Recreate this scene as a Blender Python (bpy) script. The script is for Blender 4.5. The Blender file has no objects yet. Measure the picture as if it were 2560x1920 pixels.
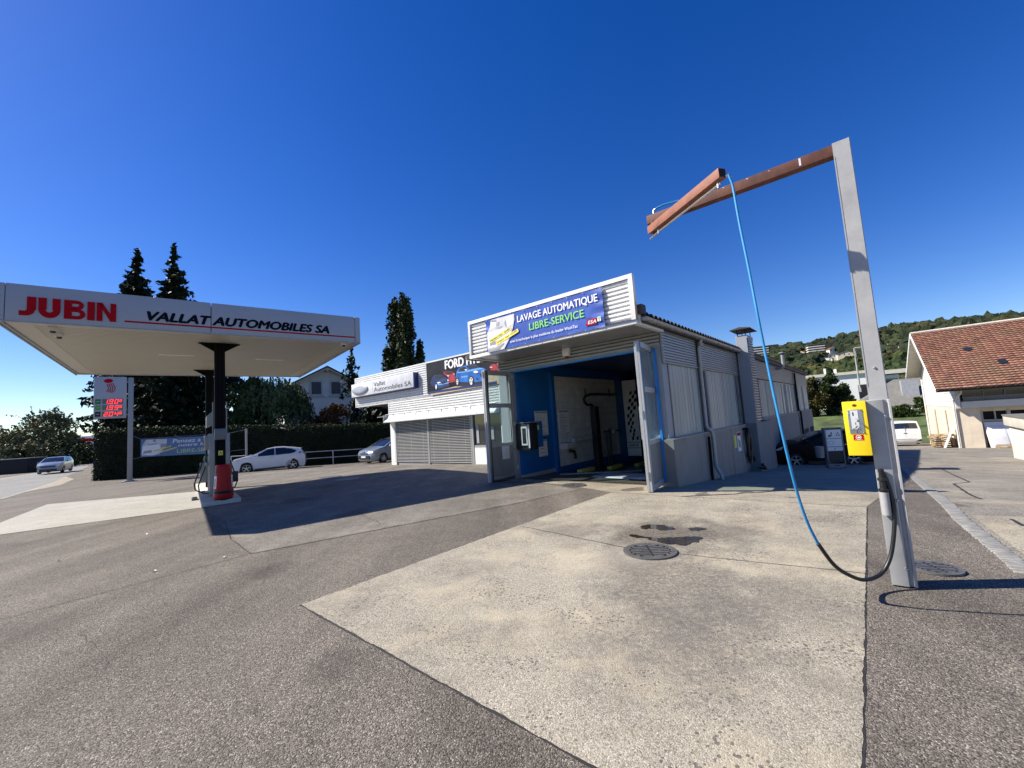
import bpy, bmesh, math, random
import numpy as np
from mathutils import Vector, Matrix, noise as mnoise

SC = bpy.context.scene
COL = SC.collection
R = math.radians
random.seed(7)

# ---------------------------------------------------------------- camera
FPX, PITCH, ROLL, EYE = 1050.8621, 0.0906504, 0.0679697, 1.6
YA, YC = 0.7079917, 0.9011157          # headings of the wash hall and of the canopy
def cam_axes():
    f = Vector((0, math.cos(PITCH), math.sin(PITCH)))
    u = Vector((0, -math.sin(PITCH), math.cos(PITCH)))
    r = Vector((1, 0, 0))
    cr, sr = math.cos(ROLL), math.sin(ROLL)
    return cr*r - sr*u, cr*u + sr*r, f
CR, CU, CF = cam_axes()
cam = bpy.data.cameras.new("camera")
cam.sensor_width = 36.0
cam.lens = 36.0*FPX/2560.0
cam.clip_start = 0.05
cam.clip_end = 6000.0
camo = bpy.data.objects.new("camera", cam)
COL.objects.link(camo)
m = Matrix((CR, CU, -CF)).transposed().to_4x4()
m.translation = Vector((0, 0, EYE))
camo.matrix_world = m
SC.camera = camo

# ---------------------------------------------------------------- sky, sun, exposure
SUN_EL = R(42.0)
SUN_AZ = R(7.0)                          # the sun stands left of the picture, a little beyond it
SUN_DIR = Vector((-math.cos(SUN_EL)*math.cos(SUN_AZ), math.cos(SUN_EL)*math.sin(SUN_AZ), math.sin(SUN_EL)))     # towards the sun
w = bpy.data.worlds.new("World")
SC.world = w
w.use_nodes = True
nt = w.node_tree
bg = nt.nodes["Background"]
sky = nt.nodes.new("ShaderNodeTexSky")
sky.sky_type = 'NISHITA'
sky.sun_disc = False
sky.sun_elevation = SUN_EL
sky.sun_rotation = R(-83.0)
sky.altitude = 400.0
sky.air_density = 1.0
sky.dust_density = 0.25
sky.ozone_density = 3.0
hs = nt.nodes.new("ShaderNodeHueSaturation")
hs.inputs['Saturation'].default_value = 1.38
hs.inputs['Hue'].default_value = 0.520
nt.links.new(sky.outputs[0], hs.inputs['Color'])
nt.links.new(hs.outputs[0], bg.inputs[0])
bg.inputs[1].default_value = 0.083
sun = bpy.data.lights.new("sun", 'SUN')
sun.energy = 5.0
sun.angle = R(0.5)
sun.color = (1.0, 0.93, 0.82)
suno = bpy.data.objects.new("sun", sun)
COL.objects.link(suno)
suno.rotation_euler = SUN_DIR.to_track_quat('Z', 'Y').to_euler()
suno.location = (0, 0, 60)
SC.view_settings.view_transform = 'Standard'
SC.view_settings.look = 'None'
SC.view_settings.exposure = 0.85
SC.view_settings.gamma = 1.0
SC.view_settings.use_curve_mapping = False

# ---------------------------------------------------------------- ground height and frames
def spf(x, k): return 0.5*(x + math.sqrt(x*x + k))
SA, CA = math.sin(YA), math.cos(YA)
def gz(x, y):
    a = x*SA + y*CA
    b = -x*CA + y*SA
    t = min(1.0, max(0.0, (b-4)/8)); wgt = t*t*(3-2*t)
    s = spf(a-8.6, 1.0); s = min(s - 0.27*spf(s-12, 4.0), 48)
    q = spf(b-14, 4.0); q = q - spf(q-18, 4.0)
    return -(.082*(1-wgt) + .036*wgt)*s - .022*q

class Frame:
    def __init__(self, ox, oy, rot):
        self.o = (ox, oy); self.rot = rot
        self.c, self.s = math.cos(rot), math.sin(rot)
    def P(self, x, y, z=0.0):
        return Vector((self.o[0] + x*self.c - y*self.s, self.o[1] + x*self.s + y*self.c, z))
    def g(self, x, y):
        p = self.P(x, y); return gz(p.x, p.y)
N = Frame(0, 0, 0.0)
W = Frame(3.589, 9.627, -YA)                 # wash hall: x along its front, y to the back
C = Frame(-4.47, 12.48, math.pi/2 - YC)      # canopy: x along its front, y to the back
def ray(u, v):
    d = (u-1280)*CR - (v-960)*CU + FPX*CF
    return d
def at(u, v, Y):
    """world point at depth Y that a sight line of the survey picture meets"""
    d = ray(u, v); k = Y/d.y
    return Vector((d.x*k, Y, EYE + d.z*k))

# ---------------------------------------------------------------- mesh collector
class MB:
    def __init__(self): self.v = []; self.f = []; self.mi = []; self.cur = 0
    def add(self, vs, fs):
        o = len(self.v); self.v += [tuple(p) for p in vs]
        self.f += [tuple(i+o for i in f) for f in fs]; self.mi += [self.cur]*len(fs)
        return self
    def box(self, x0, x1, y0, y1, z0, z1):
        vs = [(x0,y0,z0),(x1,y0,z0),(x1,y1,z0),(x0,y1,z0),(x0,y0,z1),(x1,y0,z1),(x1,y1,z1),(x0,y1,z1)]
        return self.add(vs, [(0,3,2,1),(4,5,6,7),(0,1,5,4),(1,2,6,5),(2,3,7,6),(3,0,4,7)])
    def hexa(self, p):      # 8 points, bottom loop then top loop
        return self.add(p, [(0,3,2,1),(4,5,6,7),(0,1,5,4),(1,2,6,5),(2,3,7,6),(3,0,4,7)])
    def quad(self, a, b, c, d): return self.add([a,b,c,d], [(0,1,2,3)])
    def poly(self, pts): return self.add(pts, [tuple(range(len(pts)))])
    def prism(self, pts, axis, d0, d1):
        n = len(pts)
        def mk(p, d): return {'x':(d,p[0],p[1]), 'y':(p[0],d,p[1]), 'z':(p[0],p[1],d)}[axis]
        vs = [mk(p,d0) for p in pts] + [mk(p,d1) for p in pts]
        fs = [tuple(range(n))[::-1], tuple(range(n,2*n))] + [(i,(i+1)%n,n+(i+1)%n,n+i) for i in range(n)]
        return self.add(vs, fs)
    def tube(self, pts, r, n=10, caps=True):
        pts = [Vector(p) for p in pts]; rs = r if isinstance(r, (list,tuple)) else [r]*len(pts)
        vs = []; up = None
        for i, p in enumerate(pts):
            a = pts[max(0,i-1)]; b = pts[min(len(pts)-1,i+1)]
            d = (b-a)
            if d.length < 1e-9: d = Vector((0,0,1))
            d.normalize()
            if up is None:
                up = Vector((0,0,1)) if abs(d.z) < .9 else Vector((1,0,0))
            s = d.cross(up)
            if s.length < 1e-6: s = d.orthogonal()
            s.normalize(); up = s.cross(d).normalized()
            for k in range(n):
                t = 2*math.pi*k/n
                vs.append(p + (s*math.cos(t) + up*math.sin(t))*rs[i])
        fs = []
        for i in range(len(pts)-1):
            for k in range(n):
                k2 = (k+1)%n
                fs.append((i*n+k, i*n+k2, (i+1)*n+k2, (i+1)*n+k))
        if caps: fs += [tuple(range(n))[::-1], tuple(range((len(pts)-1)*n, len(pts)*n))]
        return self.add(vs, fs)
    def cyl(self, p0, p1, r, n=16): return self.tube([p0, p1], r, n)
    def bar(self, p0, p1, wx, wz):
        """rectangular bar from p0 to p1: wx sideways, wz across"""
        a = Vector(p0); b = Vector(p1); d = (b-a).normalized()
        up = Vector((0,0,1)) if abs(d.z) < .95 else Vector((0,1,0))
        s = d.cross(up).normalized(); u = s.cross(d)
        vs = []
        for p in (a, b):
            for sx, sz in ((-1,-1),(1,-1),(1,1),(-1,1)):
                vs.append(p + s*sx*wx/2 + u*sz*wz/2)
        return self.add(vs, [(0,3,2,1),(4,5,6,7),(0,1,5,4),(1,2,6,5),(2,3,7,6),(3,0,4,7)])
    def lathe(self, prof, c=(0,0,0), n=24, axis='z', caps=True):
        vs = []
        for r, h in prof:
            for k in range(n):
                t = 2*math.pi*k/n; a, b = r*math.cos(t), r*math.sin(t)
                p = {'z':(a,b,h), 'y':(a,h,b), 'x':(h,a,b)}[axis]
                vs.append((c[0]+p[0], c[1]+p[1], c[2]+p[2]))
        fs = []
        for i in range(len(prof)-1):
            for k in range(n):
                k2 = (k+1)%n
                fs.append((i*n+k, i*n+k2, (i+1)*n+k2, (i+1)*n+k))
        if caps: fs += [tuple(range(n))[::-1], tuple(range((len(prof)-1)*n, len(prof)*n))]
        return self.add(vs, fs)
    def disc(self, c, rx, rz, n=28, axis='y'):
        pts = []
        for k in range(n):
            t = 2*math.pi*k/n; a, b = rx*math.cos(t), rz*math.sin(t)
            pts.append({'y':(c[0]+a,c[1],c[2]+b), 'z':(c[0]+a,c[1]+b,c[2]), 'x':(c[0],c[1]+a,c[2]+b)}[axis])
        return self.poly(pts)
    def corrugate(self, a0, a1, z0, z1, off, depth, pitch, face, back=True):
        """horizontally ribbed sheet. face '-y': spans x a0..a1 at y=off; '+x': spans y at x=off"""
        prof = []; z = z1
        sgn = -1 if face in ('-y','-x') else 1
        while z > z0 + 1e-6:
            for fr, d in ((0.0, .0), (.16, 1.0), (.70, 1.0), (.86, .0)):
                zz = z - fr*pitch
                if zz >= z0: prof.append((zz, d*depth))
            z -= pitch
        prof.append((z0, 0.0))
        vs = []
        for zz, d in prof:
            o = off + sgn*d
            for a in (a0, a1):
                vs.append((a, o, zz) if face in ('-y','+y') else (o, a, zz))
        fs = [(2*i, 2*i+1, 2*i+3, 2*i+2) for i in range(len(prof)-1)]
        return self.add(vs, fs)
    def build(self, name, mat, parent=None, at=None, frame=None, smooth=False, bevel=0.0, segs=2):
        me = bpy.data.meshes.new(name)
        off = Vector(at) if at is not None else (Vector(parent['_at']) if parent is not None and '_at' in parent.keys() else Vector((0,0,0)))
        me.from_pydata([(p[0]-off.x, p[1]-off.y, p[2]-off.z) for p in self.v], [], self.f)
        mats = mat if isinstance(mat, (list,tuple)) else [mat]
        for mm in mats: me.materials.append(mm)
        if len(mats) > 1: me.polygons.foreach_set('material_index', self.mi)
        bm = bmesh.new(); bm.from_mesh(me); bmesh.ops.recalc_face_normals(bm, faces=bm.faces[:])
        if bevel > 0:
            bmesh.ops.remove_doubles(bm, verts=bm.verts[:], dist=1e-5)
            es = [e for e in bm.edges if len(e.link_faces) == 2 and e.calc_face_angle(0) > .6]
            bmesh.ops.bevel(bm, geom=es, offset=bevel, segments=segs, profile=.6, affect='EDGES', clamp_overlap=True)
        bm.to_mesh(me); bm.free()
        if smooth or bevel > 0:
            me.polygons.foreach_set('use_smooth', [True]*len(me.polygons))
            me.set_sharp_from_angle(angle=R(38))
        o = bpy.data.objects.new(name, me); COL.objects.link(o)
        if parent is not None: o.parent = parent
        else:
            fr = frame or N
            o.location = fr.P(off.x, off.y, off.z) if at is not None else fr.P(0,0,0)
            o.rotation_euler = (0,0,fr.rot)
        return o

def tag(o, label=None, cat=None, group=None, kind=None):
    if label: o['label'] = label
    if cat: o['category'] = cat
    if group: o['group'] = group
    if kind: o['kind'] = kind
    return o
def thing(name, label, cat, frame=N, at=(0,0,0), group=None, rot=0.0):
    """Empty at the thing's base; parts give their shapes in the frame's own coordinates"""
    o = bpy.data.objects.new(name, None); COL.objects.link(o)
    o.empty_display_size = .3
    o.location = frame.P(*at); o.rotation_euler = (0,0,frame.rot+rot)
    o['_at'] = tuple(float(q) for q in at)
    return tag(o, label, cat, group)
def sub(o):   # a part whose children share its coordinates
    o['_at'] = tuple(o.parent['_at']) if o.parent and '_at' in o.parent.keys() else (0.0,0.0,0.0)
    return o
def copy_tree(o, parent=None):
    c = o.copy(); COL.objects.link(c)
    if parent is not None: c.parent = parent
    for ch in list(o.children): copy_tree(ch, c)
    return c

# ---------------------------------------------------------------- materials
def nd(nt, t, **k):
    n = nt.nodes.new(t)
    for a, b in k.items(): setattr(n, a, b)
    return n
def mk(name, col, rough=.5, metal=0.0, var=.08, vs=3.0, bump=0.0, bs=60.0, spec=.5, coat=0.0, dirt=0.0):
    mt = bpy.data.materials.new(name); mt.use_nodes = True
    t = mt.node_tree; b = t.nodes['Principled BSDF']
    b.inputs['Roughness'].default_value = rough; b.inputs['Metallic'].default_value = metal
    b.inputs['Specular IOR Level'].default_value = spec
    b.inputs['Coat Weight'].default_value = coat; b.inputs['Coat Roughness'].default_value = .05
    tc = nd(t,'ShaderNodeTexCoord')
    n1 = nd(t,'ShaderNodeTexNoise'); n1.inputs['Scale'].default_value = vs; n1.inputs['Detail'].default_value = 6; n1.inputs['Roughness'].default_value = .65
    t.links.new(tc.outputs['Object'], n1.inputs['Vector'])
    rp = nd(t,'ShaderNodeValToRGB')
    rp.color_ramp.elements[0].position = .3; rp.color_ramp.elements[1].position = .7
    lo = [max(0,q*(1-var*1.6)) for q in col]; hi = [min(1,q*(1+var)) for q in col]
    rp.color_ramp.elements[0].color = (*lo,1); rp.color_ramp.elements[1].color = (*hi,1)
    t.links.new(n1.outputs['Fac'], rp.inputs['Fac'])
    outc = rp.outputs['Color']
    if dirt > 0:
        n2 = nd(t,'ShaderNodeTexNoise'); n2.inputs['Scale'].default_value = 1.3; n2.inputs['Detail'].default_value = 9; n2.inputs['Roughness'].default_value = .75
        mp = nd(t,'ShaderNodeMapping'); mp.inputs['Scale'].default_value = (2.2,2.2,.5)
        t.links.new(tc.outputs['Object'], mp.inputs['Vector']); t.links.new(mp.outputs[0], n2.inputs['Vector'])
        r2 = nd(t,'ShaderNodeValToRGB'); r2.color_ramp.elements[0].position = .5; r2.color_ramp.elements[1].position = .78
        r2.color_ramp.elements[0].color = (0,0,0,1); r2.color_ramp.elements[1].color = (dirt,dirt,dirt,1)
        t.links.new(n2.outputs['Fac'], r2.inputs['Fac'])
        mx = nd(t,'ShaderNodeMix', data_type='RGBA'); mx.inputs[7].default_value = (col[0]*.35, col[1]*.32, col[2]*.28, 1)
        t.links.new(r2.outputs['Color'], mx.inputs[0]); t.links.new(outc, mx.inputs[6]); outc = mx.outputs[2]
    t.links.new(outc, b.inputs['Base Color'])
    if rough > .08:
        mr = nd(t,'ShaderNodeMapRange'); mr.inputs['To Min'].default_value = max(.02,rough-.08); mr.inputs['To Max'].default_value = min(1,rough+.1)
        t.links.new(n1.outputs['Fac'], mr.inputs['Value']); t.links.new(mr.outputs[0], b.inputs['Roughness'])
    if bump > 0:
        n3 = nd(t,'ShaderNodeTexNoise'); n3.inputs['Scale'].default_value = bs; n3.inputs['Detail'].default_value = 4
        t.links.new(tc.outputs['Object'], n3.inputs['Vector'])
        bp = nd(t,'ShaderNodeBump'); bp.inputs['Strength'].default_value = min(1,bump); bp.inputs['Distance'].default_value = .02
        t.links.new(n3.outputs['Fac'], bp.inputs['Height']); t.links.new(bp.outputs[0], b.inputs['Normal'])
    return mt
def emit(name, col, s):
    mt = bpy.data.materials.new(name); mt.use_nodes = True
    b = mt.node_tree.nodes['Principled BSDF']
    b.inputs['Base Color'].default_value = (*col,1); b.inputs['Emission Color'].default_value = (*col,1); b.inputs['Emission Strength'].default_value = s
    return mt
def glass(name, tint=(.8,.88,.86), rough=.02, alpha=.25):
    """thin pane: part reflection, part clear"""
    mt = bpy.data.materials.new(name); mt.use_nodes = True
    t = mt.node_tree; b = t.nodes['Principled BSDF']; o = t.nodes['Material Output']
    b.inputs['Base Color'].default_value = (*[q*.35 for q in tint],1); b.inputs['Roughness'].default_value = rough; b.inputs['Specular IOR Level'].default_value = .9
    tr = nd(t,'ShaderNodeBsdfTransparent'); tr.inputs[0].default_value = (*tint,1)
    lw = nd(t,'ShaderNodeLayerWeight'); fr = nd(t,'ShaderNodeMath', operation='POWER'); fr.inputs[1].default_value = 4.0; t.links.new(lw.outputs['Facing'], fr.inputs[0])
    ad = nd(t,'ShaderNodeMath', operation='MULTIPLY_ADD'); ad.inputs[1].default_value = .85; ad.inputs[2].default_value = alpha; ad.use_clamp = True
    mx = nd(t,'ShaderNodeMixShader')
    t.links.new(fr.outputs[0], ad.inputs[0]); t.links.new(ad.outputs[0], mx.inputs[0])
    t.links.new(tr.outputs[0], mx.inputs[1]); t.links.new(b.outputs[0], mx.inputs[2]); t.links.new(mx.outputs[0], o.inputs[0])
    return mt

def aggregate(name, stones, big=(.75,1.15), scale=95.0, bump=.5, grime=.0, sand=None, pits=None, spots=(), tracks=0.0):
    """paving with visible stones: a colour per voronoi cell, patchy wear on top"""
    mt = bpy.data.materials.new(name); mt.use_nodes = True
    t = mt.node_tree; b = t.nodes['Principled BSDF']; b.inputs['Roughness'].default_value = .82; b.inputs['Specular IOR Level'].default_value = .3
    tc = nd(t,'ShaderNodeTexCoord'); L = t.links.new
    dn = nd(t,'ShaderNodeTexNoise'); dn.inputs['Scale'].default_value = 60; dn.inputs['Detail'].default_value = 2
    L(tc.outputs['Object'], dn.inputs['Vector'])
    mxv = nd(t,'ShaderNodeMix', data_type='RGBA', blend_type='ADD'); mxv.inputs[0].default_value = .012
    L(tc.outputs['Object'], mxv.inputs[6]); L(dn.outputs['Color'], mxv.inputs[7])
    vo = nd(t,'ShaderNodeTexVoronoi'); vo.inputs['Scale'].default_value = scale; vo.inputs['Randomness'].default_value = 1
    L(mxv.outputs[2], vo.inputs['Vector'])
    sp = nd(t,'ShaderNodeSeparateColor'); L(vo.outputs['Color'], sp.inputs[0])
    rp = nd(t,'ShaderNodeValToRGB'); rp.color_ramp.interpolation = 'LINEAR'
    while len(rp.color_ramp.elements) < len(stones): rp.color_ramp.elements.new(.5)
    for e, (p, c_) in zip(rp.color_ramp.elements, stones): e.position = p; e.color = (*c_,1)
    L(sp.outputs[0], rp.inputs[0])
    # second, finer set of grains breaks the cell pattern
    vo2 = nd(t,'ShaderNodeTexVoronoi'); vo2.inputs['Scale'].default_value = scale*2.3; L(mxv.outputs[2], vo2.inputs['Vector'])
    sp2 = nd(t,'ShaderNodeSeparateColor'); L(vo2.outputs['Color'], sp2.inputs[0])
    mr2 = nd(t,'ShaderNodeMapRange'); mr2.inputs['To Min'].default_value = .72; mr2.inputs['To Max'].default_value = 1.28; L(sp2.outputs[1], mr2.inputs[0])
    m2 = nd(t,'ShaderNodeMix', data_type='RGBA', blend_type='MULTIPLY'); m2.inputs[0].default_value = 1
    L(rp.outputs[0], m2.inputs[6]); L(mr2.outputs[0], m2.inputs[7])
    out = m2.outputs[2]
    for sc_, lo, hi, det in ((.35, big[0], big[1], 7), (2.6, .86, 1.12, 8)):
        n1 = nd(t,'ShaderNodeTexNoise'); n1.inputs['Scale'].default_value = sc_; n1.inputs['Detail'].default_value = det; n1.inputs['Roughness'].default_value = .7
        L(tc.outputs['Object'], n1.inputs['Vector'])
        mr = nd(t,'ShaderNodeMapRange'); mr.inputs['From Min'].default_value = .3; mr.inputs['From Max'].default_value = .7; mr.inputs['To Min'].default_value = lo; mr.inputs['To Max'].default_value = hi
        L(n1.outputs['Fac'], mr.inputs[0])
        mm = nd(t,'ShaderNodeMix', data_type='RGBA', blend_type='MULTIPLY'); mm.inputs[0].default_value = 1
        L(out, mm.inputs[6]); L(mr.outputs[0], mm.inputs[7]); out = mm.outputs[2]
    if sand:
        n4 = nd(t,'ShaderNodeTexNoise'); n4.inputs['Scale'].default_value = .9; n4.inputs['Detail'].default_value = 10; n4.inputs['Roughness'].default_value = .72
        mp = nd(t,'ShaderNodeMapping'); mp.inputs['Location'].default_value = (3.1,1.7,0); L(tc.outputs['Object'], mp.inputs[0]); L(mp.outputs[0], n4.inputs['Vector'])
        r4 = nd(t,'ShaderNodeValToRGB'); r4.color_ramp.elements[0].position = .50; r4.color_ramp.elements[1].position = .70
        r4.color_ramp.elements[0].color = (0,0,0,1); r4.color_ramp.elements[1].color = (.75,.75,.75,1); L(n4.outputs['Fac'], r4.inputs[0])
        m4 = nd(t,'ShaderNodeMix', data_type='RGBA'); m4.inputs[7].default_value = (*sand,1)
        L(r4.outputs[0], m4.inputs[0]); L(out, m4.inputs[6]); out = m4.outputs[2]
    if grime > 0:
        n5 = nd(t,'ShaderNodeTexNoise'); n5.inputs['Scale'].default_value = .62; n5.inputs['Detail'].default_value = 9; n5.inputs['Roughness'].default_value = .7
        mp = nd(t,'ShaderNodeMapping'); mp.inputs['Location'].default_value = (7.3,-2.2,0); L(tc.outputs['Object'], mp.inputs[0]); L(mp.outputs[0], n5.inputs['Vector'])
        r5 = nd(t,'ShaderNodeValToRGB'); r5.color_ramp.elements[0].position = .50; r5.color_ramp.elements[1].position = .72
        r5.color_ramp.elements[0].color = (0,0,0,1); r5.color_ramp.elements[1].color = (grime,grime,grime,1); L(n5.outputs['Fac'], r5.inputs[0]); f5 = nd(t,'ShaderNodeTexNoise'); f5.inputs['Scale'].default_value = 26; f5.inputs['Detail'].default_value = 6; f5.inputs['Roughness'].default_value = .75; L(tc.outputs['Object'], f5.inputs['Vector']); q5 = nd(t,'ShaderNodeMapRange'); q5.inputs['From Min'].default_value = .42; q5.inputs['From Max'].default_value = .56; q5.inputs['To Min'].default_value = .25; L(f5.outputs['Fac'], q5.inputs[0]); w5 = nd(t,'ShaderNodeMath', operation='MULTIPLY'); L(r5.outputs[0], w5.inputs[0]); L(q5.outputs[0], w5.inputs[1])
        m5 = nd(t,'ShaderNodeMix', data_type='RGBA'); m5.inputs[7].default_value = (.105,.090,.078,1)
        L(w5.outputs[0], m5.inputs[0]); L(out, m5.inputs[6]); out = m5.outputs[2]
    if pits:
        vp = nd(t,'ShaderNodeTexVoronoi'); vp.inputs['Scale'].default_value = pits; L(mxv.outputs[2], vp.inputs['Vector'])
        n6 = nd(t,'ShaderNodeTexNoise'); n6.inputs['Scale'].default_value = 1.6; n6.inputs['Detail'].default_value = 5; L(tc.outputs['Object'], n6.inputs['Vector'])
        th = nd(t,'ShaderNodeMapRange'); th.inputs['From Min'].default_value = .35; th.inputs['From Max'].default_value = .7; th.inputs['To Min'].default_value = .12; th.inputs['To Max'].default_value = .40; L(n6.outputs['Fac'], th.inputs[0]); th.inputs['From Min'].default_value = .40; th.inputs['From Max'].default_value = .62; th.inputs['To Max'].default_value = .46
        lt = nd(t,'ShaderNodeMath', operation='LESS_THAN'); L(vp.outputs['Distance'], lt.inputs[0]); L(th.outputs[0], lt.inputs[1])
        sp3 = nd(t,'ShaderNodeSeparateColor'); L(vp.outputs['Color'], sp3.inputs[0])
        g3 = nd(t,'ShaderNodeMath', operation='GREATER_THAN'); g3.inputs[1].default_value = .42; L(sp3.outputs[2], g3.inputs[0])
        mu = nd(t,'ShaderNodeMath', operation='MULTIPLY'); L(lt.outputs[0], mu.inputs[0]); L(g3.outputs[0], mu.inputs[1])
        mu2 = nd(t,'ShaderNodeMath', operation='MULTIPLY'); mu2.inputs[1].default_value = .80; L(mu.outputs[0], mu2.inputs[0])
        m6 = nd(t,'ShaderNodeMix', data_type='RGBA'); m6.inputs[7].default_value = (.085,.075,.066,1)
        L(mu2.outputs[0], m6.inputs[0]); L(out, m6.inputs[6]); out = m6.outputs[2]
    fine = nd(t,'ShaderNodeTexNoise'); fine.inputs['Scale'].default_value = 24; fine.inputs['Detail'].default_value = 7; fine.inputs['Roughness'].default_value = .75
    L(tc.outputs['Object'], fine.inputs['Vector'])
    for (sx, sy, rad, amt, cl) in spots:        # oil and dirt that has settled at a place
        sbv = nd(t,'ShaderNodeVectorMath', operation='DISTANCE'); sbv.inputs[1].default_value = (sx,sy,0)
        fl = nd(t,'ShaderNodeVectorMath', operation='MULTIPLY'); fl.inputs[1].default_value = (1,1,0); L(tc.outputs['Object'], fl.inputs[0]); L(fl.outputs[0], sbv.inputs[0])
        wob = nd(t,'ShaderNodeTexNoise'); wob.inputs['Scale'].default_value = 2.2; wob.inputs['Detail'].default_value = 8; wob.inputs['Roughness'].default_value = .7; L(tc.outputs['Object'], wob.inputs['Vector'])
        ma = nd(t,'ShaderNodeMath', operation='MULTIPLY_ADD'); ma.inputs[1].default_value = -2.4*rad; L(wob.outputs['Fac'], ma.inputs[0])
        ma2 = nd(t,'ShaderNodeMath', operation='ADD'); ma2.inputs[1].default_value = 1.2*rad; L(sbv.outputs['Value'], ma2.inputs[0]); L(ma2.outputs[0], ma.inputs[2])
        mr7 = nd(t,'ShaderNodeMapRange'); mr7.inputs['From Min'].default_value = rad*1.1; mr7.inputs['From Max'].default_value = rad*.45; mr7.inputs['To Max'].default_value = min(1.0,amt*1.35); L(ma.outputs[0], mr7.inputs[0])
        mf = nd(t,'ShaderNodeMapRange'); mf.inputs['From Min'].default_value = .40; mf.inputs['From Max'].default_value = .57; mf.inputs['To Min'].default_value = .30; mf.inputs['To Max'].default_value = 1.0; L(fine.outputs['Fac'], mf.inputs[0])
        mul = nd(t,'ShaderNodeMath', operation='MULTIPLY'); L(mr7.outputs[0], mul.inputs[0]); L(mf.outputs[0], mul.inputs[1])
        mxs = nd(t,'ShaderNodeMix', data_type='RGBA'); mxs.inputs[7].default_value = (*cl,1); L(mul.outputs[0], mxs.inputs[0]); L(out, mxs.inputs[6]); out = mxs.outputs[2]
    if tracks > 0:          # tyre wear: long soft streaks
        for rot, sc8, loc in ((-.55,(.9,.05,1),(0,0,0)),(.66,(.7,.06,1),(5,2,0))):
            mp8 = nd(t,'ShaderNodeMapping'); mp8.inputs['Rotation'].default_value = (0,0,rot); mp8.inputs['Scale'].default_value = sc8; mp8.inputs['Location'].default_value = loc; L(tc.outputs['Object'], mp8.inputs[0])
            n8 = nd(t,'ShaderNodeTexNoise'); n8.inputs['Scale'].default_value = 1.6; n8.inputs['Detail'].default_value = 6; n8.inputs['Roughness'].default_value = .6; L(mp8.outputs[0], n8.inputs['Vector'])
            mr8 = nd(t,'ShaderNodeMapRange'); mr8.inputs['From Min'].default_value = .35; mr8.inputs['From Max'].default_value = .68; mr8.inputs['To Min'].default_value = 1-tracks; mr8.inputs['To Max'].default_value = 1+tracks*.55; L(n8.outputs['Fac'], mr8.inputs[0])
            m8 = nd(t,'ShaderNodeMix', data_type='RGBA', blend_type='MULTIPLY'); m8.inputs[0].default_value = 1; L(out, m8.inputs[6]); L(mr8.outputs[0], m8.inputs[7]); out = m8.outputs[2]
        n9 = nd(t,'ShaderNodeTexNoise'); n9.inputs['Scale'].default_value = 1.1; n9.inputs['Detail'].default_value = 3; L(tc.outputs['Object'], n9.inputs['Vector'])
        r9 = nd(t,'ShaderNodeMapRange'); r9.inputs['From Min'].default_value = .70; r9.inputs['From Max'].default_value = .80; r9.inputs['To Max'].default_value = .6; L(n9.outputs['Fac'], r9.inputs[0])
        m9 = nd(t,'ShaderNodeMix', data_type='RGBA'); m9.inputs[7].default_value = (.06,.054,.048,1); L(r9.outputs[0], m9.inputs[0]); L(out, m9.inputs[6]); out = m9.outputs[2]
    L(out, b.inputs['Base Color'])
    bp = nd(t,'ShaderNodeBump'); bp.inputs['Strength'].default_value = bump; bp.inputs['Distance'].default_value = .006; bp.invert = True
    L(vo.outputs['Distance'], bp.inputs['Height']); L(bp.outputs[0], b.inputs['Normal'])
    return mt

def leafmat(name, a, b_, c_=None, rough=.55):
    mt = bpy.data.materials.new(name); mt.use_nodes = True
    t = mt.node_tree; b = t.nodes['Principled BSDF']; L = t.links.new
    b.inputs['Roughness'].default_value = rough; b.inputs['Specular IOR Level'].default_value = .12
    g = nd(t,'ShaderNodeNewGeometry'); tc = nd(t,'ShaderNodeTexCoord')
    n1 = nd(t,'ShaderNodeTexNoise'); n1.inputs['Scale'].default_value = .55; n1.inputs['Detail'].default_value = 4; L(tc.outputs['Object'], n1.inputs['Vector'])
    ad = nd(t,'ShaderNodeMath', operation='MULTIPLY_ADD'); ad.inputs[1].default_value = .5; L(g.outputs['Random Per Island'], ad.inputs[0])
    sb = nd(t,'ShaderNodeMath', operation='SUBTRACT'); sb.inputs[1].default_value = .25; L(n1.outputs['Fac'], sb.inputs[0]); L(sb.outputs[0], ad.inputs[2])
    rp = nd(t,'ShaderNodeValToRGB'); rp.color_ramp.elements[0].color = (*a,1); rp.color_ramp.elements[1].color = (*b_,1)
    rp.color_ramp.elements[0].position = .15; rp.color_ramp.elements[1].position = .7
    if c_: e = rp.color_ramp.elements.new(.92); e.color = (*c_,1)
    L(ad.outputs[0], rp.inputs[0]); L(rp.outputs[0], b.inputs['Base Color'])
    return mt

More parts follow.
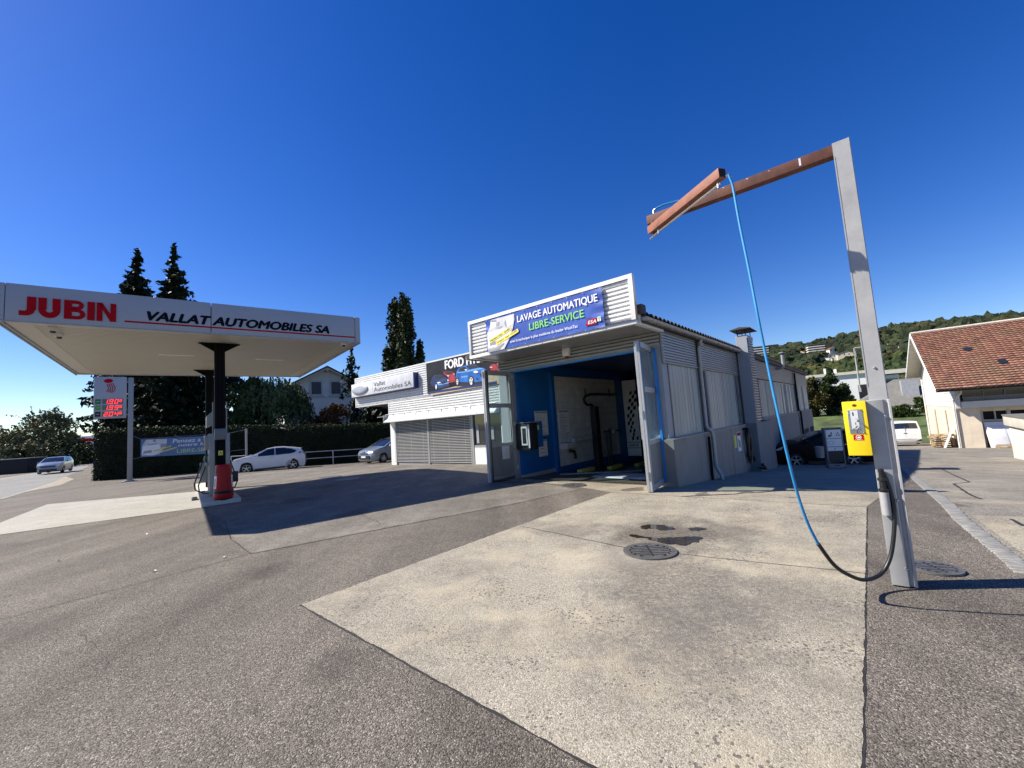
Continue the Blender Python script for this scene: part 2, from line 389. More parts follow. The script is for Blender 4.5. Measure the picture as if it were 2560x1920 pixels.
M = dict(
 white=mk('white_paint',(.74,.74,.72),.38,0,.04,2,dirt=.10),
 alu_white=mk('white_ribbed_steel',(.74,.74,.72),.34,.0,.05,1.5,dirt=.18),
 alu_grey=mk('grey_ribbed_steel',(.31,.315,.315),.36,.15,.06,1.5,dirt=.25),
 soffit=mk('cream_soffit',(.46,.43,.35),.35,0,.05,1.2,dirt=.12),
 fascia=mk('canopy_fascia',(.37,.385,.42),.36,.0,.03,.8,dirt=.05),
 steel=mk('galvanised_steel',(.36,.36,.35),.45,.35,.12,6,bump=.05,bs=30,dirt=.15),
 galv=mk('galvanised_mast',(.365,.365,.36),.48,.12,.09,5,bump=.02,bs=50,dirt=.2),
 darksteel=mk('dark_steel',(.007,.007,.009),.6,0,.15,4,spec=.1),
 black=mk('black_rubber',(.012,.012,.013),.4,0,.2,12),
 blackplastic=mk('black_plastic',(.02,.02,.022),.45,0,.15,8),
 rust=mk('rust_red_paint',(.125,.042,.024),.68,0,.28,7,bump=.12,bs=55,dirt=.35),
 rust2=mk('faded_red_paint',(.27,.10,.058),.66,0,.2,9,bump=.1,bs=55,dirt=.25),
 bluehose=mk('blue_hose_rubber',(.020,.235,.50),.6,0,.1,9),
 blue=mk('blue_wall_paint',(.010,.135,.41),.5,0,.1,2,dirt=.2),
 bluebright=mk('bright_blue_paint',(.02,.22,.62),.42,0,.06,4),
 navy=mk('navy_trim',(.02,.03,.14),.4),
 yellow=mk('yellow_enamel',(.86,.62,.012),.34,0,.04,5),
 yellow_print=mk('yellow_print',(.86,.74,.12),.5,0,.04,5),
 red=mk('red_enamel',(.40,.006,.008),.4,0,.08,4,dirt=.1,spec=.25),
 redprint=mk('red_print',(.42,.006,.012),.8,0,.05,4,spec=.1),
 ink=mk('dark_blue_lettering',(.006,.008,.016),.8,spec=.1),
 blackink=mk('black_lettering',(.01,.01,.012),.5),
 whiteprint=mk('white_print',(.82,.82,.80),.5,0,.03,3),
 greenprint=mk('green_print',(.22,.66,.13),.5,0,.05,3),
 limeprint=mk('pale_lime_print',(.48,.62,.22),.5,0,.05,3),
 banner=mk('blue_banner_vinyl',(.050,.105,.42),.33,0,.14,1.6,bump=.35,bs=4),
 banner2=mk('grey_blue_banner_vinyl',(.10,.19,.36),.4,0,.15,1.6,bump=.3,bs=4),
 greyprint=mk('grey_print',(.33,.34,.36),.5,0,.12,3),
 palegrey=mk('pale_grey_print',(.62,.63,.65),.45,0,.1,2.5),
 panel=mk('grey_wall_panel',(.232,.228,.215),.55,.0,.08,1.2,dirt=.55),
 render=mk('grey_render',(.215,.213,.212),.8,0,.10,1.2,bump=.15,bs=45,dirt=.5),
 column=mk('pale_grey_column',(.30,.32,.35),.5,0,.04,2,dirt=.12),
 profilit=None, paper=mk('white_paper',(.70,.70,.68),.7,0,.03,9),
 concrete_light=mk('pale_cast_concrete',(.56,.53,.45),.85,0,.1,1.6,bump=.1,bs=60,dirt=.3),
 kerb=mk('kerb_concrete',(.40,.38,.34),.85,0,.12,3,bump=.2,bs=40,dirt=.3),
 cobble=mk('granite_setts',(.23,.225,.21),.8,0,.2,7,bump=.25,bs=30,dirt=.2),
 cream=mk('cream_render',(.66,.57,.44),.85,0,.08,1.5,bump=.12,bs=35,dirt=.3),
 whitewash=mk('white_render',(.64,.62,.57),.85,0,.05,1.2,bump=.12,bs=35,dirt=.16),
 board=mk('white_boards',(.60,.60,.575),.6,0,.08,4,dirt=.3),
 wood=mk('pallet_wood',(.42,.30,.17),.8,0,.3,14,bump=.2,bs=30,dirt=.4),
 soffitwood=mk('painted_eaves_boards',(.46,.42,.33),.7,0,.12,3,dirt=.3),
 bark=mk('bark',(.055,.042,.03),.9,0,.3,12,bump=.5,bs=20),
 darkroof=mk('brown_roof_sheet',(.05,.042,.038),.7,0,.2,4,bump=.1,bs=30),
 greyroof=mk('grey_slate_roof',(.16,.155,.14),.75,0,.12,2),
 iron=mk('cast_iron',(.17,.165,.155),.5,.5,.2,14,bump=.2,bs=60,dirt=.2),
 hole=mk('dark_opening',(.008,.008,.009),.8),
 winglass=mk('window_glass',(.018,.022,.026),.06,0,.1,2,spec=.8),
 carglass=mk('car_glass',(.010,.012,.015),.05,0,.05,2,spec=.8),
 tile=mk('white_wall_tiles',(.74,.74,.70),.25,0,.06,3,dirt=.2),
 darkfloor=mk('wet_dark_floor',(.07,.066,.06),.35,0,.3,2,bump=.1,bs=20),
 chrome=mk('bright_metal',(.50,.51,.52),.3,.9,.05,6),
 rim=mk('alloy_rim',(.55,.55,.56),.3,.7,.05,6),
 tyre=mk('tyre_rubber',(.018,.018,.019),.8,0,.15,20),
 white_car=mk('white_car_paint',(.70,.71,.73),.22,0,.02,2,coat=.7),
 silver_car=mk('silver_car_paint',(.30,.34,.40),.25,.45,.03,2,coat=.7),
 blue_car=mk('pale_blue_grey_car_paint',(.27,.32,.40),.22,.4,.03,2,coat=.7),
 black_car=mk('black_car_paint',(.003,.003,.004),.4,0,.05,2,coat=.0,spec=.15),
 headlamp=mk('headlamp_glass',(.55,.58,.6),.1,.3,.05,8,spec=.8),
 taillamp=mk('tail_lamp_red',(.28,.01,.012),.2,0,.05,8),
 green_nozzle=mk('green_nozzle_plastic',(.01,.10,.05),.4),
 led=emit('red_led_digits',(1.0,.03,.045),1.15),
 green_tag=mk('green_fuel_tag',(.02,.16,.06),.5), lime_tag=mk('lime_fuel_tag',(.08,.32,.04),.5),
 wire=mk('galvanised_wire',(.4,.4,.4),.4,.6),
)
M['paneglass'] = glass('clear_pane', (.90,.95,.95), .03, .05)
M['greyglass'] = glass('hazy_pane', (.66,.74,.74), .08, .30)
# ================================================================ THE GROUND
M['asphalt'] = aggregate('brown_asphalt', [(0,(.055,.046,.037)),(.25,(.110,.094,.077)),(.60,(.168,.146,.120)),(.90,(.225,.197,.162)),(1,(.38,.34,.275))], (.80,1.14), 125, .9, tracks=.2, spots=((-3.1,5.3,.32,.55,(.05,.043,.037)),(-1.4,3.1,.22,.5,(.05,.043,.037)),(-4.7,4.0,.45,.4,(.06,.052,.044)),(-.6,1.9,.3,.35,(.06,.052,.044)),(3.9,2.6,.35,.45,(.06,.052,.044)),(-9.5,7.6,.5,.45,(.06,.052,.044))))
M['asphalt_grey'] = aggregate('grey_asphalt', [(0,(.075,.067,.056)),(.5,(.160,.146,.123)),(.85,(.22,.20,.168)),(1,(.33,.30,.25))], (.80,1.15), 110, .5, sand=(.28,.255,.205), tracks=.16, spots=((-5.6,10.9,.6,.6,(.05,.044,.038)),(-3.4,8.6,.4,.5,(.05,.044,.038)),(-6.3,13.5,.7,.5,(.05,.044,.038))))
M['asphalt_right'] = aggregate('worn_asphalt', [(0,(.095,.088,.075)),(.5,(.205,.190,.160)),(.85,(.28,.258,.215)),(1,(.40,.37,.31))], (.78,1.2), 100, .5, sand=(.40,.35,.265), grime=.35, tracks=.05)
M['concrete'] = aggregate('washbay_concrete', [(0,(.19,.170,.130)),(.35,(.29,.263,.205)),(.75,(.36,.328,.258)),(1,(.45,.412,.33))], (.80,1.14), 125, .5, sand=(.47,.405,.285), grime=.95, pits=36,
  spots=((1.9,5.75,.95,.72,(.085,.072,.058)),(.75,6.15,.45,.4,(.11,.098,.084)),(2.6,5.6,.6,.45,(.10,.09,.077)),(1.35,4.15,.85,.62,(.12,.108,.094)),(2.1,3.5,.75,.5,(.13,.118,.10)),(1.0,3.1,.8,.5,(.12,.108,.095)),(.55,4.9,.45,.55,(.46,.405,.30)),(1.3,5.0,.42,.35,(.30,.27,.22))))
M['apron'] = aggregate('apron_concrete', [(0,(.18,.16,.125)),(.4,(.29,.262,.205)),(.8,(.36,.325,.25)),(1,(.45,.41,.32))], (.8,1.15), 100, .4, sand=(.43,.36,.23), grime=.45, pits=60)
M['padwhite'] = aggregate('pump_pad_concrete', [(0,(.27,.258,.22)),(.5,(.345,.333,.29)),(1,(.42,.405,.36))], (.85,1.1), 120, .15, grime=.22)
M['road'] = aggregate('road_asphalt', [(0,(.13,.128,.12)),(.5,(.20,.197,.185)),(1,(.30,.295,.275))], (.82,1.15), 60, .25)
M['seam'] = mk('bitumen_and_edge_shade',(.028,.025,.024),.7,0,.3,14)
M['grass'] = mk('meadow_grass',(.075,.105,.026),.9,0,.5,.45,bump=.8,bs=6)
M['soil'] = mk('bare_soil',(.21,.17,.11),.9,0,.25,3,bump=.3,bs=20)

def gpt(u, v):
    d = ray(u, v).normalized(); lo = None; t = 1.0; o = Vector((0,0,EYE))
    while t < 400:
        p = o + d*t
        if p.z < gz(p.x,p.y): lo = t; break
        t += .05 + t*.004
    a, b = t-1.8, t
    for _ in range(40):
        mdl = (a+b)/2; p = o + d*mdl
        if p.z > gz(p.x,p.y): a = mdl
        else: b = mdl
    return o + d*a

def make_ground():
    rs = [0]+[.6*i for i in range(1,100)]+[60+4*i for i in range(1,20)]+[140*1.25**i for i in range(0,14)]
    na = 160; vs = [(0,0,gz(0,0))]; fs = []
    for r in rs[1:]:
        for k in range(na):
            t = 2*math.pi*k/na; x, y = r*math.sin(t), r*math.cos(t); vs.append((x,y,gz(x,y)))
    for k in range(na): fs.append((0, 1+(k+1)%na, 1+k))
    for i in range(len(rs)-2):
        for k in range(na):
            a = 1+i*na+k; b = 1+i*na+(k+1)%na; fs.append((a, b, b+na, a+na))
    mb = MB(); mb.add(vs, fs)
    o = mb.build('ground', M['asphalt'], smooth=True); tag(o, kind='structure')
make_ground()

def sheet(name, pts, mat, lift, step=1.0, kind='structure', ragged=0.0):
    """a paving sheet that follows the ground"""
    bm = bmesh.new()
    if ragged > 0:
        q = []
        for i in range(len(pts)):
            a = Vector(pts[i]); b = Vector(pts[(i+1)%len(pts)]); n = max(1,int((b-a).length/.035)); pr = Vector((-(b-a).y,(b-a).x)).normalized()
            for k in range(n):
                p = a + (b-a)*k/n
                q.append(p + pr*ragged*(mnoise.noise(Vector((p.x*9,p.y*9,1.3)))+.7*mnoise.noise(Vector((p.x*31,p.y*31,4.1)))))
        pts = q
    bm.faces.new([bm.verts.new((p[0],p[1],0)) for p in pts])
    xs = [p[0] for p in pts]; ys = [p[1] for p in pts]
    for ax, lo, hi in ((0,min(xs),max(xs)),(1,min(ys),max(ys))):
        k = math.floor(lo/step)*step
        while k < hi:
            if k > lo:
                no = Vector((1,0,0)) if ax == 0 else Vector((0,1,0))
                bmesh.ops.bisect_plane(bm, geom=bm.verts[:]+bm.edges[:]+bm.faces[:], plane_co=no*k, plane_no=no)
            k += step
    for v in bm.verts: v.co.z = gz(v.co.x, v.co.y) + lift
    bmesh.ops.recalc_face_normals(bm, faces=bm.faces[:])
    for f in bm.faces:
        if f.normal.z < 0: f.normal_flip()
    me = bpy.data.meshes.new(name); bm.to_mesh(me); bm.free(); me.materials.append(mat)
    o = bpy.data.objects.new(name, me); COL.objects.link(o)
    return tag(o, kind=kind)
def WP(*p): return [tuple(W.P(x,y).xy) for x,y in p]
sheet('washbay_pavement', WP((-.83,-7.87),(3.32,-7.9),(3.26,-1.36),(-.90,-1.47)), M['concrete'], .004, ragged=.010)
sheet('apron_pavement', WP((-.92,-1.46),(3.25,-1.35),(3.9,3.5),(3.7,18),(0,26),(0,.0),(-5.3,.0),(-5.3,-.5),(-2.6,-.72)), M['apron'], .004)
sheet('forecourt_pavement', [(-7.13,9.8),(-3.85,6.12),(-.16,8.47),(1.35,9.75),tuple(W.P(-5.25,0).xy),tuple(W.P(-5.25,4.0).xy),tuple(W.P(-17.4,4.0).xy),(-9.5,26),(-17,23.5),(-14.5,20)], M['asphalt_grey'], .004)
sheet('pump_pad_pavement', [(-11.45,8.69),(-8.02,10.79),(-11.54,15.3),(-16.85,15.24)], M['padwhite'], .008)
rp = [W.P(4.45,-3.95),W.P(4.27,-1.8),W.P(4.17,3.3),W.P(4.05,12.2),W.P(3.7,18),W.P(0.2,28),W.P(2,48),W.P(30,46),W.P(30,-6),W.P(4.9,-9)]
sheet('yard_pavement', [tuple(p.xy) for p in rp], M['asphalt_right'], .004)
sheet('pale_yard_pavement', WP((4.48,-3.8),(4.32,-1.5),(5.2,-1.3),(8.5,-1.9),(8.5,-4.4),(4.6,-6)), M['apron'], .008)
# road on the left, its far pavement
rd = [(-9,0.5),(-24.43,20.06),(-32.02,29.34),(-55.6,54.9),(-120,118),(-135,105),(-59.5,57.2),(-46,37.5),(-22,6)]
sheet('road', rd, M['road'], .004, 3.0)
sheet('far_pavement', [(-46,37.5),(-59.5,57.2),(-135,105),(-140,112),(-61.5,59.6),(-47.0,38.0),(-30,14),(-29.4,14.6)], M['padwhite'], .010, 3.0)
sheet('road_verge', [(-26.5,22.5),(-32.2,29.4),(-38,35.7),(-33,31.6),(-28.6,26.6)], M['apron'], .008, 2.0)
# seams and cracks: thin dark strips, one painting shade at the pad's near edge
def strip(mb_pts, wd, name='bitumen_and_edge_shade', mat=None, lift=.012, rag=.0):
    out_l = []; out_r = []
    P = []
    for i in range(len(mb_pts)-1):
        a = Vector(mb_pts[i]); b = Vector(mb_pts[i+1]); n = max(1,int((b-a).length/.12))
        P += [a+(b-a)*k/n for k in range(n)]
    P.append(Vector(mb_pts[-1]))
    for i, p in enumerate(P):
        d = (P[min(i+1,len(P)-1)]-P[max(i-1,0)]).normalized(); s = Vector((-d.y,d.x))
        j = rag*mnoise.noise(Vector((p.x*5,p.y*5,2))); ww = wd*(.65+.7*abs(mnoise.noise(Vector((p.x*7,p.y*7,9)))))
        out_l.append(p+s*(ww/2+j)); out_r.append(p-s*(ww/2-j))
    return out_l, out_r
seam = MB()
def add_dark_strip(pts, wd, rag=.01, lift=.0085):
    l, r = strip(pts, wd, rag=rag)
    vs = [(p.x,p.y,gz(p.x,p.y)+lift) for p in l] + [(p.x,p.y,gz(p.x,p.y)+lift) for p in r]; n = len(l)
    seam.add(vs, [(i,i+1,n+i+1,n+i) for i in range(n-1)])
def xy(p): return (p[0],p[1])
add_dark_strip([(-5.9,3.5),(-5.22,4.32),(-3.85,6.12)], .016)
add_dark_strip([(-3.85,6.12),(-.16,8.47),(.6,9.0)], .012)
add_dark_strip([(-7.13,9.8),(-6.0,8.7),(-4.8,7.1),(-3.85,6.12)], .016)
add_dark_strip(WP((-.83,-4.6),(1.07,-4.86)), .011); add_dark_strip(WP((1.68,-4.80),(3.3,-4.56)), .011)
add_dark_strip(WP((3.325,-8.2),(3.320,-7.9),(3.262,-1.36)), .022, .008, lift=.002)
add_dark_strip(WP((-.9,-1.46),(3.25,-1.35)), .010)
add_dark_strip(WP((-.832,-7.88),(-.902,-1.46)), .022, .006, lift=.002); add_dark_strip(WP((-.84,-7.875),(3.3,-7.905)), .026, .010, lift=.002)  # near pad edge: dark colour also paints the step's shade on the lower asphalt
add_dark_strip([xy(gpt(x*1280/2212,1180+y*1280/2212)) for x,y in ((1540,165),(1590,203),(1620,208),(1640,228))], .012, .03); add_dark_strip([xy(gpt(x*1280/2212,1180+y*1280/2212)) for x,y in ((330,700),(420,760),(470,850),(600,900))], .004, .06); add_dark_strip(WP((.55,-1.44),(1.3,-.75),(2.6,1.2)), .055, .05)
add_dark_strip([xy(gpt(2060+x*500/2212,950+y*500/2212)) for x,y in ((1300,985),(1450,1060),(1615,1133),(1430,1150),(1590,1260),(1740,1322))], .05, .02)
add_dark_strip([xy(gpt(1900+x*660/2212,1150+y*660/2212)) for x,y in ((2105,500),(2212,560))], .06, .01)
add_dark_strip([xy(gpt(330+x*500/2212,900+y*500/2212)) for x,y in ((0,1345),(300,1330),(700,1318),(1120,1295),(1600,1262),(2212,1205))], .06, .02)
mk_ = MB()
def add_line(pts, wd, lift=.013):
    l, r = strip(pts, wd); n = len(l)
    mk_.add([(p.x,p.y,gz(p.x,p.y)+lift) for p in l]+[(p.x,p.y,gz(p.x,p.y)+lift) for p in r],[(i,i+1,n+i+1,n+i) for i in range(n-1)])
add_line([xy(gpt(x*500/2212,900+y*500/2212)) for x,y in ((2,1540),(240,1470),(480,1398),(600,1358))], .20)
tag(mk_.build('road_edge_line', M['padwhite']), kind='structure')
mk_ = MB()
add_line([xy(gpt(780+x*500/2212,850+y*500/2212)) for x,y in ((700,1444),(830,1436),(970,1424))], .09); add_line([xy(gpt(780+x*500/2212,850+y*500/2212)) for x,y in ((1110,1450),(1160,1438))], .09); add_line([xy(gpt(780+x*500/2212,850+y*500/2212)) for x,y in ((1480,1450),(1640,1442))], .08)
tag(mk_.build('worn_yellow_marking', mk('worn_yellow_marking',(.42,.36,.14),.8,0,.35,6)), kind='structure')
o = seam.build('seams_and_edge_shade', M['seam']); tag(o, kind='structure')
# granite setts between forecourt and yard
mb = MB(); y = -3.95
def cx(y): return 4.37 - (.17*min(1,(y+3.95)/2.1) if y < -1.85 else .17+ .09*min(1,(y+1.85)/5) + .10*max(0,(y-3.2)/9))
while y < 15:
    L_ = random.uniform(.07,.10)
    for k in range(1):
        x0 = cx(y) - .085+random.uniform(-.006,.006); p = W.P(x0+.08, y+L_/2); zz = gz(p.x,p.y)
        mb2 = [(x0,y+.004*k),(x0+.155,y+random.uniform(-.004,.004)),(x0+.155,y+L_-.010),(x0,y+L_-.010)]
        w0 = [W.P(a,b,zz-.05) for a,b in mb2]; w1 = [W.P(a,b,zz+.016+random.uniform(-.003,.004)) for a,b in mb2]
        mb.hexa(w0+w1)
    y += L_
tag(mb.build('sett_kerb', M['cobble'], bevel=.008, segs=1), kind='structure')
# wet patches by the drain
def puddle(pts, lift, name='puddle'):
    return sheet(name, pts, M['wet'], lift, 1.0, ragged=.06)
M['wet'] = mk('standing_water',(.038,.030,.020),.06,0,.3,6,spec=.8)
M['damp'] = mk('damp_oil_stain',(.085,.074,.062),.55,0,.3,6)
c14 = lambda x,y: xy(gpt(1400+x*500/2212,1200+y*500/2212))
puddle([c14(*p) for p in ((960,495),(1140,500),(1270,545),(1200,562),(1040,545),(890,540))], .0090)
puddle([c14(*p) for p in ((760,612),(900,625),(1000,640),(1290,640),(1400,630),(1560,640),(1530,700),(1330,725),(1130,700),(980,655),(800,632))], .0090)
puddle([c14(*p) for p in ((1410,540),(1500,528),(1600,540),(1540,570),(1450,565))], .0090)

def manhole(name, label, fr, x, y, r, slots=True):
    p = fr.P(x,y); z = gz(p.x,p.y)
    t = thing(name, label, 'manhole cover', fr, (x,y,z), None, .6)
    fm = MB(); fm.lathe([(r*1.0,.004),(r*1.0,.022),(r*.86,.022),(r*.86,.012)], (x,y,z), 40, caps=False); fm.build('frame', M['iron'], t, smooth=True)
    gm = MB(); gm.lathe([(.001,.0195),(r*.855,.0195),(r*.855,.004)], (x,y,z), 40, caps=False); gm.build('pit', M['hole' if slots else 'iron'], t); gm = MB(); gm.lathe([(r*.72,.022),(r*.85,.022)], (x,y,z), 40, caps=False)
    if slots:
        for i in range(-3,4):
            yy = i*r*.205; hw = math.sqrt(max(0,(r*.78)**2-yy*yy))
            for a,b in ((-hw,-.012),(.012,hw)):
                if b-a > .03: gm.box(x+a, x+b, y+yy-r*.060, y+yy+r*.060, z+.010, z+.022)
    gm.build('grate', M['iron'], t)
    return t
manhole('drain_cover','round slotted iron drain beside the puddles on the wash pad', W, 1.37,-4.87,.30)
manhole('drain_cover','round slotted drain in front of the open wash hall doors', W, -2.29,-.80,.31)
manhole('manhole_cover','small ribbed round cover in the asphalt behind the steel mast', W, 3.78,-4.15,.19)
for lb,(u_,v_) in (('flat round manhole cover in the sunlit strip of the forecourt',(826,1193)),('flat round manhole cover in the canopy shadow',(868,1199))):
    p = gpt(u_,v_); manhole('manhole_cover', lb, N, p.x, p.y, .42, False)
# ================================================================ LETTERING
def text_mesh(body, bold=0.0, shear=0.0, extrude=0.0, spacing=1.0):
    cu = bpy.data.curves.new('lettering', 'FONT'); cu.body = body; cu.size = 1.0
    cu.offset = bold; cu.shear = shear; cu.extrude = extrude; cu.space_character = spacing; cu.resolution_u = 4
    o = bpy.data.objects.new('lettering', cu); COL.objects.link(o)
    dg = bpy.context.evaluated_depsgraph_get(); dg.update()
    me = bpy.data.meshes.new_from_object(o.evaluated_get(dg))
    bpy.data.objects.remove(o); bpy.data.curves.remove(cu)
    return me
def text(name, body, parent, mat, x0, x1, z0, z1, off, face='-y', bold=.0, shear=0.0, extrude=.0, rot=0.0, spacing=1.0):
    """lettering fitted to a rectangle on a wall; face '-y' reads along +x, '+x' reads along +y"""
    me = text_mesh(body, 0.0, shear, 0.0, spacing)
    co = np.zeros(len(me.vertices)*3, dtype=np.float32); me.vertices.foreach_get('co', co); co = co.reshape(-1,3)
    mn, mx = co.min(0), co.max(0)
    a = (co[:,0]-mn[0])/(mx[0]-mn[0]); b = (co[:,1]-mn[1])/(mx[1]-mn[1])
    A_, B_ = a*(x1-x0), b*(z1-z0)
    if rot:
        cr, sr = math.cos(rot), math.sin(rot); A_, B_ = A_*cr - B_*sr, A_*sr + B_*cr
    A_ += x0; B_ += z0
    if bold > 0:            # heavier strokes: the same letters laid over themselves, shifted a hair
        hgt = (z1-z0)*bold; nv = len(me.vertices); pol = [tuple(p.vertices) for p in me.polygons]
        sh = [(0,0),(hgt,0),(-hgt,0),(0,hgt*.7),(0,-hgt*.7)]
        A_ = np.concatenate([A_+a_ for a_,_ in sh]); B_ = np.concatenate([B_+b_ for _,b_ in sh]); lay = np.repeat(np.arange(5)*.0002, nv)
        bpy.data.meshes.remove(me); me = bpy.data.meshes.new(name)
        me.from_pydata([(0,0,0)]*(nv*5), [], [tuple(i+k*nv for i in p) for k in range(5) for p in pol])
    else: lay = 0.0
    at_ = Vector(parent['_at']) if parent is not None and '_at' in parent.keys() else Vector((0,0,0))
    if face == '-y': out = np.stack([A_-at_.x, np.full_like(A_, off-at_.y)-lay, B_-at_.z], 1)
    elif face == '+x': out = np.stack([np.full_like(A_, off-at_.x)+lay, A_-at_.y, B_-at_.z], 1)
    me.vertices.foreach_set('co', out.astype(np.float32).ravel()); me.update()
    me.materials.clear(); me.materials.append(mat); me.name = name
    if extrude > 0:
        bm = bmesh.new(); bm.from_mesh(me)
        r = bmesh.ops.extrude_face_region(bm, geom=bm.faces[:]); vv = [e for e in r['geom'] if isinstance(e, bmesh.types.BMVert)]
        d = Vector((0,-extrude,0)) if face == '-y' else Vector((extrude,0,0))
        bmesh.ops.translate(bm, verts=vv, vec=d); bmesh.ops.recalc_face_normals(bm, faces=bm.faces[:]); bm.to_mesh(me); bm.free()
    o = bpy.data.objects.new(name, me); COL.objects.link(o); o.parent = parent
    return o
def wf(u, v, y):
    """where a sight line meets the plane y of the wash frame: (x, z)"""
    d = ray(u, v); n = Vector((-math.sin(W.rot), math.cos(W.rot), 0)); P = W.P(0, y)
    o = Vector((0,0,EYE)); k = (P-o).dot(n)/d.dot(n); q = o + d*k
    r = Vector((q.x-W.o[0], q.y-W.o[1], 0))
    return (r.x*W.c + r.y*W.s, q.z)

# ================================================================ THE WASH HALL
gW = lambda x,y: W.g(x,y)
wash = thing('wash_hall','low car wash hall with white ribbed cladding and folding doors open on a blue bay','building',W,(0,0,-.08))
# lower side wall, sill, plinth, rendered far part
mb = MB(); ys = [-.02,.74,1.46,2.2,2.95,3.69,4.84,4.88,5.9,7.0]
for a,b in zip(ys[:-1],ys[1:]):
    if b-a < .06: continue
    z0 = min(gW(0,a),gW(0,b))-.1; mb.box(-.28,0,a+.004,b-.004,z0,.955)
mb.build('wall_panel', M['panel'], wash, bevel=.004, segs=1)
mb = MB(); mb.box(-.30,-.012,-.0,7.0,-1.2,.94); mb.build('wall_core', M['hole'], wash)
mb = MB(); mb.box(-.30,.035,-.03,6.98,.958,.985); mb.build('window_sill', M['steel'], wash, bevel=.004, segs=1)
mb = MB(); mb.box(-.05,.33,7.0,9.77,-1.6,1.0); mb.build('chimney_plinth', M['render'], wash, bevel=.006, segs=1)
mb = MB(); mb.box(-.4,.02,9.77,13.2,-1.8,1.05); mb.box(-.4,.02,13.26,20.15,-2.3,1.05); mb.box(-.4,.05,20.2,26.9,-.05,1.08)
for a,b in ((20.2,21.6),(23.9,24.5),(26.6,26.9)): mb.box(-.4,.05,a,b,-2.8,-.05)
mb.build('rendered_wall', M['render'], wash, bevel=.006, segs=1)
mb = MB(); mb.box(-.6,-.35,20.2,26.8,-3,0.0); mb.box(-.3,-.1,13.2,13.26,-1.2,1.05); mb.build('garage_opening', M['hole'], wash)
mb = MB()
for a,b,z0,z1 in ((10.9,11.4,-1.15,-.54),(12.3,12.75,-1.2,-.51),(16.9,18.0,-1.1,-.5),(18.2,20.1,-1.0,-.42)): mb.box(.021,.026,a,b,z0,z1)
mb.build('basement_window', M['winglass'], wash)
mb = MB(); mb.box(-.3,.08,9.8,20.15,1.052,1.085); mb.box(-.3,.1,20.25,26.9,1.082,1.11); mb.build('window_sill', M['kerb'], wash)
# corner column
mb = MB(); mb.box(-.42,-.11,-.0,.30,.99,3.2); mb.build('corner_column', M['column'], wash, bevel=.006, segs=1)
mb = MB(); mb.box(-.42,.0,-.06,.03,-.2,.96); mb.build('corner_plinth', M['panel'], wash, bevel=.004, segs=1)
# channel glass windows
gm = bpy.data.materials.new('channel_glass'); gm.use_nodes = True
_t = gm.node_tree; _b = _t.nodes['Principled BSDF']; _b.inputs['Roughness'].default_value = .3; _b.inputs['Specular IOR Level'].default_value = .35
_tc = nd(_t,'ShaderNodeTexCoord'); _mp = nd(_t,'ShaderNodeMapping'); _mp.inputs['Scale'].default_value = (1,4.5,.35)
_n = nd(_t,'ShaderNodeTexNoise'); _n.inputs['Scale'].default_value = 1.0; _n.inputs['Detail'].default_value = 5
_r = nd(_t,'ShaderNodeValToRGB'); _r.color_ramp.elements[0].color = (.30,.345,.305,1); _r.color_ramp.elements[1].color = (.47,.51,.44,1); _r.color_ramp.elements[0].position = .32; _r.color_ramp.elements[1].position = .68
_t.links.new(_tc.outputs['Object'],_mp.inputs[0]); _t.links.new(_mp.outputs[0],_n.inputs[0]); _t.links.new(_n.outputs['Fac'],_r.inputs[0]); _t.links.new(_r.outputs[0],_b.inputs['Base Color'])
M['channel'] = gm
def channel_window(y0, y1, z0, z1, pitch, x=-.13, jitter=.01):
    fr = MB()
    for a,b,c,d in ((y0-.03,y0+.02,z0-.02,z1+.02),(y1-.02,y1+.03,z0-.02,z1+.02)): fr.box(x-.03,x+.045,a,b,c,d)
    fr.box(x-.03,x+.045,y0+.02,y1-.02,z1-.01,z1+.03); fr.box(x-.03,x+.04,y0+.02,y1-.02,z0-.02,z0+.015)
    f = sub(fr.build('window', M['alu_grey'], wash))
    n = max(1,round((y1-y0-.04)/pitch)); p = MB()
    for i in range(n):
        a = y0+.02+(y1-y0-.04)*i/n; b = y0+.02+(y1-y0-.04)*(i+1)/n; s = random.uniform(-jitter,jitter)
        p.hexa([(x-.02,a+.006,z0),(x+.02+s,a+.006,z0),(x+.02-s,b-.006,z0),(x-.02,b-.006,z0),(x-.02,a+.006,z1),(x+.02+s,a+.006,z1),(x+.02-s,b-.006,z1),(x-.02,b-.006,z1)])
    p.build('pane', M['channel'], f)
    p = MB()
    for i in range(1,n):
        b = y0+.02+(y1-y0-.04)*i/n; p.box(x+.0,x+.024,b-.007,b+.007,z0,z1)
    p.build('pane_joint', M['greyprint'], f)
    bk = MB(); bk.box(x-.06,x-.04,y0,y1,z0,z1); bk.build('backing', M['hole'], f)
    return f
channel_window(.36,2.44,1.0,2.76,.215,jitter=.003)
channel_window(3.30,6.44,1.0,2.74,.165,jitter=.003)
channel_window(6.95,7.25,1.0,2.74,.15)
channel_window(10.5,13.75,1.1,2.66,.12); channel_window(13.9,17.2,1.1,2.66,.12); channel_window(17.35,20.6,1.1,2.66,.12)
channel_window(21.6,24.2,1.12,2.7,.12); channel_window(24.35,26.9,1.12,2.7,.12)
for y0,y1 in ((2.78,3.22),(6.5,6.9)):
    fr = MB(); fr.box(-.17,-.09,y0-.03,y0+.02,1.0,2.74); fr.box(-.17,-.09,y1-.02,y1+.03,1.0,2.74); fr.box(-.17,-.09,y0+.02,y1-.02,2.70,2.74); fr.box(-.17,-.09,y0+.02,y1-.02,1.0,1.04)
    f = sub(fr.build('window', M['alu_grey'], wash)); p = MB(); p.box(-.15,-.14,y0,y1,1.0,2.72); p.build('pane', M['winglass'], f)
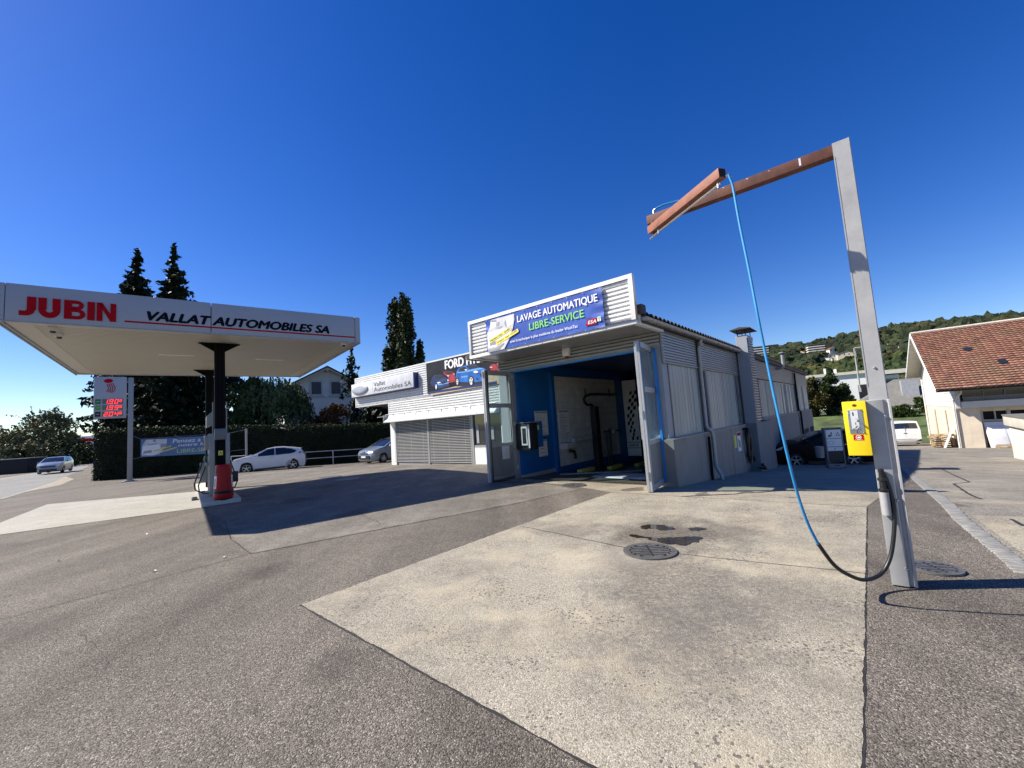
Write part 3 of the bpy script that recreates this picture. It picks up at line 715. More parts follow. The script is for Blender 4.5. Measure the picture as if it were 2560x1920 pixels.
mb = MB(); mb.box(-.40,-.19,.3,27.0,.9,2.8); mb.build('wall_core', M['hole'], wash)
# upper cladding on the side
for a,b in ((.0,2.44),(2.66,7.30),(9.9,20.4),(20.55,27.0)):
    z0 = 2.76; mb = MB(); mb.corrugate(a,b,z0,3.52,-.09,.035,.068,'+x'); mb.box(-.09,-.045,a-.02,a+.02,z0,3.52); mb.box(-.09,-.04,a,b,z0-.03,z0); mb.build('cladding', M['alu_grey'], wash)
# gutter and downpipe
mb = MB(); n = 8
prof = [(.03+.075*math.sin(t)+.045, 3.60-.075*math.cos(t)) for t in [math.pi*k/n-math.pi/2 for k in range(n+1)]]
vs = []
for y in (-1.25, 7.1):
    vs += [(px,y,pz) for px,pz in prof]
mb.add(vs, [(i,i+1,n+1+i+1,n+1+i) for i in range(n)]); mb.add([(px,-1.25,pz) for px,pz in prof], [tuple(range(n+1))])
for y in np.arange(-.9,7,.62): mb.tube([(px*1.0+.004*0,y,pz-.004) for px,pz in prof], .007, 6)
for y in (.8,2.9,5.0): mb.tube([(px,y,pz-.005) for px,pz in prof], .011, 6)
mb.build('gutter', M['steel'], wash, smooth=True)
mb = MB(); mb.tube([(.07,2.55,3.53),(.03,2.55,3.40),(-.02,2.55,3.30),(-.03,2.55,1.15),(-.0,2.56,1.08),(.07,2.6,1.0),(.09,2.62,.9),(.09,2.62,.15),(.09,2.60,.05),(.20,2.58,-.16),(.24,2.57,-.36)], .05, 14); mb.lathe([(.075,3.42),(.05,3.34)], (.05,2.55,0), 14)
mb.tube([(.09,2.62,.62),(.0,2.62,.62)],.015,6); mb.tube([(.09,2.62,.12),(.0,2.62,.12)],.015,6)
mb.build('downpipe', M['steel'], wash, smooth=True)
for q,r_ in (([(.06,2.36,.86),(.04,2.36,-.33)],.035),([(.06,13.23,1.0),(.06,13.25,-1.5)],.035),([(.03,20.48,3.4),(.03,20.48,1.2),(.12,20.4,1.05),(.12,20.4,-1.9)],.05)): MB().tube(q,r_,10).build('downpipe', M['darksteel'], wash, smooth=True)
# chimney
mb = MB(); mb.box(-.02,.335,7.0,7.05,1.0,4.12); mb.box(.33,.36,7.0,7.9,4.0,4.12); mb.box(-.02,.335,7.05,7.88,3.95,4.12); ch = sub(mb.build('chimney', M['column'], wash, bevel=.004, segs=1))
mb = MB(); mb.corrugate(7.06,7.9,1.02,4.0,.30,.05,.095,'+x'); mb.box(.0,.30,7.06,7.9,1.0,3.95); mb.build('louvre_cladding', M['alu_grey'], ch)
mb = MB(); mb.prism([(-.16,4.33),(.50,4.33),(.50,4.35),(.17,4.41),(-.16,4.35)],'y',6.85,8.05); mb.build('cap', M['darkroof'], ch)
mb = MB()
for x,y in ((.04,7.06),(.3,7.06),(.3,7.84),(.04,7.84)): mb.box(x-.012,x+.012,y-.012,y+.012,4.1,4.335)
mb.build('cap_leg', M['darksteel'], ch)
# roof: ribbed dark sheet
mb = MB(); vs = []; ys = []
y = -1.2
while y < 27.0:
    for fr,h in ((0,0),(.25,.055),(.6,.055),(.85,0)): ys.append((y+fr*.24,h))
    y += .24
for x,zz in ((.10,3.66),(-5.4,4.12)): vs += [(x,yy,zz+h) for yy,h in ys]
n = len(ys); mb.add(vs, [(i,i+1,n+i+1,n+i) for i in range(n-1)])
for yy0,yy1 in ((-1.2,27.0),): mb.box(-5.4,.07,yy0,yy1,3.50,3.655)
mb.box(-.20,.10,-1.36,-1.15,3.66,3.86)
mb.build('roof', M['darkroof'], wash)
mb = MB(); mb.tube([(-.06,14.9,3.36),(.16,14.9,3.36),(.25,14.9,3.42),(.28,14.9,3.55),(.28,14.9,4.02)],.07,12); mb.lathe([(.12,4.10),(.15,4.11),(.15,4.13),(.0,4.17)],(.28,14.9,0),14); mb.build('flue_pipe', M['steel'], wash, smooth=True)
# front sign band and its soffit
mb = MB(); F = -1.46
mb.box(-4.98,-.0,F,F+.10,4.43,4.52); mb.box(-4.98,-.0,F,F+.10,3.45,3.54); mb.box(-4.98,-4.90,F,F+.10,3.54,4.43); mb.box(-.10,-.0,F,F+.10,3.54,4.43); mb.box(-4.98,-.02,F+.10,F+.16,3.47,4.50)
fb = sub(mb.build('sign_band', M['white'], wash, bevel=.004, segs=1))
mb = MB(); mb.corrugate(-4.90,-.10,3.54,4.43,F+.085,.05,.094,'-y'); mb.build('cladding', M['alu_white'], fb)
for q in ((-.10,.0,F+.16,.02,3.45,3.56),(-4.98,-4.9,F+.16,.02,3.45,3.56),(-.02,.005,F+.16,-.0,3.565,3.70)): MB().box(*q).build('band_return', M['white'], wash)
mb = MB(); x = -4.9
while x < -.12:
    mb.box(x+.004, min(x+.186,-.104), F+.17, -.06, 3.475, 3.50); x += .19
mb.build('soffit', M['alu_grey'], wash)
mb = MB(); mb.corrugate(-5.2,-.10,3.16,3.475,-.02,.05,.085,'-y'); mb.box(-5.2,-.1,-.02,.10,3.13,3.475); mb.build('door_header_cladding', M['alu_grey'], wash)
mb = MB(); mb.box(-4.75,-.40,-.04,.06,3.085,3.128); mb.build('door_track', M['bluebright'], wash)
mb = MB(); mb.box(-5.25,-4.78,.0,.2,-.3,3.13); mb.build('door_pillar', M['column'], wash, bevel=.004, segs=1)
mb = MB(); mb.box(-.29,-.235,-.07,-.005,.02,3.09); mb.build('door_jamb', M['bluebright'], wash)
# bay interior
mb = MB(); mb.box(-4.95,-4.70,.2,12,-1.3,4.0); mb.build('bay_wall', M['blue'], wash)
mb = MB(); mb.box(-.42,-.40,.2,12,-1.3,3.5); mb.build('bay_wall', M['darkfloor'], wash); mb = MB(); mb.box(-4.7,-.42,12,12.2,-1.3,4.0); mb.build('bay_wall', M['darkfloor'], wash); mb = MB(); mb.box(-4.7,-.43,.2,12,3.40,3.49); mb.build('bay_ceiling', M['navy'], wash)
mb = MB(); mb.box(-4.70,-4.60,1.88,2.05,-.4,3.2); mb.build('pilaster', M['blue'], wash)
mb = MB(); mb.box(-4.70,-4.655,2.06,6.5,.02,3.07); tw = sub(mb.build('tiled_wall', M['tile'], wash))
mb = MB(); z = .22
while z < 3.05: mb.box(-4.656,-4.6525,2.06,6.5,z,z+.007); z += .245
y = 2.2
while y < 6.5: mb.box(-4.656,-4.654,y,y+.005,.02,3.07); y += .155
mb.build('tile_joint', M['greyprint'], tw)
mb = MB(); mb.box(-4.72,-4.68,.12,1.88,-.12,-.0); mb.build('skirting', M['kerb'], wash)
sheet('bay_floor', WP((-4.72,.22),(-.42,.22),(-.42,12),(-4.72,12)), M['darkfloor'], .012)
M['alu_door'] = mk('door_frame_aluminium',(.40,.41,.41),.4,.2,.05,3,dirt=.2)
def leaf(o2, d2, L, z0, z1, flip):
    """folding door leaf pair standing from the hinge o2 along d2"""
    d = Vector((d2[0],d2[1],0)).normalized(); n = Vector((-d.y,d.x,0))*flip
    def P(s,t,z): return (o2[0]+d.x*s+n.x*t, o2[1]+d.y*s+n.y*t, z)
    def slab(mb,s0,s1,t0,t1,za,zb): mb.hexa([P(s0,t0,za),P(s1,t0,za),P(s1,t1,za),P(s0,t1,za),P(s0,t0,zb),P(s1,t0,zb),P(s1,t1,zb),P(s0,t1,zb)])
    fm = MB()
    for t0,t1 in ((0,.05),(.06,.11)):
        slab(fm,0,.13,t0,t1,z0,z1); slab(fm,L-.13,L,t0,t1,z0,z1); slab(fm,.13,L-.13,t0,t1,z1-.12,z1); slab(fm,.13,L-.13,t0,t1,2.05,2.17); slab(fm,.13,L-.13,t0,t1,.93,1.02); slab(fm,.13,L-.13,t0,t1,z0,z0+.12)
    slab(fm,L-.01,L+.004,.05,.06,z0,z1)
    f = sub(fm.build('folding_door', M['alu_door'], wash, bevel=.004, segs=1))
    for za,zb,tt in ((2.17,z1-.12,.03),(1.02,2.05,.03),(2.17,z1-.12,.08),(1.02,2.05,.08)):
        gb = MB(); slab(gb,.13,L-.13,tt,tt+.004,za,zb); gb.build('pane', M['paneglass'], f)
    pn = MB(); slab(pn,.13,L-.13,.012,.098,z0+.12,.93); pn.build('lower_panel', M['panel'], f)
    hg = MB()
    for z in (z0+.25,1.5,z1-.2):
        a = P(L+.012,.055,z); hg.tube([a,(a[0],a[1],z+.16)],.016,8); a = P(-.01,-.01,z); hg.tube([a,(a[0],a[1],z+.1)],.014,8)
    hg.build('hinge', M['chrome'], f, smooth=True)
    return f, P, slab
f1,P1,s1 = leaf((-4.72,.0),(0,-1),1.18,-.03,3.12,-1)
mb = MB(); s1(mb,.33,.64,-.004,-.001,.56,.93); nt1 = mb.build('notice', M['paper'], f1)
mb = MB()
for k in range(8): s1(mb,.36,.36+.12+.1*((k*7)%3)/2,-.006,-.0045,.60+.035*k,.607+.035*k)
mb.build('notice_print', M['greyprint'], f1)
mb = MB(); s1(mb,.05,.07,-.05,-.0,.80,.83); s1(mb,.05,.16,-.06,-.045,.80,.82); mb.build('handle', M['chrome'], f1)
f2,P2,s2 = leaf((-.45,.14),(.17,-1),1.36,-.02,3.14,1)
mb = MB(); s2(mb,1.18,1.20,-.06,-.04,1.05,1.75); mb.build('handle', M['chrome'], f2)
# banner over the bay
bn = thing('wash_banner','long blue vinyl banner with white and green lettering on the ribbed sign band','banner',W,(-2.5,F,3.5))
mb = MB(); nx, nz = 48, 14; vs = []
for j in range(nz+1):
    for i in range(nx+1):
        a, b = i/nx, j/nz; x = -4.25+3.55*a; z = 3.52+.88*b
        e = max(0,abs(a-.5)*2-.82)/.18
        yy = F-.022 - .018*e*math.sin(b*21+a*9) - .006*mnoise.noise(Vector((a*9,b*3,1)))
        sag = .010*math.cos(a*2*math.pi*8)*(1 if j in (0,nz) else 0)
        vs.append((x,yy,z+sag*(1 if j == nz else -1)*.6))
mb.add(vs,[(j*(nx+1)+i,j*(nx+1)+i+1,(j+1)*(nx+1)+i+1,(j+1)*(nx+1)+i) for j in range(nz) for i in range(nx)])
mb.build('sheet', M['banner'], bn, smooth=True)
Y1 = F-.038
mb = MB()
for i in range(9):
    for z in (3.535,4.385): mb.disc((-4.21+3.47*i/8,Y1-.004,z),.014,.014,10)
mb.build('eyelet', M['chrome'], bn)
pz = lambda x,y: wf(1180+x*180/2212, 760+y*180/2212, Y1)
def printed(name, parent, mat, polys, y, f):
    mb = MB()
    for k, poly in enumerate(polys):
        q = [f(*p) for p in poly]; mb.poly([(x,y-k*.0004,z) for x,z in q])
    return mb.build(name, mat, parent)
printed('picture_ground', bn, M['palegrey'], [[(575,495),(1290,300),(1300,480),(1250,750),(1150,1060),(990,1380),(500,1500),(490,1370),(465,890),(545,730)]], Y1, pz)
printed('car_print', bn, M['whiteprint'], [[(480,900),(850,790),(920,760),(700,760),(930,660),(960,750),(1080,760),(1200,700),(1180,1010),(1000,1190),(960,1200),(800,1290),(500,1360)], [(590,560),(740,540),(740,700),(600,770),(530,810)], [(1040,400),(1260,330),(1250,620),(1080,700)]], Y1-.002, pz)
printed('car_shade_print', bn, M['greyprint'], [[(705,750),(930,665),(935,740),(830,755)], [(760,570),(830,540),(835,655),(750,690)], [(1000,560),(1030,480),(1060,710),(1000,640)], [(545,1190),(800,1120),(960,1150),(720,1240),(555,1280)], [(500,1400),(760,1330),(980,1190),(990,1220),(820,1400),(500,1490)], [(580,500),(740,480),(740,530),(590,545)]], Y1-.0045, pz)
printed('height_strip', bn, M['yellow_print'], [[(530,1110),(1175,705),(1210,790),(560,1215)], [(735,1165),(1410,755),(1440,850),(770,1275)]], Y1-.008, pz)
a0 = pz(575,1165); a1 = pz(1165,780); rt = math.atan2(a1[1]-a0[1],a1[0]-a0[0]); ln = math.hypot(a1[0]-a0[0],a1[1]-a0[1])
text('strip_lettering','Hauteur max : 2m60',bn,M['blackink'],a0[0],a0[0]+ln,a0[1]-.01,a0[1]+.055,Y1-.011,rot=rt)
a0 = pz(790,1215); a1 = pz(1385,850); rt = math.atan2(a1[1]-a0[1],a1[0]-a0[0]); ln = math.hypot(a1[0]-a0[0],a1[1]-a0[1])
text('strip_lettering','Largeur max : 2m58',bn,M['blackink'],a0[0],a0[0]+ln,a0[1]-.01,a0[1]+.055,Y1-.011,rot=rt)
text('lettering','LAVAGE AUTOMATIQUE',bn,M['whiteprint'],-3.12,-.82,4.085,4.285,Y1-.002,bold=.022)
text('lettering','LIBRE-SERVICE',bn,M['greenprint'],-2.75,-1.19,3.84,4.015,Y1-.002,bold=.022)
text('lettering','avec la technique la plus moderne du leader WashTec',bn,M['whiteprint'],-3.40,-1.37,3.615,3.705,Y1-.002,bold=.012)
mb = MB(); mb.poly([(-1.17,Y1-.002,3.62),(-.90,Y1-.002,3.62),(-.83,Y1-.002,3.75),(-1.10,Y1-.002,3.75)]); mb.build('logo_field', M['redprint'], bn)
mb = MB(); mb.box(-.86,-.775,Y1-.003,Y1-.002,3.665,3.765); mb.build('logo_square', M['whiteprint'], bn)
mb = MB(); mb.poly([(-.85,Y1-.005,3.72),(-.785,Y1-.005,3.72),(-.785,Y1-.005,3.755),(-.85,Y1-.005,3.755)]); mb.poly([(-.83,Y1-.005,3.675),(-.805,Y1-.005,3.675),(-.805,Y1-.005,3.72),(-.83,Y1-.005,3.72)]); mb.build('logo_mark', M['greenprint'], bn)
text('logo_lettering','ESA',bn,M['whiteprint'],-1.10,-.89,3.65,3.725,Y1-.005,bold=.03,shear=.2)
text('logo_lettering','avec',bn,M['blackink'],-1.17,-1.0,3.765,3.80,Y1-.003,shear=.2)
# objects hanging in and on the hall
t = thing('alarm_siren','small white alarm siren box with a red underside above the bay opening','alarm',W,(-2.61,-.07,3.25))
mb = MB(); mb.hexa([(-2.70,-.20,3.27),(-2.53,-.20,3.27),(-2.53,-.07,3.27),(-2.70,-.07,3.27),(-2.72,-.18,3.48),(-2.51,-.18,3.48),(-2.51,-.07,3.48),(-2.72,-.07,3.48)]); mb.build('housing', M['whiteprint'], t, bevel=.012)
mb = MB(); mb.lathe([(.06,3.275),(.055,3.23),(.03,3.21)],(-2.615,-.13,0),16); mb.build('lamp', M['taillamp'], t, smooth=True)
t = thing('payment_terminal','dark payment terminal in a blue cabinet on the blue bay wall','terminal',W,(-4.65,.4,.75))
mb = MB(); mb.box(-4.69,-4.2,.02,.42,.75,1.55); mb.build('cabinet', M['blackplastic'], t, bevel=.01)
mb = MB(); mb.box(-4.69,-4.30,.43,.80,.80,1.58); mb.build('side_cabinet', M['blue'], t, bevel=.006)
mb = MB(); mb.box(-4.72,-4.15,-.0,.46,1.555,1.575); mb.build('rain_hood', M['panel'], t)
mb = MB(); mb.box(-4.24,-4.19,-.004,.016,.82,1.5); mb.box(-4.50,-4.28,.005,.016,.9,1.45); mb.build('keypad_strip', M['palegrey'], t)
mb = MB(); mb.box(-4.46,-4.32,.001,.006,.95,1.4); mb.box(-4.48,-4.40,.0,.006,.86,.90); mb.build('screen', M['winglass'], t)
mb = MB(); mb.box(-4.298,-4.294,.5,.62,1.32,1.46); mb.build('warning_sticker', M['yellow_print'], t)
def board(name, label, y0, y1, z0, z1, x, rows, head=True):
    t = thing(name, label, 'sign', W, (x,(y0+y1)/2,z0))
    mb = MB(); mb.box(x,x+.012,y0,y1,z0,z1); mb.build('sheet', M['whiteprint'], t)
    mb = MB(); h = z1-z0
    if head: mb.box(x+.012,x+.0135,y0+.02,y1-.02,z1-.09*h,z1-.02*h)
    for k in range(rows):
        zz = z1-.16*h-(k+.5)*(.78*h/rows); mb.box(x+.012,x+.0135,y0+.04,y0+.04+(y1-y0-.1)*(.45+.5*((k*37)%11)/11),zz,zz+.016)
    mb.box(x+.012,x+.0135,y0+.02,y1-.02,z0+.02*h,z0+.05*h)
    mb.build('print', M['greyprint'], t); return t
board('price_board','white price board on the blue bay wall behind the payment terminal',.95,1.62,1.10,1.90,-4.69,9)
board('notice_board','small white notice low on the blue wall under the price board',1.05,1.5,.45,.98,-4.69,3)
board('instruction_board','white instruction board with dark headings on the white tiles',2.22,2.84,1.08,1.90,-4.652,12)
t = thing('wall_basin','grey wall basin with a black waste pipe on the white tiles','basin',W,(-4.4,2.5,.3))
mb = MB(); mb.hexa([(-4.65,2.2,.58),(-4.4,2.25,.58),(-4.4,2.85,.58),(-4.65,2.9,.58),(-4.65,2.15,.78),(-4.33,2.15,.78),(-4.33,2.95,.78),(-4.65,2.95,.78)]); mb.build('bowl', M['palegrey'], t, bevel=.01)
mb = MB(); mb.tube([(-4.5,2.55,.58),(-4.5,2.55,.48),(-4.5,2.8,.46),(-4.5,2.85,.3),(-4.5,2.85,.2)],.045,10); mb.build('waste_pipe', M['black'], t, smooth=True)
tag(MB().tube([(-4.55,2.85,.82),(-4.55,4.05,.85)],.08,14).build('foam_roller', M['palegrey'], None, (-4.55,3.4,.8), W, True),'pale horizontal roller on the tiled wall above the basin','roller')
t = thing('pressure_boom_stand','black high pressure arm on a tall black post before the white tiles','high pressure arm',W,(-4.4,4.4,-.3))
mb = MB(); mb.box(-4.6,-4.38,4.25,4.52,-.4,1.98); mb.build('post', M['blackplastic'], t)
mb = MB(); mb.tube([(-4.5,4.3,1.98),(-4.5,4.2,2.06),(-4.5,3.9,2.05),(-4.5,3.74,2.16),(-4.5,3.72,2.28),(-4.5,3.85,2.38),(-4.5,4.2,2.44),(-4.5,4.8,2.45),(-4.5,6.4,2.44)],.045,10); mb.tube([(-4.5,3.85,2.40),(-4.5,3.85,2.66)],.02,6); mb.tube([(-4.5,5.7,2.36),(-4.5,5.7,2.68)],.025,6); mb.build('boom', M['black'], t, smooth=True)
t = thing('wash_brush_stand','slim black stand pipes with a grey fitting near the back of the tiled wall','pipe',W,(-4.4,5.3,.0))
for q,r_ in (([(-4.45,5.1,-.4),(-4.45,5.1,1.05)],.03),([(-4.45,5.35,-.4),(-4.45,5.35,1.12)],.04),([(-4.5,5.0,1.0),(-4.5,6.4,.98)],.03)): MB().tube(q,r_,8).build('pipe', M['blackplastic'], t, smooth=True)
mb = MB(); mb.box(-4.5,-4.4,5.6,5.8,.9,1.05); mb.build('fitting', M['palegrey'], t, bevel=.01)
t = thing('race_banner','tall white banner with a waving chequered flag at the back of the bay','banner',W,(-4.3,7.2,-.2))
mb = MB(); mb.box(-4.66,-4.05,7.2,7.22,-.15,3.05); mb.build('sheet', M['whiteprint'], t)
mb = MB()
for r_ in range(13):
    for c_ in range(3):
        if (r_+c_)%2: continue
        z = 2.55-.16*r_; ox = -4.42+.12*math.sin(r_*.33+2.4); w_ = .105+.02*math.sin(r_*.5)
        x = ox+c_*w_; s_ = .05
        mb.poly([(x,7.197,z),(x+w_,7.197,z+s_),(x+w_-.01,7.197,z-.15+s_),(x-.01,7.197,z-.15)])
mb.box(-4.64,-4.07,7.197,7.199,.40,.42); mb.box(-4.64,-4.07,7.197,7.199,.17,.19); mb.build('flag_print', M['blackink'], t)
text('lettering','RACE',t,M['blackink'],-4.56,-4.14,.245,.345,7.196,bold=.03,shear=.3)
for i,(x,y) in enumerate(((-4.05,2.75),(-3.95,4.6),(-3.85,6.6))):
    z = gW(x,y)+.012; tag(MB().box(x-.09,x+.09,y-.45,y+.45,z,z+.13).build('wheel_guide', M['yellow_print'], None, (x,y,z), W, bevel=.02), ['yellow wheel guide block nearest the bay entrance','yellow wheel guide block in the middle of the bay','yellow wheel guide block deepest inside the bay'][i],'wheel guide','yellow wheel guides on the bay floor')
t = thing('threshold_grate','long steel drain grate across the bay threshold','grate',W,(-2.5,.75,-.15))
mb = MB(); 
for k in range(60):
    x = -4.5+k*.068; z = gW(x,.8)+.013; mb.box(x,x+.04,.55,1.0,z,z+.02)
mb.build('bars', M['iron'], t)
t = thing('floor_ramp','pale steel drive-on plate with pipes on the bay floor','ramp',W,(-1.6,1.6,-.2))
mb = MB(); z=gW(-1.8,1.6)+.02; mb.hexa([(-3.1,1.2,z),(-.9,1.2,z),(-.9,2.3,z-.05),(-3.1,2.3,z-.05),(-3.0,1.35,z+.06),(-.95,1.35,z+.06),(-.95,2.2,z+.05),(-3.0,2.2,z+.05)]); mb.build('plate', M['palegrey'], t)
for q in ([(-1.0,.9,z+.04),(-.55,1.6,z+.05)],[(-1.2,.9,z+.04),(-.75,1.7,z+.08)],[(-4.2,1.4,z+.06),(-2.2,3.0,z+.02)]): MB().tube(q,.028,8).build('pipe', M['steel'], t, smooth=True)
# signs, hose on the side wall
t = thing('yellow_notice','small yellow notice plate on the grey side wall','sign',W,(.0,5.24,.35)); mb = MB(); mb.box(.001,.012,5.13,5.37,.30,.70); mb.build('plate', M['yellow_print'], t)
t = thing('vacuum_notice','white notice with a red heading beside the coiled vacuum hose','sign',W,(.0,5.7,.3))
mb = MB(); mb.box(.001,.014,5.52,5.95,.16,.78); mb.build('plate', M['whiteprint'], t); mb = MB(); mb.box(.014,.016,5.54,5.93,.66,.76); mb.build('heading', M['redprint'], t)
mb = MB(); mb.box(.014,.016,5.62,5.7,.30,.55); mb.box(.014,.016,5.76,5.84,.26,.5); mb.build('pictogram', M['blackink'], t)
t = thing('vacuum_hose','coiled black vacuum hose hanging on the grey wall beside the chimney','hose',W,(.05,6.6,-.2))
mb = MB(); mb.box(0,.05,6.35,6.85,.80,.87); mb.build('hook', M['darksteel'], t)
mb = MB(); pts = []
for k in range(0,76):
    tt = k/75*2*math.pi*3; rr = .20+.02*math.sin(k*.7); cz = .36-.05*(k//25)
    pts.append((.07+.03*math.sin(k*.37)+.02*(k//25), 6.62+rr*math.sin(tt)*1.0, cz+.46*math.cos(tt)*(1 if k < 50 else 1.25)))
pts += [(.12,6.75,.2),(.12,6.95,-.15),(.16,7.1,-.5),(.42,6.9,-.57),(.55,6.5,-.50)]
mb.tube(pts,.036,8); mb.tube([(.55,6.5,-.50),(.5,6.25,-.34)],[.036,.055],8); mb.build('tube', M['black'], t, smooth=True)
# ================================================================ THE SHOWROOM (left building)
show = thing('showroom','white ribbed showroom with slatted blinds and a deep roof band beyond the forecourt','building',W,(-11,4,-.3))
Y = 4.0
mb = MB(); mb.corrugate(-21.0,-8.0,3.20,4.92,Y-.03,.055,.118,'-y'); mb.corrugate(-17.42,-8.0,2.46,3.19,Y-.03,.055,.118,'-y'); mb.build('cladding', M['alu_white'], show)
mb = MB(); mb.box(-21.06,-5.0,Y-.09,Y+.3,4.93,5.0); mb.box(-21.07,-20.99,Y-.09,Y+.3,3.17,4.93); mb.box(-20.99,-17.42,Y-.085,Y+.3,3.165,3.20); mb.box(-17.47,-17.41,Y-.085,Y+.2,2.44,3.165); mb.build('trim', M['white'], show)
mb = MB(); mb.box(-20.98,-5.0,Y-.02,Y+.28,3.21,4.92); mb.box(-17.4,-5.0,Y+.0,Y+.28,2.3,3.2)
mb.box(-17.42,-8.0,Y+.28,12,-1.2,4.6); mb.build('wall_core', M['white'], show)
mb = MB(); mb.box(-21.06,-17.42,Y+.3,Y+9,3.2,3.3); mb.box(-21.06,-20.9,Y+.3,Y+9,3.3,4.6); mb.box(-21.06,-8,Y+.3,12,4.6,4.7); mb.build('roof', M['darkroof'], show)
mb = MB(); mb.box(-8.85,-8.0,Y-.10,Y+.28,-.8,4.92); mb.build('pillar', M['white'], show)
mb = MB(); mb.prism([(Y-.03,2.47),(Y-.08,2.47),(Y-.45,2.12),(Y-.45,2.06),(Y-.03,2.06)],'x',-17.42,-8.86); mb.build('awning_box', M['palegrey'], show)
mb = MB(); mb.box(-17.46,-17.42,Y-.45,Y,2.04,2.48); mb.box(-18.6,-17.42,Y-.12,Y-.06,2.40,2.44)
x = -17.0
while x < -9: mb.box(x-.02,x+.02,Y-.30,Y-.03,2.47,2.50); x += 1.05
mb.tube([(-17.4,Y-.33,2.50),(-8.9,Y-.33,2.50)],.014,6); mb.build('awning_bracket', M['steel'], show)
mb = MB(); mb.box(-17.40,-16.92,Y-.05,Y+.2,-.7,2.06); mb.build('corner_post', M['white'], show)
mb = MB()
for k in range(24): mb.box(-17.02,-16.97,Y-.058,Y-.05,-.15+.09*k,-.11+.09*k)
mb.build('post_slot', M['greyprint'], show)
z0 = -.30
M['blindslat'] = mk('grey_blind_slats',(.56,.56,.55),.4,.1,.05,2)
def blind(x0, x1):
    fr = MB(); fr.box(x0-.06,x0,Y-.06,Y+.05,z0,2.06); fr.box(x1,x1+.06,Y-.06,Y+.05,z0,2.06); fr.box(x0,x1,Y+.0,Y+.05,z0-.05,z0+.12)
    f = sub(fr.build('window', M['alu_grey'], show))
    gb = MB(); gb.box(x0,x1,Y+.06,Y+.07,z0,2.06); gb.build('pane', M['blackplastic'], f)
    sb = MB(); z = -.14
    while z < 2.03:
        sb.hexa([(x0+.005,Y-.05,z),(x1-.005,Y-.05,z),(x1-.005,Y+.012,z+.014),(x0+.005,Y+.012,z+.014),(x0+.005,Y-.05,z+.018),(x1-.005,Y-.05,z+.018),(x1-.005,Y+.012,z+.022),(x0+.005,Y+.012,z+.022)]); z += .077
    for x in (x0+.35,(x0+x1)/2,x1-.35): sb.box(x-.004,x+.004,Y-.06,Y-.057,z0+.1,2.05)
    sb.build('blind', M['blindslat'], f)
blind(-16.86,-14.06); blind(-13.94,-10.86)
mb = MB(); mb.box(-10.78,-10.66,Y-.06,Y+.08,z0-.1,2.06); mb.box(-10.66,-8.86,Y-.04,Y+.05,.56,.66); f = sub(mb.build('window', M['alu_grey'], show))
mb = MB(); mb.box(-10.66,-8.86,Y+.02,Y+.03,.66,2.06); mb.build('pane', M['winglass'], f)
mb = MB(); mb.box(-10.66,-8.86,Y-.04,Y+.05,-.55,.555); mb.build('apron_panel', M['white'], f)
mb = MB(); mb.box(-9.9,-9.4,Y-.003,Y+.015,.9,1.5); mb.box(-10.5,-10.35,Y-.003,Y+.015,.75,1.6); mb.build('window_sticker', M['greyprint'], f)
mb = MB(); mb.box(-17.42,-8.86,Y-.05,Y+.2,-.75,-.36); mb.build('plinth', M['kerb'], show)
# sign with oval
t = thing('dealer_sign','silver sign box with an oval plate and black lettering on the white ribbed roof band','sign',W,(-17.8,Y,3.75))
mb = MB(); mb.box(-21.02,-14.62,Y-.36,Y-.06,3.79,4.585); mb.build('box', M['palegrey'], t, bevel=.012)
mb = MB(); mb.box(-21.0,-14.60,Y-.34,Y-.06,3.74,3.788); mb.box(-14.618,-14.575,Y-.34,Y-.06,3.76,4.57); mb.build('edge_trim', M['navy'], t)
mb = MB(); mb.box(-18.60,-18.585,Y-.362,Y-.355,3.80,4.575); mb.build('joint', M['greyprint'], t)
mb = MB(); n = 40; ring = []
for rx,rz,d in ((.88,.285,.36),(.88,.285,.42),(.80,.245,.445),(.5,.14,.455)):
    ring.append([(-19.98+rx*math.cos(2*math.pi*k/n),Y-d,4.20+rz*math.sin(2*math.pi*k/n)) for k in range(n)])
vs = sum(ring,[]); fs = [(i*n+k,i*n+(k+1)%n,(i+1)*n+(k+1)%n,(i+1)*n+k) for i in range(3) for k in range(n)]+[tuple(range(3*n,4*n))]
mb.add(vs,fs); mb.build('oval_plate', mk('brushed_silver',(.50,.52,.55),.42,.5,.05,3), t, smooth=True)
text('lettering','Vallat',t,M['blackink'],-18.44,-17.25,4.215,4.455,Y-.364,bold=.008)
text('lettering','Automobiles SA',t,M['blackink'],-18.44,-14.80,3.905,4.145,Y-.364,bold=.012)
# billboard
t = thing('billboard','dark printed billboard with cars and white capitals on the ribbed roof band','billboard',W,(-11.3,Y,3.3))
yb = Y-.14
mb = MB(); mb.box(-13.77,-8.90,yb,Y-.03,3.44,4.92); mb.build('board', mk('billboard_print',(.018,.020,.028),.6,0,.6,.9,spec=.15), t)
mb = MB(); mb.box(-13.77,-8.90,yb-.01,Y-.03,3.33,3.438); mb.build('lower_trim', M['navy'], t)
pb = lambda x,y: wf(1040+x*220/2212, 860+y*220/2212, yb)
def prt(name, mat, polys, lift): return printed(name, t, mat, polys, yb-lift, pb)
def ell(cx_,cy_,rx,ry,n=22): return [(cx_+rx*math.cos(2*math.pi*k/n),cy_+ry*math.sin(2*math.pi*k/n)) for k in range(n)]
M['pblue'] = mk('blue_print',(.025,.16,.55),.4,0,.35,2.0); M['pnavy'] = mk('deep_blue_print',(.02,.045,.17),.4,0,.4,2); M['psand'] = mk('sand_print',(.55,.42,.28),.5,0,.12,4); M['pred'] = mk('dark_red_print',(.36,.03,.035),.4,0,.35,2)
M['plight'] = mk('light_blue_print',(.16,.42,.80),.4,0,.2,3)
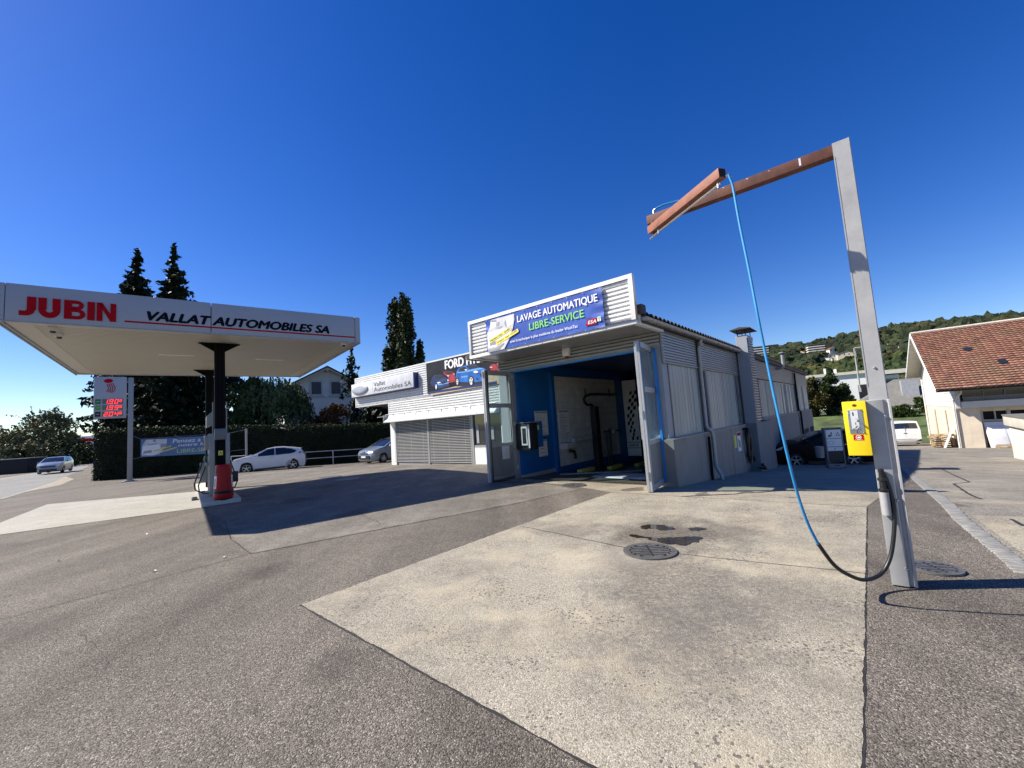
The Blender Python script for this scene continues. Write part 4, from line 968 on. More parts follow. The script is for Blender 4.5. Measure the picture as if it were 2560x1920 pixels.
prt('sand_print', M['psand'], [[(350,1255),(640,1150),(985,1068),(1700,1040),(1700,1058),(380,1290)]], .002)
prt('sand_print', M['psand'], [[(1820,770),(2140,700),(2140,985),(1820,1035)]], .002)
prt('shadow_print', M['blackink'], [[(470,1110),(830,1030),(850,1070),(560,1150)],[(1000,1000),(1330,960),(1700,930),(1700,1040),(1380,1075),(1010,1062)]], .003)
prt('red_car_print', M['pred'], [[(690,700),(800,680),(900,690),(960,730),(1000,900),(990,950),(840,975),(800,830),(700,760)],[(1850,560),(1900,510),(2040,490),(2080,570),(2060,660),(1880,670)]], .004)
prt('dark_blue_car_print', M['pnavy'], [[(360,960),(420,830),(470,780),(640,765),(720,820),(800,880),(832,960),(830,1030),(560,1120),(500,1100),(380,1040)]], .006)
prt('blue_car_print', M['pblue'], [[(1000,830),(1020,700),(1060,630),(1150,560),(1230,540),(1380,512),(1500,530),(1600,590),(1690,600),(1760,640),(1700,830),(1690,930),(1480,965),(1440,880),(1390,800),(1340,870),(1330,960),(1100,965),(1085,880),(1050,840),(1010,900)]], .008)
prt('blue_highlight_print', M['plight'], [[(1020,700),(1240,690),(1340,650),(1600,600),(1740,625),(1600,640),(1440,670),(1330,700),(1060,730)],[(1130,820),(1300,790),(1300,830),(1150,850)],[(540,1000),(640,990),(830,960),(830,985),(600,1040),(560,1040)]], .010)
prt('car_glass_print', M['blackink'], [[(1070,690),(1110,610),(1180,570),(1240,575),(1300,650),(1230,680),(1080,700)],[(1265,560),(1380,522),(1490,535),(1590,590),(1480,610),(1340,640)],[(465,820),(490,790),(640,775),(720,830),(640,860),(500,885)],[(1605,760),(1690,680),(1700,830),(1640,845)],[(1510,840),(1590,880),(1530,900)],[(700,715),(800,690),(900,700),(930,740),(780,760)],[(640,960),(780,920),(800,960),(660,1010)]], .012)
prt('wheel_print', M['blackink'], [ell(1045,945,42,98),ell(1392,925,66,125),ell(512,1070,30,85)], .014)
prt('wheel_rim_print', M['whiteprint'], [ell(1045,950,26,74),ell(1392,930,42,96),ell(512,1075,17,62)], .016)
prt('wheel_spoke_print', M['blackink'], [[(1030,900),(1058,900),(1045,950)],[(1025,960),(1040,955),(1030,1010)],[(1065,950),(1050,956),(1062,1010)],[(1370,860),(1412,858),(1392,925)],[(1360,930),(1385,935),(1365,1000)],[(1428,915),(1402,930),(1424,990)]], .018)
prt('headlamp_print', M['whiteprint'], [ell(1510,700,60,30),[(530,965),(600,950),(640,965),(560,995)],ell(812,912,14,24),[(780,785),(850,795),(820,820)],[(950,740),(975,750),(965,780)],[(1850,580),(1940,575),(1900,600)],ell(1262,652,30,18)], .020)
text('lettering','FORD HYBRID',t,M['whiteprint'],-12.28,-8.95,4.42,4.83,yb-.006,bold=.06)

# ================================================================ THE FILLING STATION CANOPY (frame C)
can = thing('filling_canopy','flat white filling station canopy on two black posts','canopy',C,(-3.5,4.2,0))
X0, X1, YD, ZS, ZT = -7.16, .0, 8.35, 4.30, 5.065
mb = MB(); mb.box(X0+.15,X0+3.485,.0,.08,ZS,ZT); mb.box(X0+3.50,X1-.165,.0,.08,ZS,ZT); mb.build('fascia_panel', M['fascia'], can, bevel=.008)
mb = MB(); mb.box(X1-.155,X1,.0,.14,ZS,ZT); mb.box(X0,X0+.14,.0,.14,ZS,ZT); mb.build('corner_panel', M['fascia'], can, bevel=.02, segs=3)
mb = MB(); mb.box(X1-.08,X1,.145,YD,ZS,ZT); mb.box(X0,X0+.08,.145,YD,ZS,ZT); mb.box(X0+.08,X1-.08,YD-.08,YD,ZS,ZT); mb.build('fascia_panel', M['fascia'], can, bevel=.008)
mb = MB(); mb.box(X0+.1,X1-.1,.09,YD-.1,ZT-.12,ZT-.06); mb.build('roof', M['darkroof'], can)
mb = MB(); z = ZS+.05
mb.box(X0+.09,X0+.45,.09,YD-.09,z-.02,z); mb.box(X1-.45,X1-.09,.09,YD-.09,z-.02,z); mb.box(X0+.45,X1-.45,.09,.42,z-.02,z); mb.box(X0+.45,X1-.45,YD-.42,YD-.09,z-.02,z)
y = .425
while y < YD-.43: mb.box(X0+.455,X1-.455,y,y+.130,z-.018,z+.01); y += .155
mb.build('soffit', M['soffit'], can); mb = MB(); mb.box(X0+.1,X1-.1,.1,YD-.1,z+.012,z+.03); mb.build('soffit_backing', M['greyroof'], can)
mb = MB(); mb.box(X0,X0+.03,.0,YD,ZS-.03,ZS-.002); mb.box(X1-.03,X1,.0,YD,ZS-.03,ZS-.002); mb.box(X0+.03,X1-.03,.0,.03,ZS-.025,ZS-.002); mb.build('edge_rail', M['steel'], can)
mb = MB(); mb.box(-5.25,-.16,-.006,-.001,4.425,4.462); mb.build('red_stripe', M['redprint'], can)
def jubin():
    # heavy rounded capitals drawn as outlines: boxes and arcs
    out = MB(); y0, y1 = -.022, -.001
    zt, zb = 4.815, 4.41; h = zt-zb
    def arc(cx_,cz,ro,ri,a0,a1,sx=1.0,n=14):
        a = [a0+(a1-a0)*k/n for k in range(n+1)]
        for i in range(n):
            p = [(cx_+sx*ro*math.cos(a[i]),cz+ro*math.sin(a[i])),(cx_+sx*ro*math.cos(a[i+1]),cz+ro*math.sin(a[i+1])),(cx_+sx*ri*math.cos(a[i+1]),cz+ri*math.sin(a[i+1])),(cx_+sx*ri*math.cos(a[i]),cz+ri*math.sin(a[i]))]
            out.prism(p,'y',y0,y1)
    S = .132
    # J
    out.box(-6.70,-6.70+S+.01,y0,y1,zb+.14,zt); arc(-6.715,zb+.155,.142,.03,-math.pi/2,0,1.0); out.box(-6.82,-6.71,y0,y1,zb+.012,zb+.105)
    # U
    x0, x1 = -6.52, -6.16; out.box(x0,x0+S,y0,y1,zb+.165,zt); out.box(x1-S,x1,y0,y1,zb+.165,zt); arc((x0+x1)/2,zb+.168,.18,.066,math.pi,2*math.pi,1.0,18)
    # B
    x0 = -6.10; out.box(x0,x0+S,y0,y1,zb,zt); 
    for z_a,z_b in ((zb,zb+.225),(zt-.20,zt)):
        m_ = (z_a+z_b)/2; ro = (z_b-z_a)/2; ri = ro-.068
        out.box(x0+S,x0+.22,y0,y1,z_b-.068,z_b); out.box(x0+S,x0+.22,y0,y1,z_a,z_a+.068); arc(x0+.22,m_,ro,ri,-math.pi/2,math.pi/2,1.15 if z_a > zb+.1 else 1.3,14)
    # I
    out.box(-5.70,-5.70+S,y0,y1,zb,zt)
    # N
    x0, x1 = -5.535, -5.18; out.box(x0,x0+.105,y0,y1,zb,zt); out.box(x1-.105,x1,y0,y1,zb,zt); out.prism([(x0+.105,zt),(x0+.02,zt),(x1-.105,zb),(x1-.02,zb)][:2]+[(x1-.105+.0,zb),(x1-.105+.0,zb+.17)],'y',y0,y1)
    return out
jb = jubin()
jb.v = [(-6.82+(x+6.82)*(1.43/1.64), y, z) for x,y,z in jb.v]
jb.build('lettering', M['redprint'], can)
text('lettering','VALLAT AUTOMOBILES SA',can,M['ink'],-4.86,-.90,4.505,4.715,-.006,bold=.085,shear=.25)
def post(y, x0=-3.53, x1=-3.29):
    mb = MB(); z0 = C.g(x0,y)-.1
    mb.box(x0,x0+.06,y,y+.26,z0,ZS+.03); mb.box(x1-.06,x1,y,y+.26,z0,ZS+.03); mb.box(x0+.06,x1-.06,y+.03,y+.23,z0,ZS+.03); mb.box(x0+.10,x1-.10,y+.015,y+.03,z0,ZS+.03)
    p = sub(mb.build('post', M['darksteel'], can, bevel=.006, segs=1))
    for s,xa in ((-1,x0),(1,x1)):
        b = MB(); b.prism([(xa,ZS+.03),(xa+s*.36,ZS+.03),(xa,ZS-.20)],'y',y+.11,y+.15); b.prism([(xa,ZS+.03),(xa+s*.30,ZS+.03),(xa+s*.36,ZS+.015),(xa,ZS+.0)],'y',y+.04,y+.22); b.build('bracket', M['darksteel'], p)
post(1.36); post(6.7)
for x,y in ((-4.36,3.63),(-1.84,3.88)):
    mb = MB(); mb.box(x-.42,x+.42,y-.09,y+.09,z-.026,z-.021); mb.box(x-.38,x+.38,y-.06,y+.06,z-.035,z-.027); mb.build('recessed_lamp', M['white'], can, bevel=.004)
for lb,x,y in (('dome camera under the canopy by its right front corner',-.40,.30),('dome lamp under the canopy nearest its left front corner',-6.45,.62),('second dome lamp under the canopy farther from the fascia',-6.45,1.25)):
    cat_ = 'camera' if 'camera' in lb else 'lamp'
    t = thing('dome_camera' if cat_=='camera' else 'dome_lamp', 'small white '+lb, cat_, C, (x,y,z-.02)); mb = MB(); mb.lathe([(.075,z-.02),(.075,z-.10)],(x,y,0),18); mb.build('housing', M['whiteprint'], t, smooth=True)
    mb = MB(); mb.lathe([(.055,z-.10),(.05,z-.125),(.03,z-.145),(.001,z-.15)],(x,y,0),18); mb.build('dome', M['winglass'], t, smooth=True)
# island, bin, pump
isl = MB(); vs = []
pts = [(-3.84,.98),(-2.98,.98),(-2.90,9.6),(-3.76,9.6)]
b0 = [(*p,C.g(*p)-.08) for p in pts]; b1 = [(*p,C.g(*p)+.115) for p in pts]; isl.hexa(b0+b1)
o = isl.build('pump_island', M['concrete_light'], None, (-3.4,1.0,0), C, bevel=.015, segs=2); tag(o,'long pale concrete pump island under the canopy','kerb island')
zi = C.g(-3.4,1.3)+.115
t = thing('gully_box','small dark square gully box beside the pump island on the pale pad','drain box',C,(-3.93,3.2,C.g(-3.93,3.2))); mb = MB(); zz = C.g(-3.93,3.2); mb.box(-4.0,-3.86,3.0,3.4,zz-.05,zz+.07); mb.build('box', M['iron'], t, bevel=.005); mb = MB(); mb.box(-3.98,-3.88,3.05,3.35,zz+.07,zz+.08); mb.build('lid', M['darksteel'], t)
bx, by = -3.355, 1.17
t = thing('forecourt_bin','tapered red waste bin with black bands at the foot of the canopy post','bin',C,(bx,by,zi))
n = 28
def conep(zlo, zhi, f=lambda h:1.0, ex=0.0):
    return [(f(h)+ex,zi+h) for h in (zlo,zhi)]
rad = lambda h: .228 - .052*max(0,(h-.10))/.80 - (.02*(1-h/.1) if h < .1 else 0)
mb = MB(); mb.lathe([(rad(h),zi+h) for h in (.03,.06,.10,.16)],(bx,by,0),n); mb.lathe([(rad(h),zi+h) for h in (.235,.30,.5,.72,.88)]+[(.165,zi+.905),(.12,zi+.91)],(bx,by,0),n); mb.build('drum', M['red'], t, smooth=True)
mb = MB(); mb.lathe([(rad(.16)+.004,zi+.16),(rad(.18)+.012,zi+.18),(rad(.20)+.004,zi+.195),(rad(.21)+.012,zi+.21),(rad(.235)+.004,zi+.235)],(bx,by,0),n); mb.build('band', M['black'], t, smooth=True)
mb = MB(); mb.lathe([(.20,zi-.01),(.205,zi+.03)],(bx,by,0),n); mb.build('foot', M['darksteel'], t)
def curved(a0,a1,h0,h1,ex,k=6):
    q = MB(); vs = []
    for h in (h0,h1):
        for i in range(k+1):
            a = a0+(a1-a0)*i/k; r_ = rad(h)+ex; vs.append((bx+r_*math.cos(a),by+r_*math.sin(a),zi+h))
    q.add(vs,[(i,i+1,k+2+i,k+1+i) for i in range(k)]); return q
for a in (-2.75,-.35): curved(a-.28,a+.28,.68,.83,.006).build('slot', M['black'], t)
for a in (-2.72,-.38): curved(a-.27,a+.27,.30,.62,.006).build('label_plate', M['whiteprint'], t)
curved(-2.80,-2.62,.34,.55,.009).build('pictogram', M['red'], t); curved(-.44,-.30,.42,.56,.009).build('pictogram', M['blackink'], t)
t = thing('towel_box','grey plastic towel dispenser fixed to the black canopy post','dispenser',C,(-3.41,1.3,1.66)); mb = MB(); mb.box(-3.545,-3.275,1.24,1.355,1.665,1.965); mb.build('case', mk('smoked_plastic',(.14,.15,.155),.3), t, bevel=.015)
t = thing('hazard_sticker','small yellow hazard sticker on the black canopy post','sticker',C,(-3.4,1.36,1.25)); mb = MB(); mb.box(-3.455,-3.355,1.352,1.3595,1.25,1.37); mb.build('plate', M['yellow_print'], t)
mb = MB(); mb.poly([(-3.44,1.351,1.275),(-3.37,1.351,1.275),(-3.405,1.351,1.345)]); mb.build('triangle', M['blackink'], t); mb = MB(); mb.poly([(-3.425,1.350,1.285),(-3.385,1.350,1.285),(-3.405,1.350,1.325)]); mb.build('triangle_field', M['yellow_print'], t)
zp = C.g(-3.4,2.7)+.10
t = thing('fuel_pump','tall grey fuel pump with black hoses standing behind the red bin','fuel pump',C,(-3.37,2.7,zp))
for q in ((-3.62,-3.12,2.32,2.40,zp,1.86),(-3.62,-3.12,3.08,3.16,zp,1.86)): MB().box(*q).build('side_cheek', M['alu_grey'], t, bevel=.02)
mb = MB(); mb.box(-3.60,-3.14,2.41,3.07,zp+.08,1.80); mb.build('body', M['steel'], t, bevel=.01)
mb = MB(); mb.box(-3.72,-3.605,2.45,3.05,1.40,1.82); mb.build('display_head', M['alu_grey'], t, bevel=.012); mb = MB(); mb.box(-3.728,-3.722,2.52,2.98,1.46,1.76); mb.build('display', M['winglass'], t)
for q in ((-3.70,-3.605,2.35,2.6,.95,1.05),(-3.80,-3.60,3.17,3.3,.45,1.02)): MB().box(*q).build('nozzle_boot', M['alu_grey'], t, bevel=.01)
for y,cl in ((2.52,'green_nozzle'),(2.8,'blackplastic'),(3.12,'blackplastic')):
    mb = MB(); mb.tube([(-3.66,y,1.02),(-3.70,y,1.12),(-3.67,y,1.22)],.035,8); mb.tube([(-3.67,y,1.22),(-3.62,y,1.27)],.02,6); mb.build('nozzle', M[cl], t, smooth=True)
mb = MB()
for y,dx in ((2.50,.0),(3.16,-.08)):
    mb.tube([(-3.68+dx,y,1.05),(-3.72+dx,y-.02,.85),(-3.80+dx,y-.06,.62),(-3.86+dx,y-.10,.42),(-3.84+dx,y-.12,.27),(-3.74+dx,y-.12,.19),(-3.60+dx,y-.08,.19)],.018,8)
mb.tube([(-3.10,2.6,1.05),(-3.05,2.5,.85),(-2.98,2.4,.6),(-2.95,2.35,.42),(-3.0,2.35,.28),(-3.12,2.4,.22)],.018,8)
mb.build('hose', M['black'], t, smooth=True)
mb = MB(); mb.box(-3.12,-2.92,2.34,2.50,.42,.72); mb.build('glove_box', M['blackplastic'], t, bevel=.01)
for q in ((-3.535,-3.505,2.46,2.50,1.86,2.78),(-3.20,-3.175,2.46,2.50,1.86,2.78)): MB().box(*q).build('mast', M['alu_grey'], t)
mb = MB(); mb.hexa([(-3.66,2.5,2.05),(-3.52,2.5,2.11),(-3.52,3.4,2.11),(-3.66,3.4,2.05),(-3.66,2.5,2.38),(-3.52,2.5,2.52),(-3.52,3.4,2.52),(-3.66,3.4,2.38)]); mb.build('number_panel', M['alu_grey'], t)

# ================================================================ PRICE SIGN
S = Frame(-23.33, 25.56, C.rot); gs = gz(-23.33,25.56)
t = thing('price_sign','white price sign with red glowing figures on a tall square steel pole','price sign',S,(0,0,gs))
mb = MB(); mb.box(-.12,.12,-.12,.12,gs,5.90); mb.build('pole', M['alu_grey'], t, bevel=.01)
mb = MB(); mb.box(-.35,.35,-.3,.3,gs-.02,gs+.04); mb.box(-.2,.2,-.2,.2,gs+.04,gs+.1); mb.build('base_plate', M['steel'], t)
mb = MB(); mb.box(-1.62,-.20,-.10,.10,3.45,5.93); pn = mb.build('panel', M['fascia'], t, bevel=.015)
mb = MB(); 
for z in (3.62,4.6,5.6): mb.box(-.20,-.12,-.05,.05,z,z+.08)
mb.build('bracket', M['steel'], t)
mb = MB(); n = 30; ca, sa = math.cos(.1), math.sin(.1)
mb.poly([(-1.0+.20*math.cos(2*math.pi*k/n)*ca-.125*math.sin(2*math.pi*k/n)*sa,-.104,5.69+.20*math.cos(2*math.pi*k/n)*sa+.125*math.sin(2*math.pi*k/n)*ca) for k in range(n)]); 
for j in range(4):
    x0 = -1.07+.085*j; zt = 5.50+.02*j; pp = [(x0,zt),(x0+.05,zt-.14),(x0+.075+.012*j,zt-.26),(x0+.06+.01*j,zt-.36-.03*j),(x0-.02-.012*j,zt-.45-.05*j)]
    pp = [(x0+.02*math.sin(i)*0+a,b) for i,(a,b) in enumerate([(p[0]-x0,p[1]) for p in pp])]
    mb.tube([(a,-.104,b) for a,b in pp],.021,6)
mb.build('logo', M['redprint'], t)
rows = [(4.31,4.60,'1.90','green_tag'),(3.95,4.23,'1.99','lime_tag'),(3.56,3.86,'2.04','blackink')]
mb = MB()
for z0_,z1_,_,_ in rows: mb.box(-1.25,-.34,-.107,-.100,z0_,z1_)
mb.build('display', M['winglass'], t)
for z0_,z1_,_,mn_ in rows: mb = MB(); mb.box(-1.55,-1.32,-.107,-.100,z0_+.0,z1_); mb.build('fuel_tag', M[mn_], t)
mb = MB()
for z0_,z1_,_,_ in rows: mb.box(-1.50,-1.37,-.109,-.1075,(z0_+z1_)/2-.01,(z0_+z1_)/2+.012)
mb.build('fuel_tag_print', M['palegrey'], t)
SEG = {'0':'abcdef','1':'bc','2':'abged','4':'fgbc','9':'abcdfg','o':'abcdef'}
def digit(mb, ch, x, z, w_, h, th, y=-.1105, sh=.18):
    def P(a,b): return (x+a+sh*b, z+b)
    s = {'a':((0,h),(w_,h)),'b':((w_,h),(w_,h/2)),'c':((w_,h/2),(w_,0)),'d':((0,0),(w_,0)),'e':((0,h/2),(0,0)),'f':((0,h),(0,h/2)),'g':((0,h/2),(w_,h/2))}
    for k in SEG[ch]:
        (a0,b0),(a1,b1) = s[k]; hz = b0 == b1
        q = [(a0-th/2,b0-th/2),(a1+th/2,b0-th/2),(a1+th/2,b0+th/2),(a0-th/2,b0+th/2)] if hz else [(a0-th/2,b1-th/2),(a0+th/2,b1-th/2),(a0+th/2,b0+th/2),(a0-th/2,b0+th/2)]
        mb.poly([(P(*p)[0],y,P(*p)[1]) for p in q])
mb = MB()
for z0_,z1_,tx,_ in rows:
    h = (z1_-z0_)*.74; zz = z0_+.035; x = -1.17
    digit(mb,tx[0],x,zz,.12,h,.030); mb.poly([(a,-.1105,b) for a,b in ((-1.005,zz-.012),(-.97,zz-.012),(-.97,zz+.022),(-1.005,zz+.022))])
    digit(mb,tx[2],-.945,zz,.125,h,.030); digit(mb,tx[3],-.715,zz,.125,h,.030); digit(mb,'o',-.50,zz+h*.45,.075,h*.5,.024)
mb.build('digits', M['led'], t)
# banner strung between the sign pole and a thin post
t = thing('fence_banner','grey blue banner with a white car strung before the dark hedge','banner',S,(2.5,0,.9))
mb = MB(); mb.poly([(.48,-.02,1.02),(3.3,-.02,.92),(5.0,-.02,.86),(5.0,-.02,2.06),(3.3,-.02,2.07),(.47,-.02,2.09)]); mb.poly([(.48,0,1.02),(.47,0,2.09),(3.3,0,2.07),(5.0,0,2.06),(5.0,0,.86),(3.3,0,.92)]); mb.build('sheet', M['banner2'], t)
text('lettering','Pensez a utiliser',t,M['whiteprint'],2.0,4.72,1.74,1.99,-.026,bold=.012,shear=.15)
text('lettering','notre lavage',t,M['whiteprint'],2.28,4.45,1.44,1.68,-.026,bold=.012,shear=.15)
text('lettering','LIBRE-SERVICE',t,M['limeprint'],2.22,4.66,1.09,1.33,-.026,bold=.015)
mb = MB(); mb.poly([(x,-.023,z) for x,z in ((.52,1.10),(.55,1.70),(.72,2.06),(1.72,2.03),(1.70,1.7),(1.55,1.4),(1.35,1.12),(1.1,1.06))]); mb.build('picture_ground', M['palegrey'], t)
mb = MB(); mb.poly([(x,-.025,z) for x,z in ((.53,1.2),(.55,1.62),(.75,1.72),(1.25,1.8),(1.4,1.62),(1.38,1.35),(1.2,1.12),(.9,1.08))]); mb.build('car_print', M['whiteprint'], t)
mb = MB()
for q in (((.78,1.75),(1.22,1.82),(1.3,1.74),(.8,1.70)),((.58,1.2),(1.0,1.25),(.98,1.4),(.62,1.37)),((1.05,1.88),(1.2,1.9),(1.2,2.03),(1.05,2.03)),((1.4,1.75),(1.7,1.75),(1.6,1.55),(1.42,1.5))): mb.poly([(x,-.027,z) for x,z in q])
mb.build('car_shade_print', M['greyprint'], t)
mb = MB(); mb.poly([(x,-.029,z) for x,z in ((1.05,1.28),(1.92,1.52),(1.94,1.60),(1.05,1.36))]); mb.poly([(x,-.029,z) for x,z in ((1.42,1.20),(2.2,1.42),(2.22,1.50),(1.42,1.28))]); mb.build('height_strip', M['yellow_print'], t)
text('strip_lettering','Hauteur max : 2m60',t,M['blackink'],1.10,1.92,1.30,1.345,-.031,rot=.27); text('strip_lettering','Largeur max : 2m58',t,M['blackink'],1.47,2.24,1.22,1.265,-.031,rot=.27)
t = thing('banner_post','thin galvanised post carrying the banner wires beside the white hatchback','post',S,(5.97,0,S.g(5.97,0)))
mb = MB(); mb.box(5.91,6.03,-.05,.05,S.g(5.97,0)-.05,2.42); mb.build('post', M['steel'], t)
mb = MB(); mb.tube([(0.1,0,2.34),(.47,0,2.12),(5.0,0,2.18),(5.92,0,2.34)],.012,6); mb.tube([(0.1,0,.92),(.48,0,1.02),(5.0,0,.95),(5.92,0,1.0)],.012,6); mb.build('wire', M['wire'], t)
# ================================================================ THE STEEL MAST WITH ITS BOOM (frame W)
MX, MY = 3.472, -4.759
g0 = W.g(MX+.08, MY)
mast = thing('wash_mast','tall galvanised steel mast with a rust red boom at the edge of the wash pad','mast',W,(MX+.08,MY+.06,g0))
HT = 3.995
mb = MB(); x0, x1 = 3.490, 3.622
mb.prism([(x0,MY),(x1-.006,MY),(x1,MY+.006),(x1,MY+.012),(x0+.006,MY+.012),(x0,MY+.008)],'z',1.0,HT)
mb.prism([(x0+.052,MY+.012),(x0+.066,MY+.012),(x0+.066,MY+.11),(x0+.052,MY+.11)],'z',g0-.05,HT); mb.prism([(x0,MY+.11),(x1,MY+.11),(x1,MY+.122),(x0,MY+.122)],'z',g0-.05,HT)
mb.build('column', M['galv'], mast)
mb = MB(); mb.box(x0+.004,x0+.010,MY-.003,MY-.0005,1.7,3.86); mb.build('edge_strip', M['steel'], mast)
xL, xR = 3.466, 3.632
mb = MB(); sec = [(xL,MY-.028),(xR-.056,MY-.028),(xR-.050,MY-.024),(xR-.042,MY-.004),(xR-.020,MY-.004),(xR-.019,MY-.020),(xR,MY-.021),(xR,MY+.0),(xR-.006,MY+.10),(xL+.02,MY+.10),(xL,MY+.0)]
mb.prism(sec,'z',g0+.012,1.58); mb.build('foot_cover', M['galv'], mast, bevel=.003, segs=1)
mb = MB()
for x,z in ((3.583,1.435),(3.583,.72),(3.575,.155),(3.560,1.86)): mb.lathe([(.011,MY-.028),(.011,MY-.034),(.006,MY-.040),(.001,MY-.041)],(x,0,z),10,'y')
mb.v = [(x,(y if z < 1.6 else y+.028),z) for x,y,z in mb.v]
mb.build('bolt', M['chrome'], mast, smooth=True)
mb = MB(); xb = x0+.005; mb.box(xb-1.82,xb,MY+.005,MY+.105,3.880,3.985); boom = sub(mb.build('boom', M['rust'], mast, bevel=.006))
mb = MB(); mb.disc((xb-1.24,MY+.0035,3.935),.013,.016,12); mb.disc((xb-1.30,MY+.0035,3.955),.005,.006,8); mb.disc((xb-1.37,MY+.0035,3.94),.006,.005,8); mb.disc((xb-1.41,MY+.0035,3.91),.004,.004,8); mb.box(xb-.27,xb-.253,MY+.003,MY+.0045,3.90,3.975); mb.disc((xb-.72,MY+.0035,3.97),.012,.004,8); mb.disc((xb-.95,MY+.0035,3.972),.01,.004,8); mb.disc((xb-.52,MY+.0035,3.965),.006,.004,8); mb.build('paint_chip', M['palegrey'], boom)
# swing arm under the boom's far end
pa = W.P(0,0); 
def wl(p):   # world -> wash frame
    r = Vector((p[0]-W.o[0], p[1]-W.o[1], 0)); return (r.x*W.c + r.y*W.s, -r.x*W.s + r.y*W.c, p[2])
A0 = wl((1.815,4.955,3.81)); A1 = wl((2.125,3.80,3.815))
mb = MB(); mb.bar(A0,A1,.085,.095); arm = sub(mb.build('swing_arm', M['rust2'], mast, bevel=.005))
d_ = (Vector(A1)-Vector(A0)).normalized(); e_ = Vector(A1)+d_*.001
s_ = d_.cross(Vector((0,0,1))).normalized()
mb = MB(); mb.poly([tuple(e_+s_*a+Vector((0,0,b))) for a,b in ((-.034,-.040),(.034,-.040),(.034,.040),(-.034,.040))]); mb.build('open_end', M['hole'], arm)
pv = Vector(A0)+d_*.07
mb = MB(); mb.cyl((pv.x,pv.y,3.85),(pv.x,pv.y,3.89),.028,14); mb.cyl((pv.x,pv.y,3.74),(pv.x,pv.y,3.765),.02,12); mb.build('pivot', M['rust'], arm)
mb = MB(); q0 = Vector(A0)-d_*.02; q1 = Vector(A1)-d_*.03
mb.tube([(q0.x,q0.y,3.715),(q0.x+d_.x*.2,q0.y+d_.y*.2,3.725),(q1.x,q1.y,3.73)],.011,8)
for k in (.15,.97): p = q0+(q1-q0)*k; mb.cyl((p.x,p.y,3.70),(p.x,p.y,3.77),.014,8)
mb.build('water_pipe', M['chrome'], arm, smooth=True)
# blue feed hose over the boom's end
mb = MB(); mb.tube([(xb-1.74,MY+.05,3.985),(xb-1.74,MY+.05,4.03),(xb-1.71,MY+.05,4.055),(xb-1.62,MY+.06,4.07),(xb-1.45,MY+.07,4.055),(xb-1.36,MY+.08,4.0)],.010,8); mb.build('feed_hose', M['bluehose'], mast, smooth=True)
mb = MB(); mb.tube([(xb-1.74,MY+.05,3.98),(xb-1.74,MY+.05,4.035),(xb-1.715,MY+.05,4.052)],.013,8); mb.build('hose_elbow', M['chrome'], mast, smooth=True)
mb = MB(); mb.tube([(3.44,MY+.05,2.06),(3.44,MY+.05,1.66)],.008,6); mb.tube([(3.44,MY+.05,2.06),(3.49,MY+.05,2.06)],.008,6); mb.box(3.432,3.448,MY+.04,MY+.06,1.98,2.03); mb.box(3.432,3.448,MY+.04,MY+.06,1.66,1.70); mb.build('lance_bracket', M['steel'], mast, smooth=True)
# lance holder tube
hx, hy = 3.502, MY-.062
mb = MB(); mb.cyl((hx,hy,.60),(hx,hy,.80),.032,18); mb.build('lance_holder', M['galv'], mast, smooth=True)
lance = thing('wash_hose','blue and black pressure hose hanging in a loop from the boom to the mast','hose',W,(hx,hy,.6))
mb = MB(); mb.lathe([(.031,.79),(.036,.80),(.036,.815),(.024,.825),(.022,.885),(.033,.89),(.033,.905),(.020,.915),(.018,.955),(.022,.965),(.020,.985),(.001,.99)],(hx,hy,0),16); mb.build('lance_grip', M['black'], lance, smooth=True)
pts = [(2.125,3.70,3.735),(2.14,3.715,3.715),(2.158,3.72,3.66),(2.165,3.72,3.59),(2.182,3.72,3.27),(2.215,3.72,2.85),(2.24,3.72,2.47),(2.262,3.72,2.17),(2.30,3.72,1.7),(2.34,3.72,1.28),(2.39,3.72,.87),(2.45,3.72,.58),(2.52,3.72,.39)]
pts2 = [(2.52,3.72,.39),(2.63,3.72,.21),(2.74,3.71,.12),(2.86,3.70,.078),(2.99,3.69,.12),(3.08,3.68,.25),(3.14,3.675,.46),(3.165,3.672,.65),(3.158,3.675,.80),(3.135,3.682,.93),(3.118,3.69,.965)]
def smoothline(P, n=6):
    P = [Vector(p) for p in P]; out = []
    for i in range(len(P)-1):
        a = P[max(0,i-1)]; b = P[i]; c_ = P[i+1]; d = P[min(len(P)-1,i+2)]
        for k in range(n):
            t = k/n; out.append(.5*((2*b)+(-a+c_)*t+(2*a-5*b+4*c_-d)*t*t+(-a+3*b-3*c_+d)*t**3))
    out.append(P[-1]); return out
def slack(P, f):
    out = []
    for p in P:
        k = f(p)/p[1]; out.append((p[0]*k, p[1]*k, 1.6+(p[2]-1.6)*k))
    return out
def hang(p):        # the hose swings forward of the arm before it turns back to the mast
    z = p[2]
    for (za,ya),(zb_,yb_) in zip([(3.8,3.71),(3.5,3.66),(2.5,3.42),(1.3,3.31),(.6,3.40),(.3,3.46)],[(3.5,3.66),(2.5,3.42),(1.3,3.31),(.6,3.40),(.3,3.46),(-.2,3.5)]):
        if za >= z >= zb_: return ya+(yb_-ya)*(za-z)/(za-zb_)
    return p[1]
pts = slack(pts, hang)
yl = [3.435,3.48,3.53,3.61,3.66,3.665,3.662,3.665,3.672,3.68,3.688]
pts2 = [slack([p], lambda q, y_=y_: y_)[0] for p,y_ in zip(pts2,yl)]; pts2[0] = pts[-1]
mb = MB(); mb.tube([wl(p) for p in smoothline(pts)],.0105,10); mb.build('blue_hose', M['bluehose'], lance, smooth=True)
mb = MB(); mb.tube([wl(p) for p in smoothline(pts2)],.0155,10); mb.build('black_hose', M['black'], lance, smooth=True)
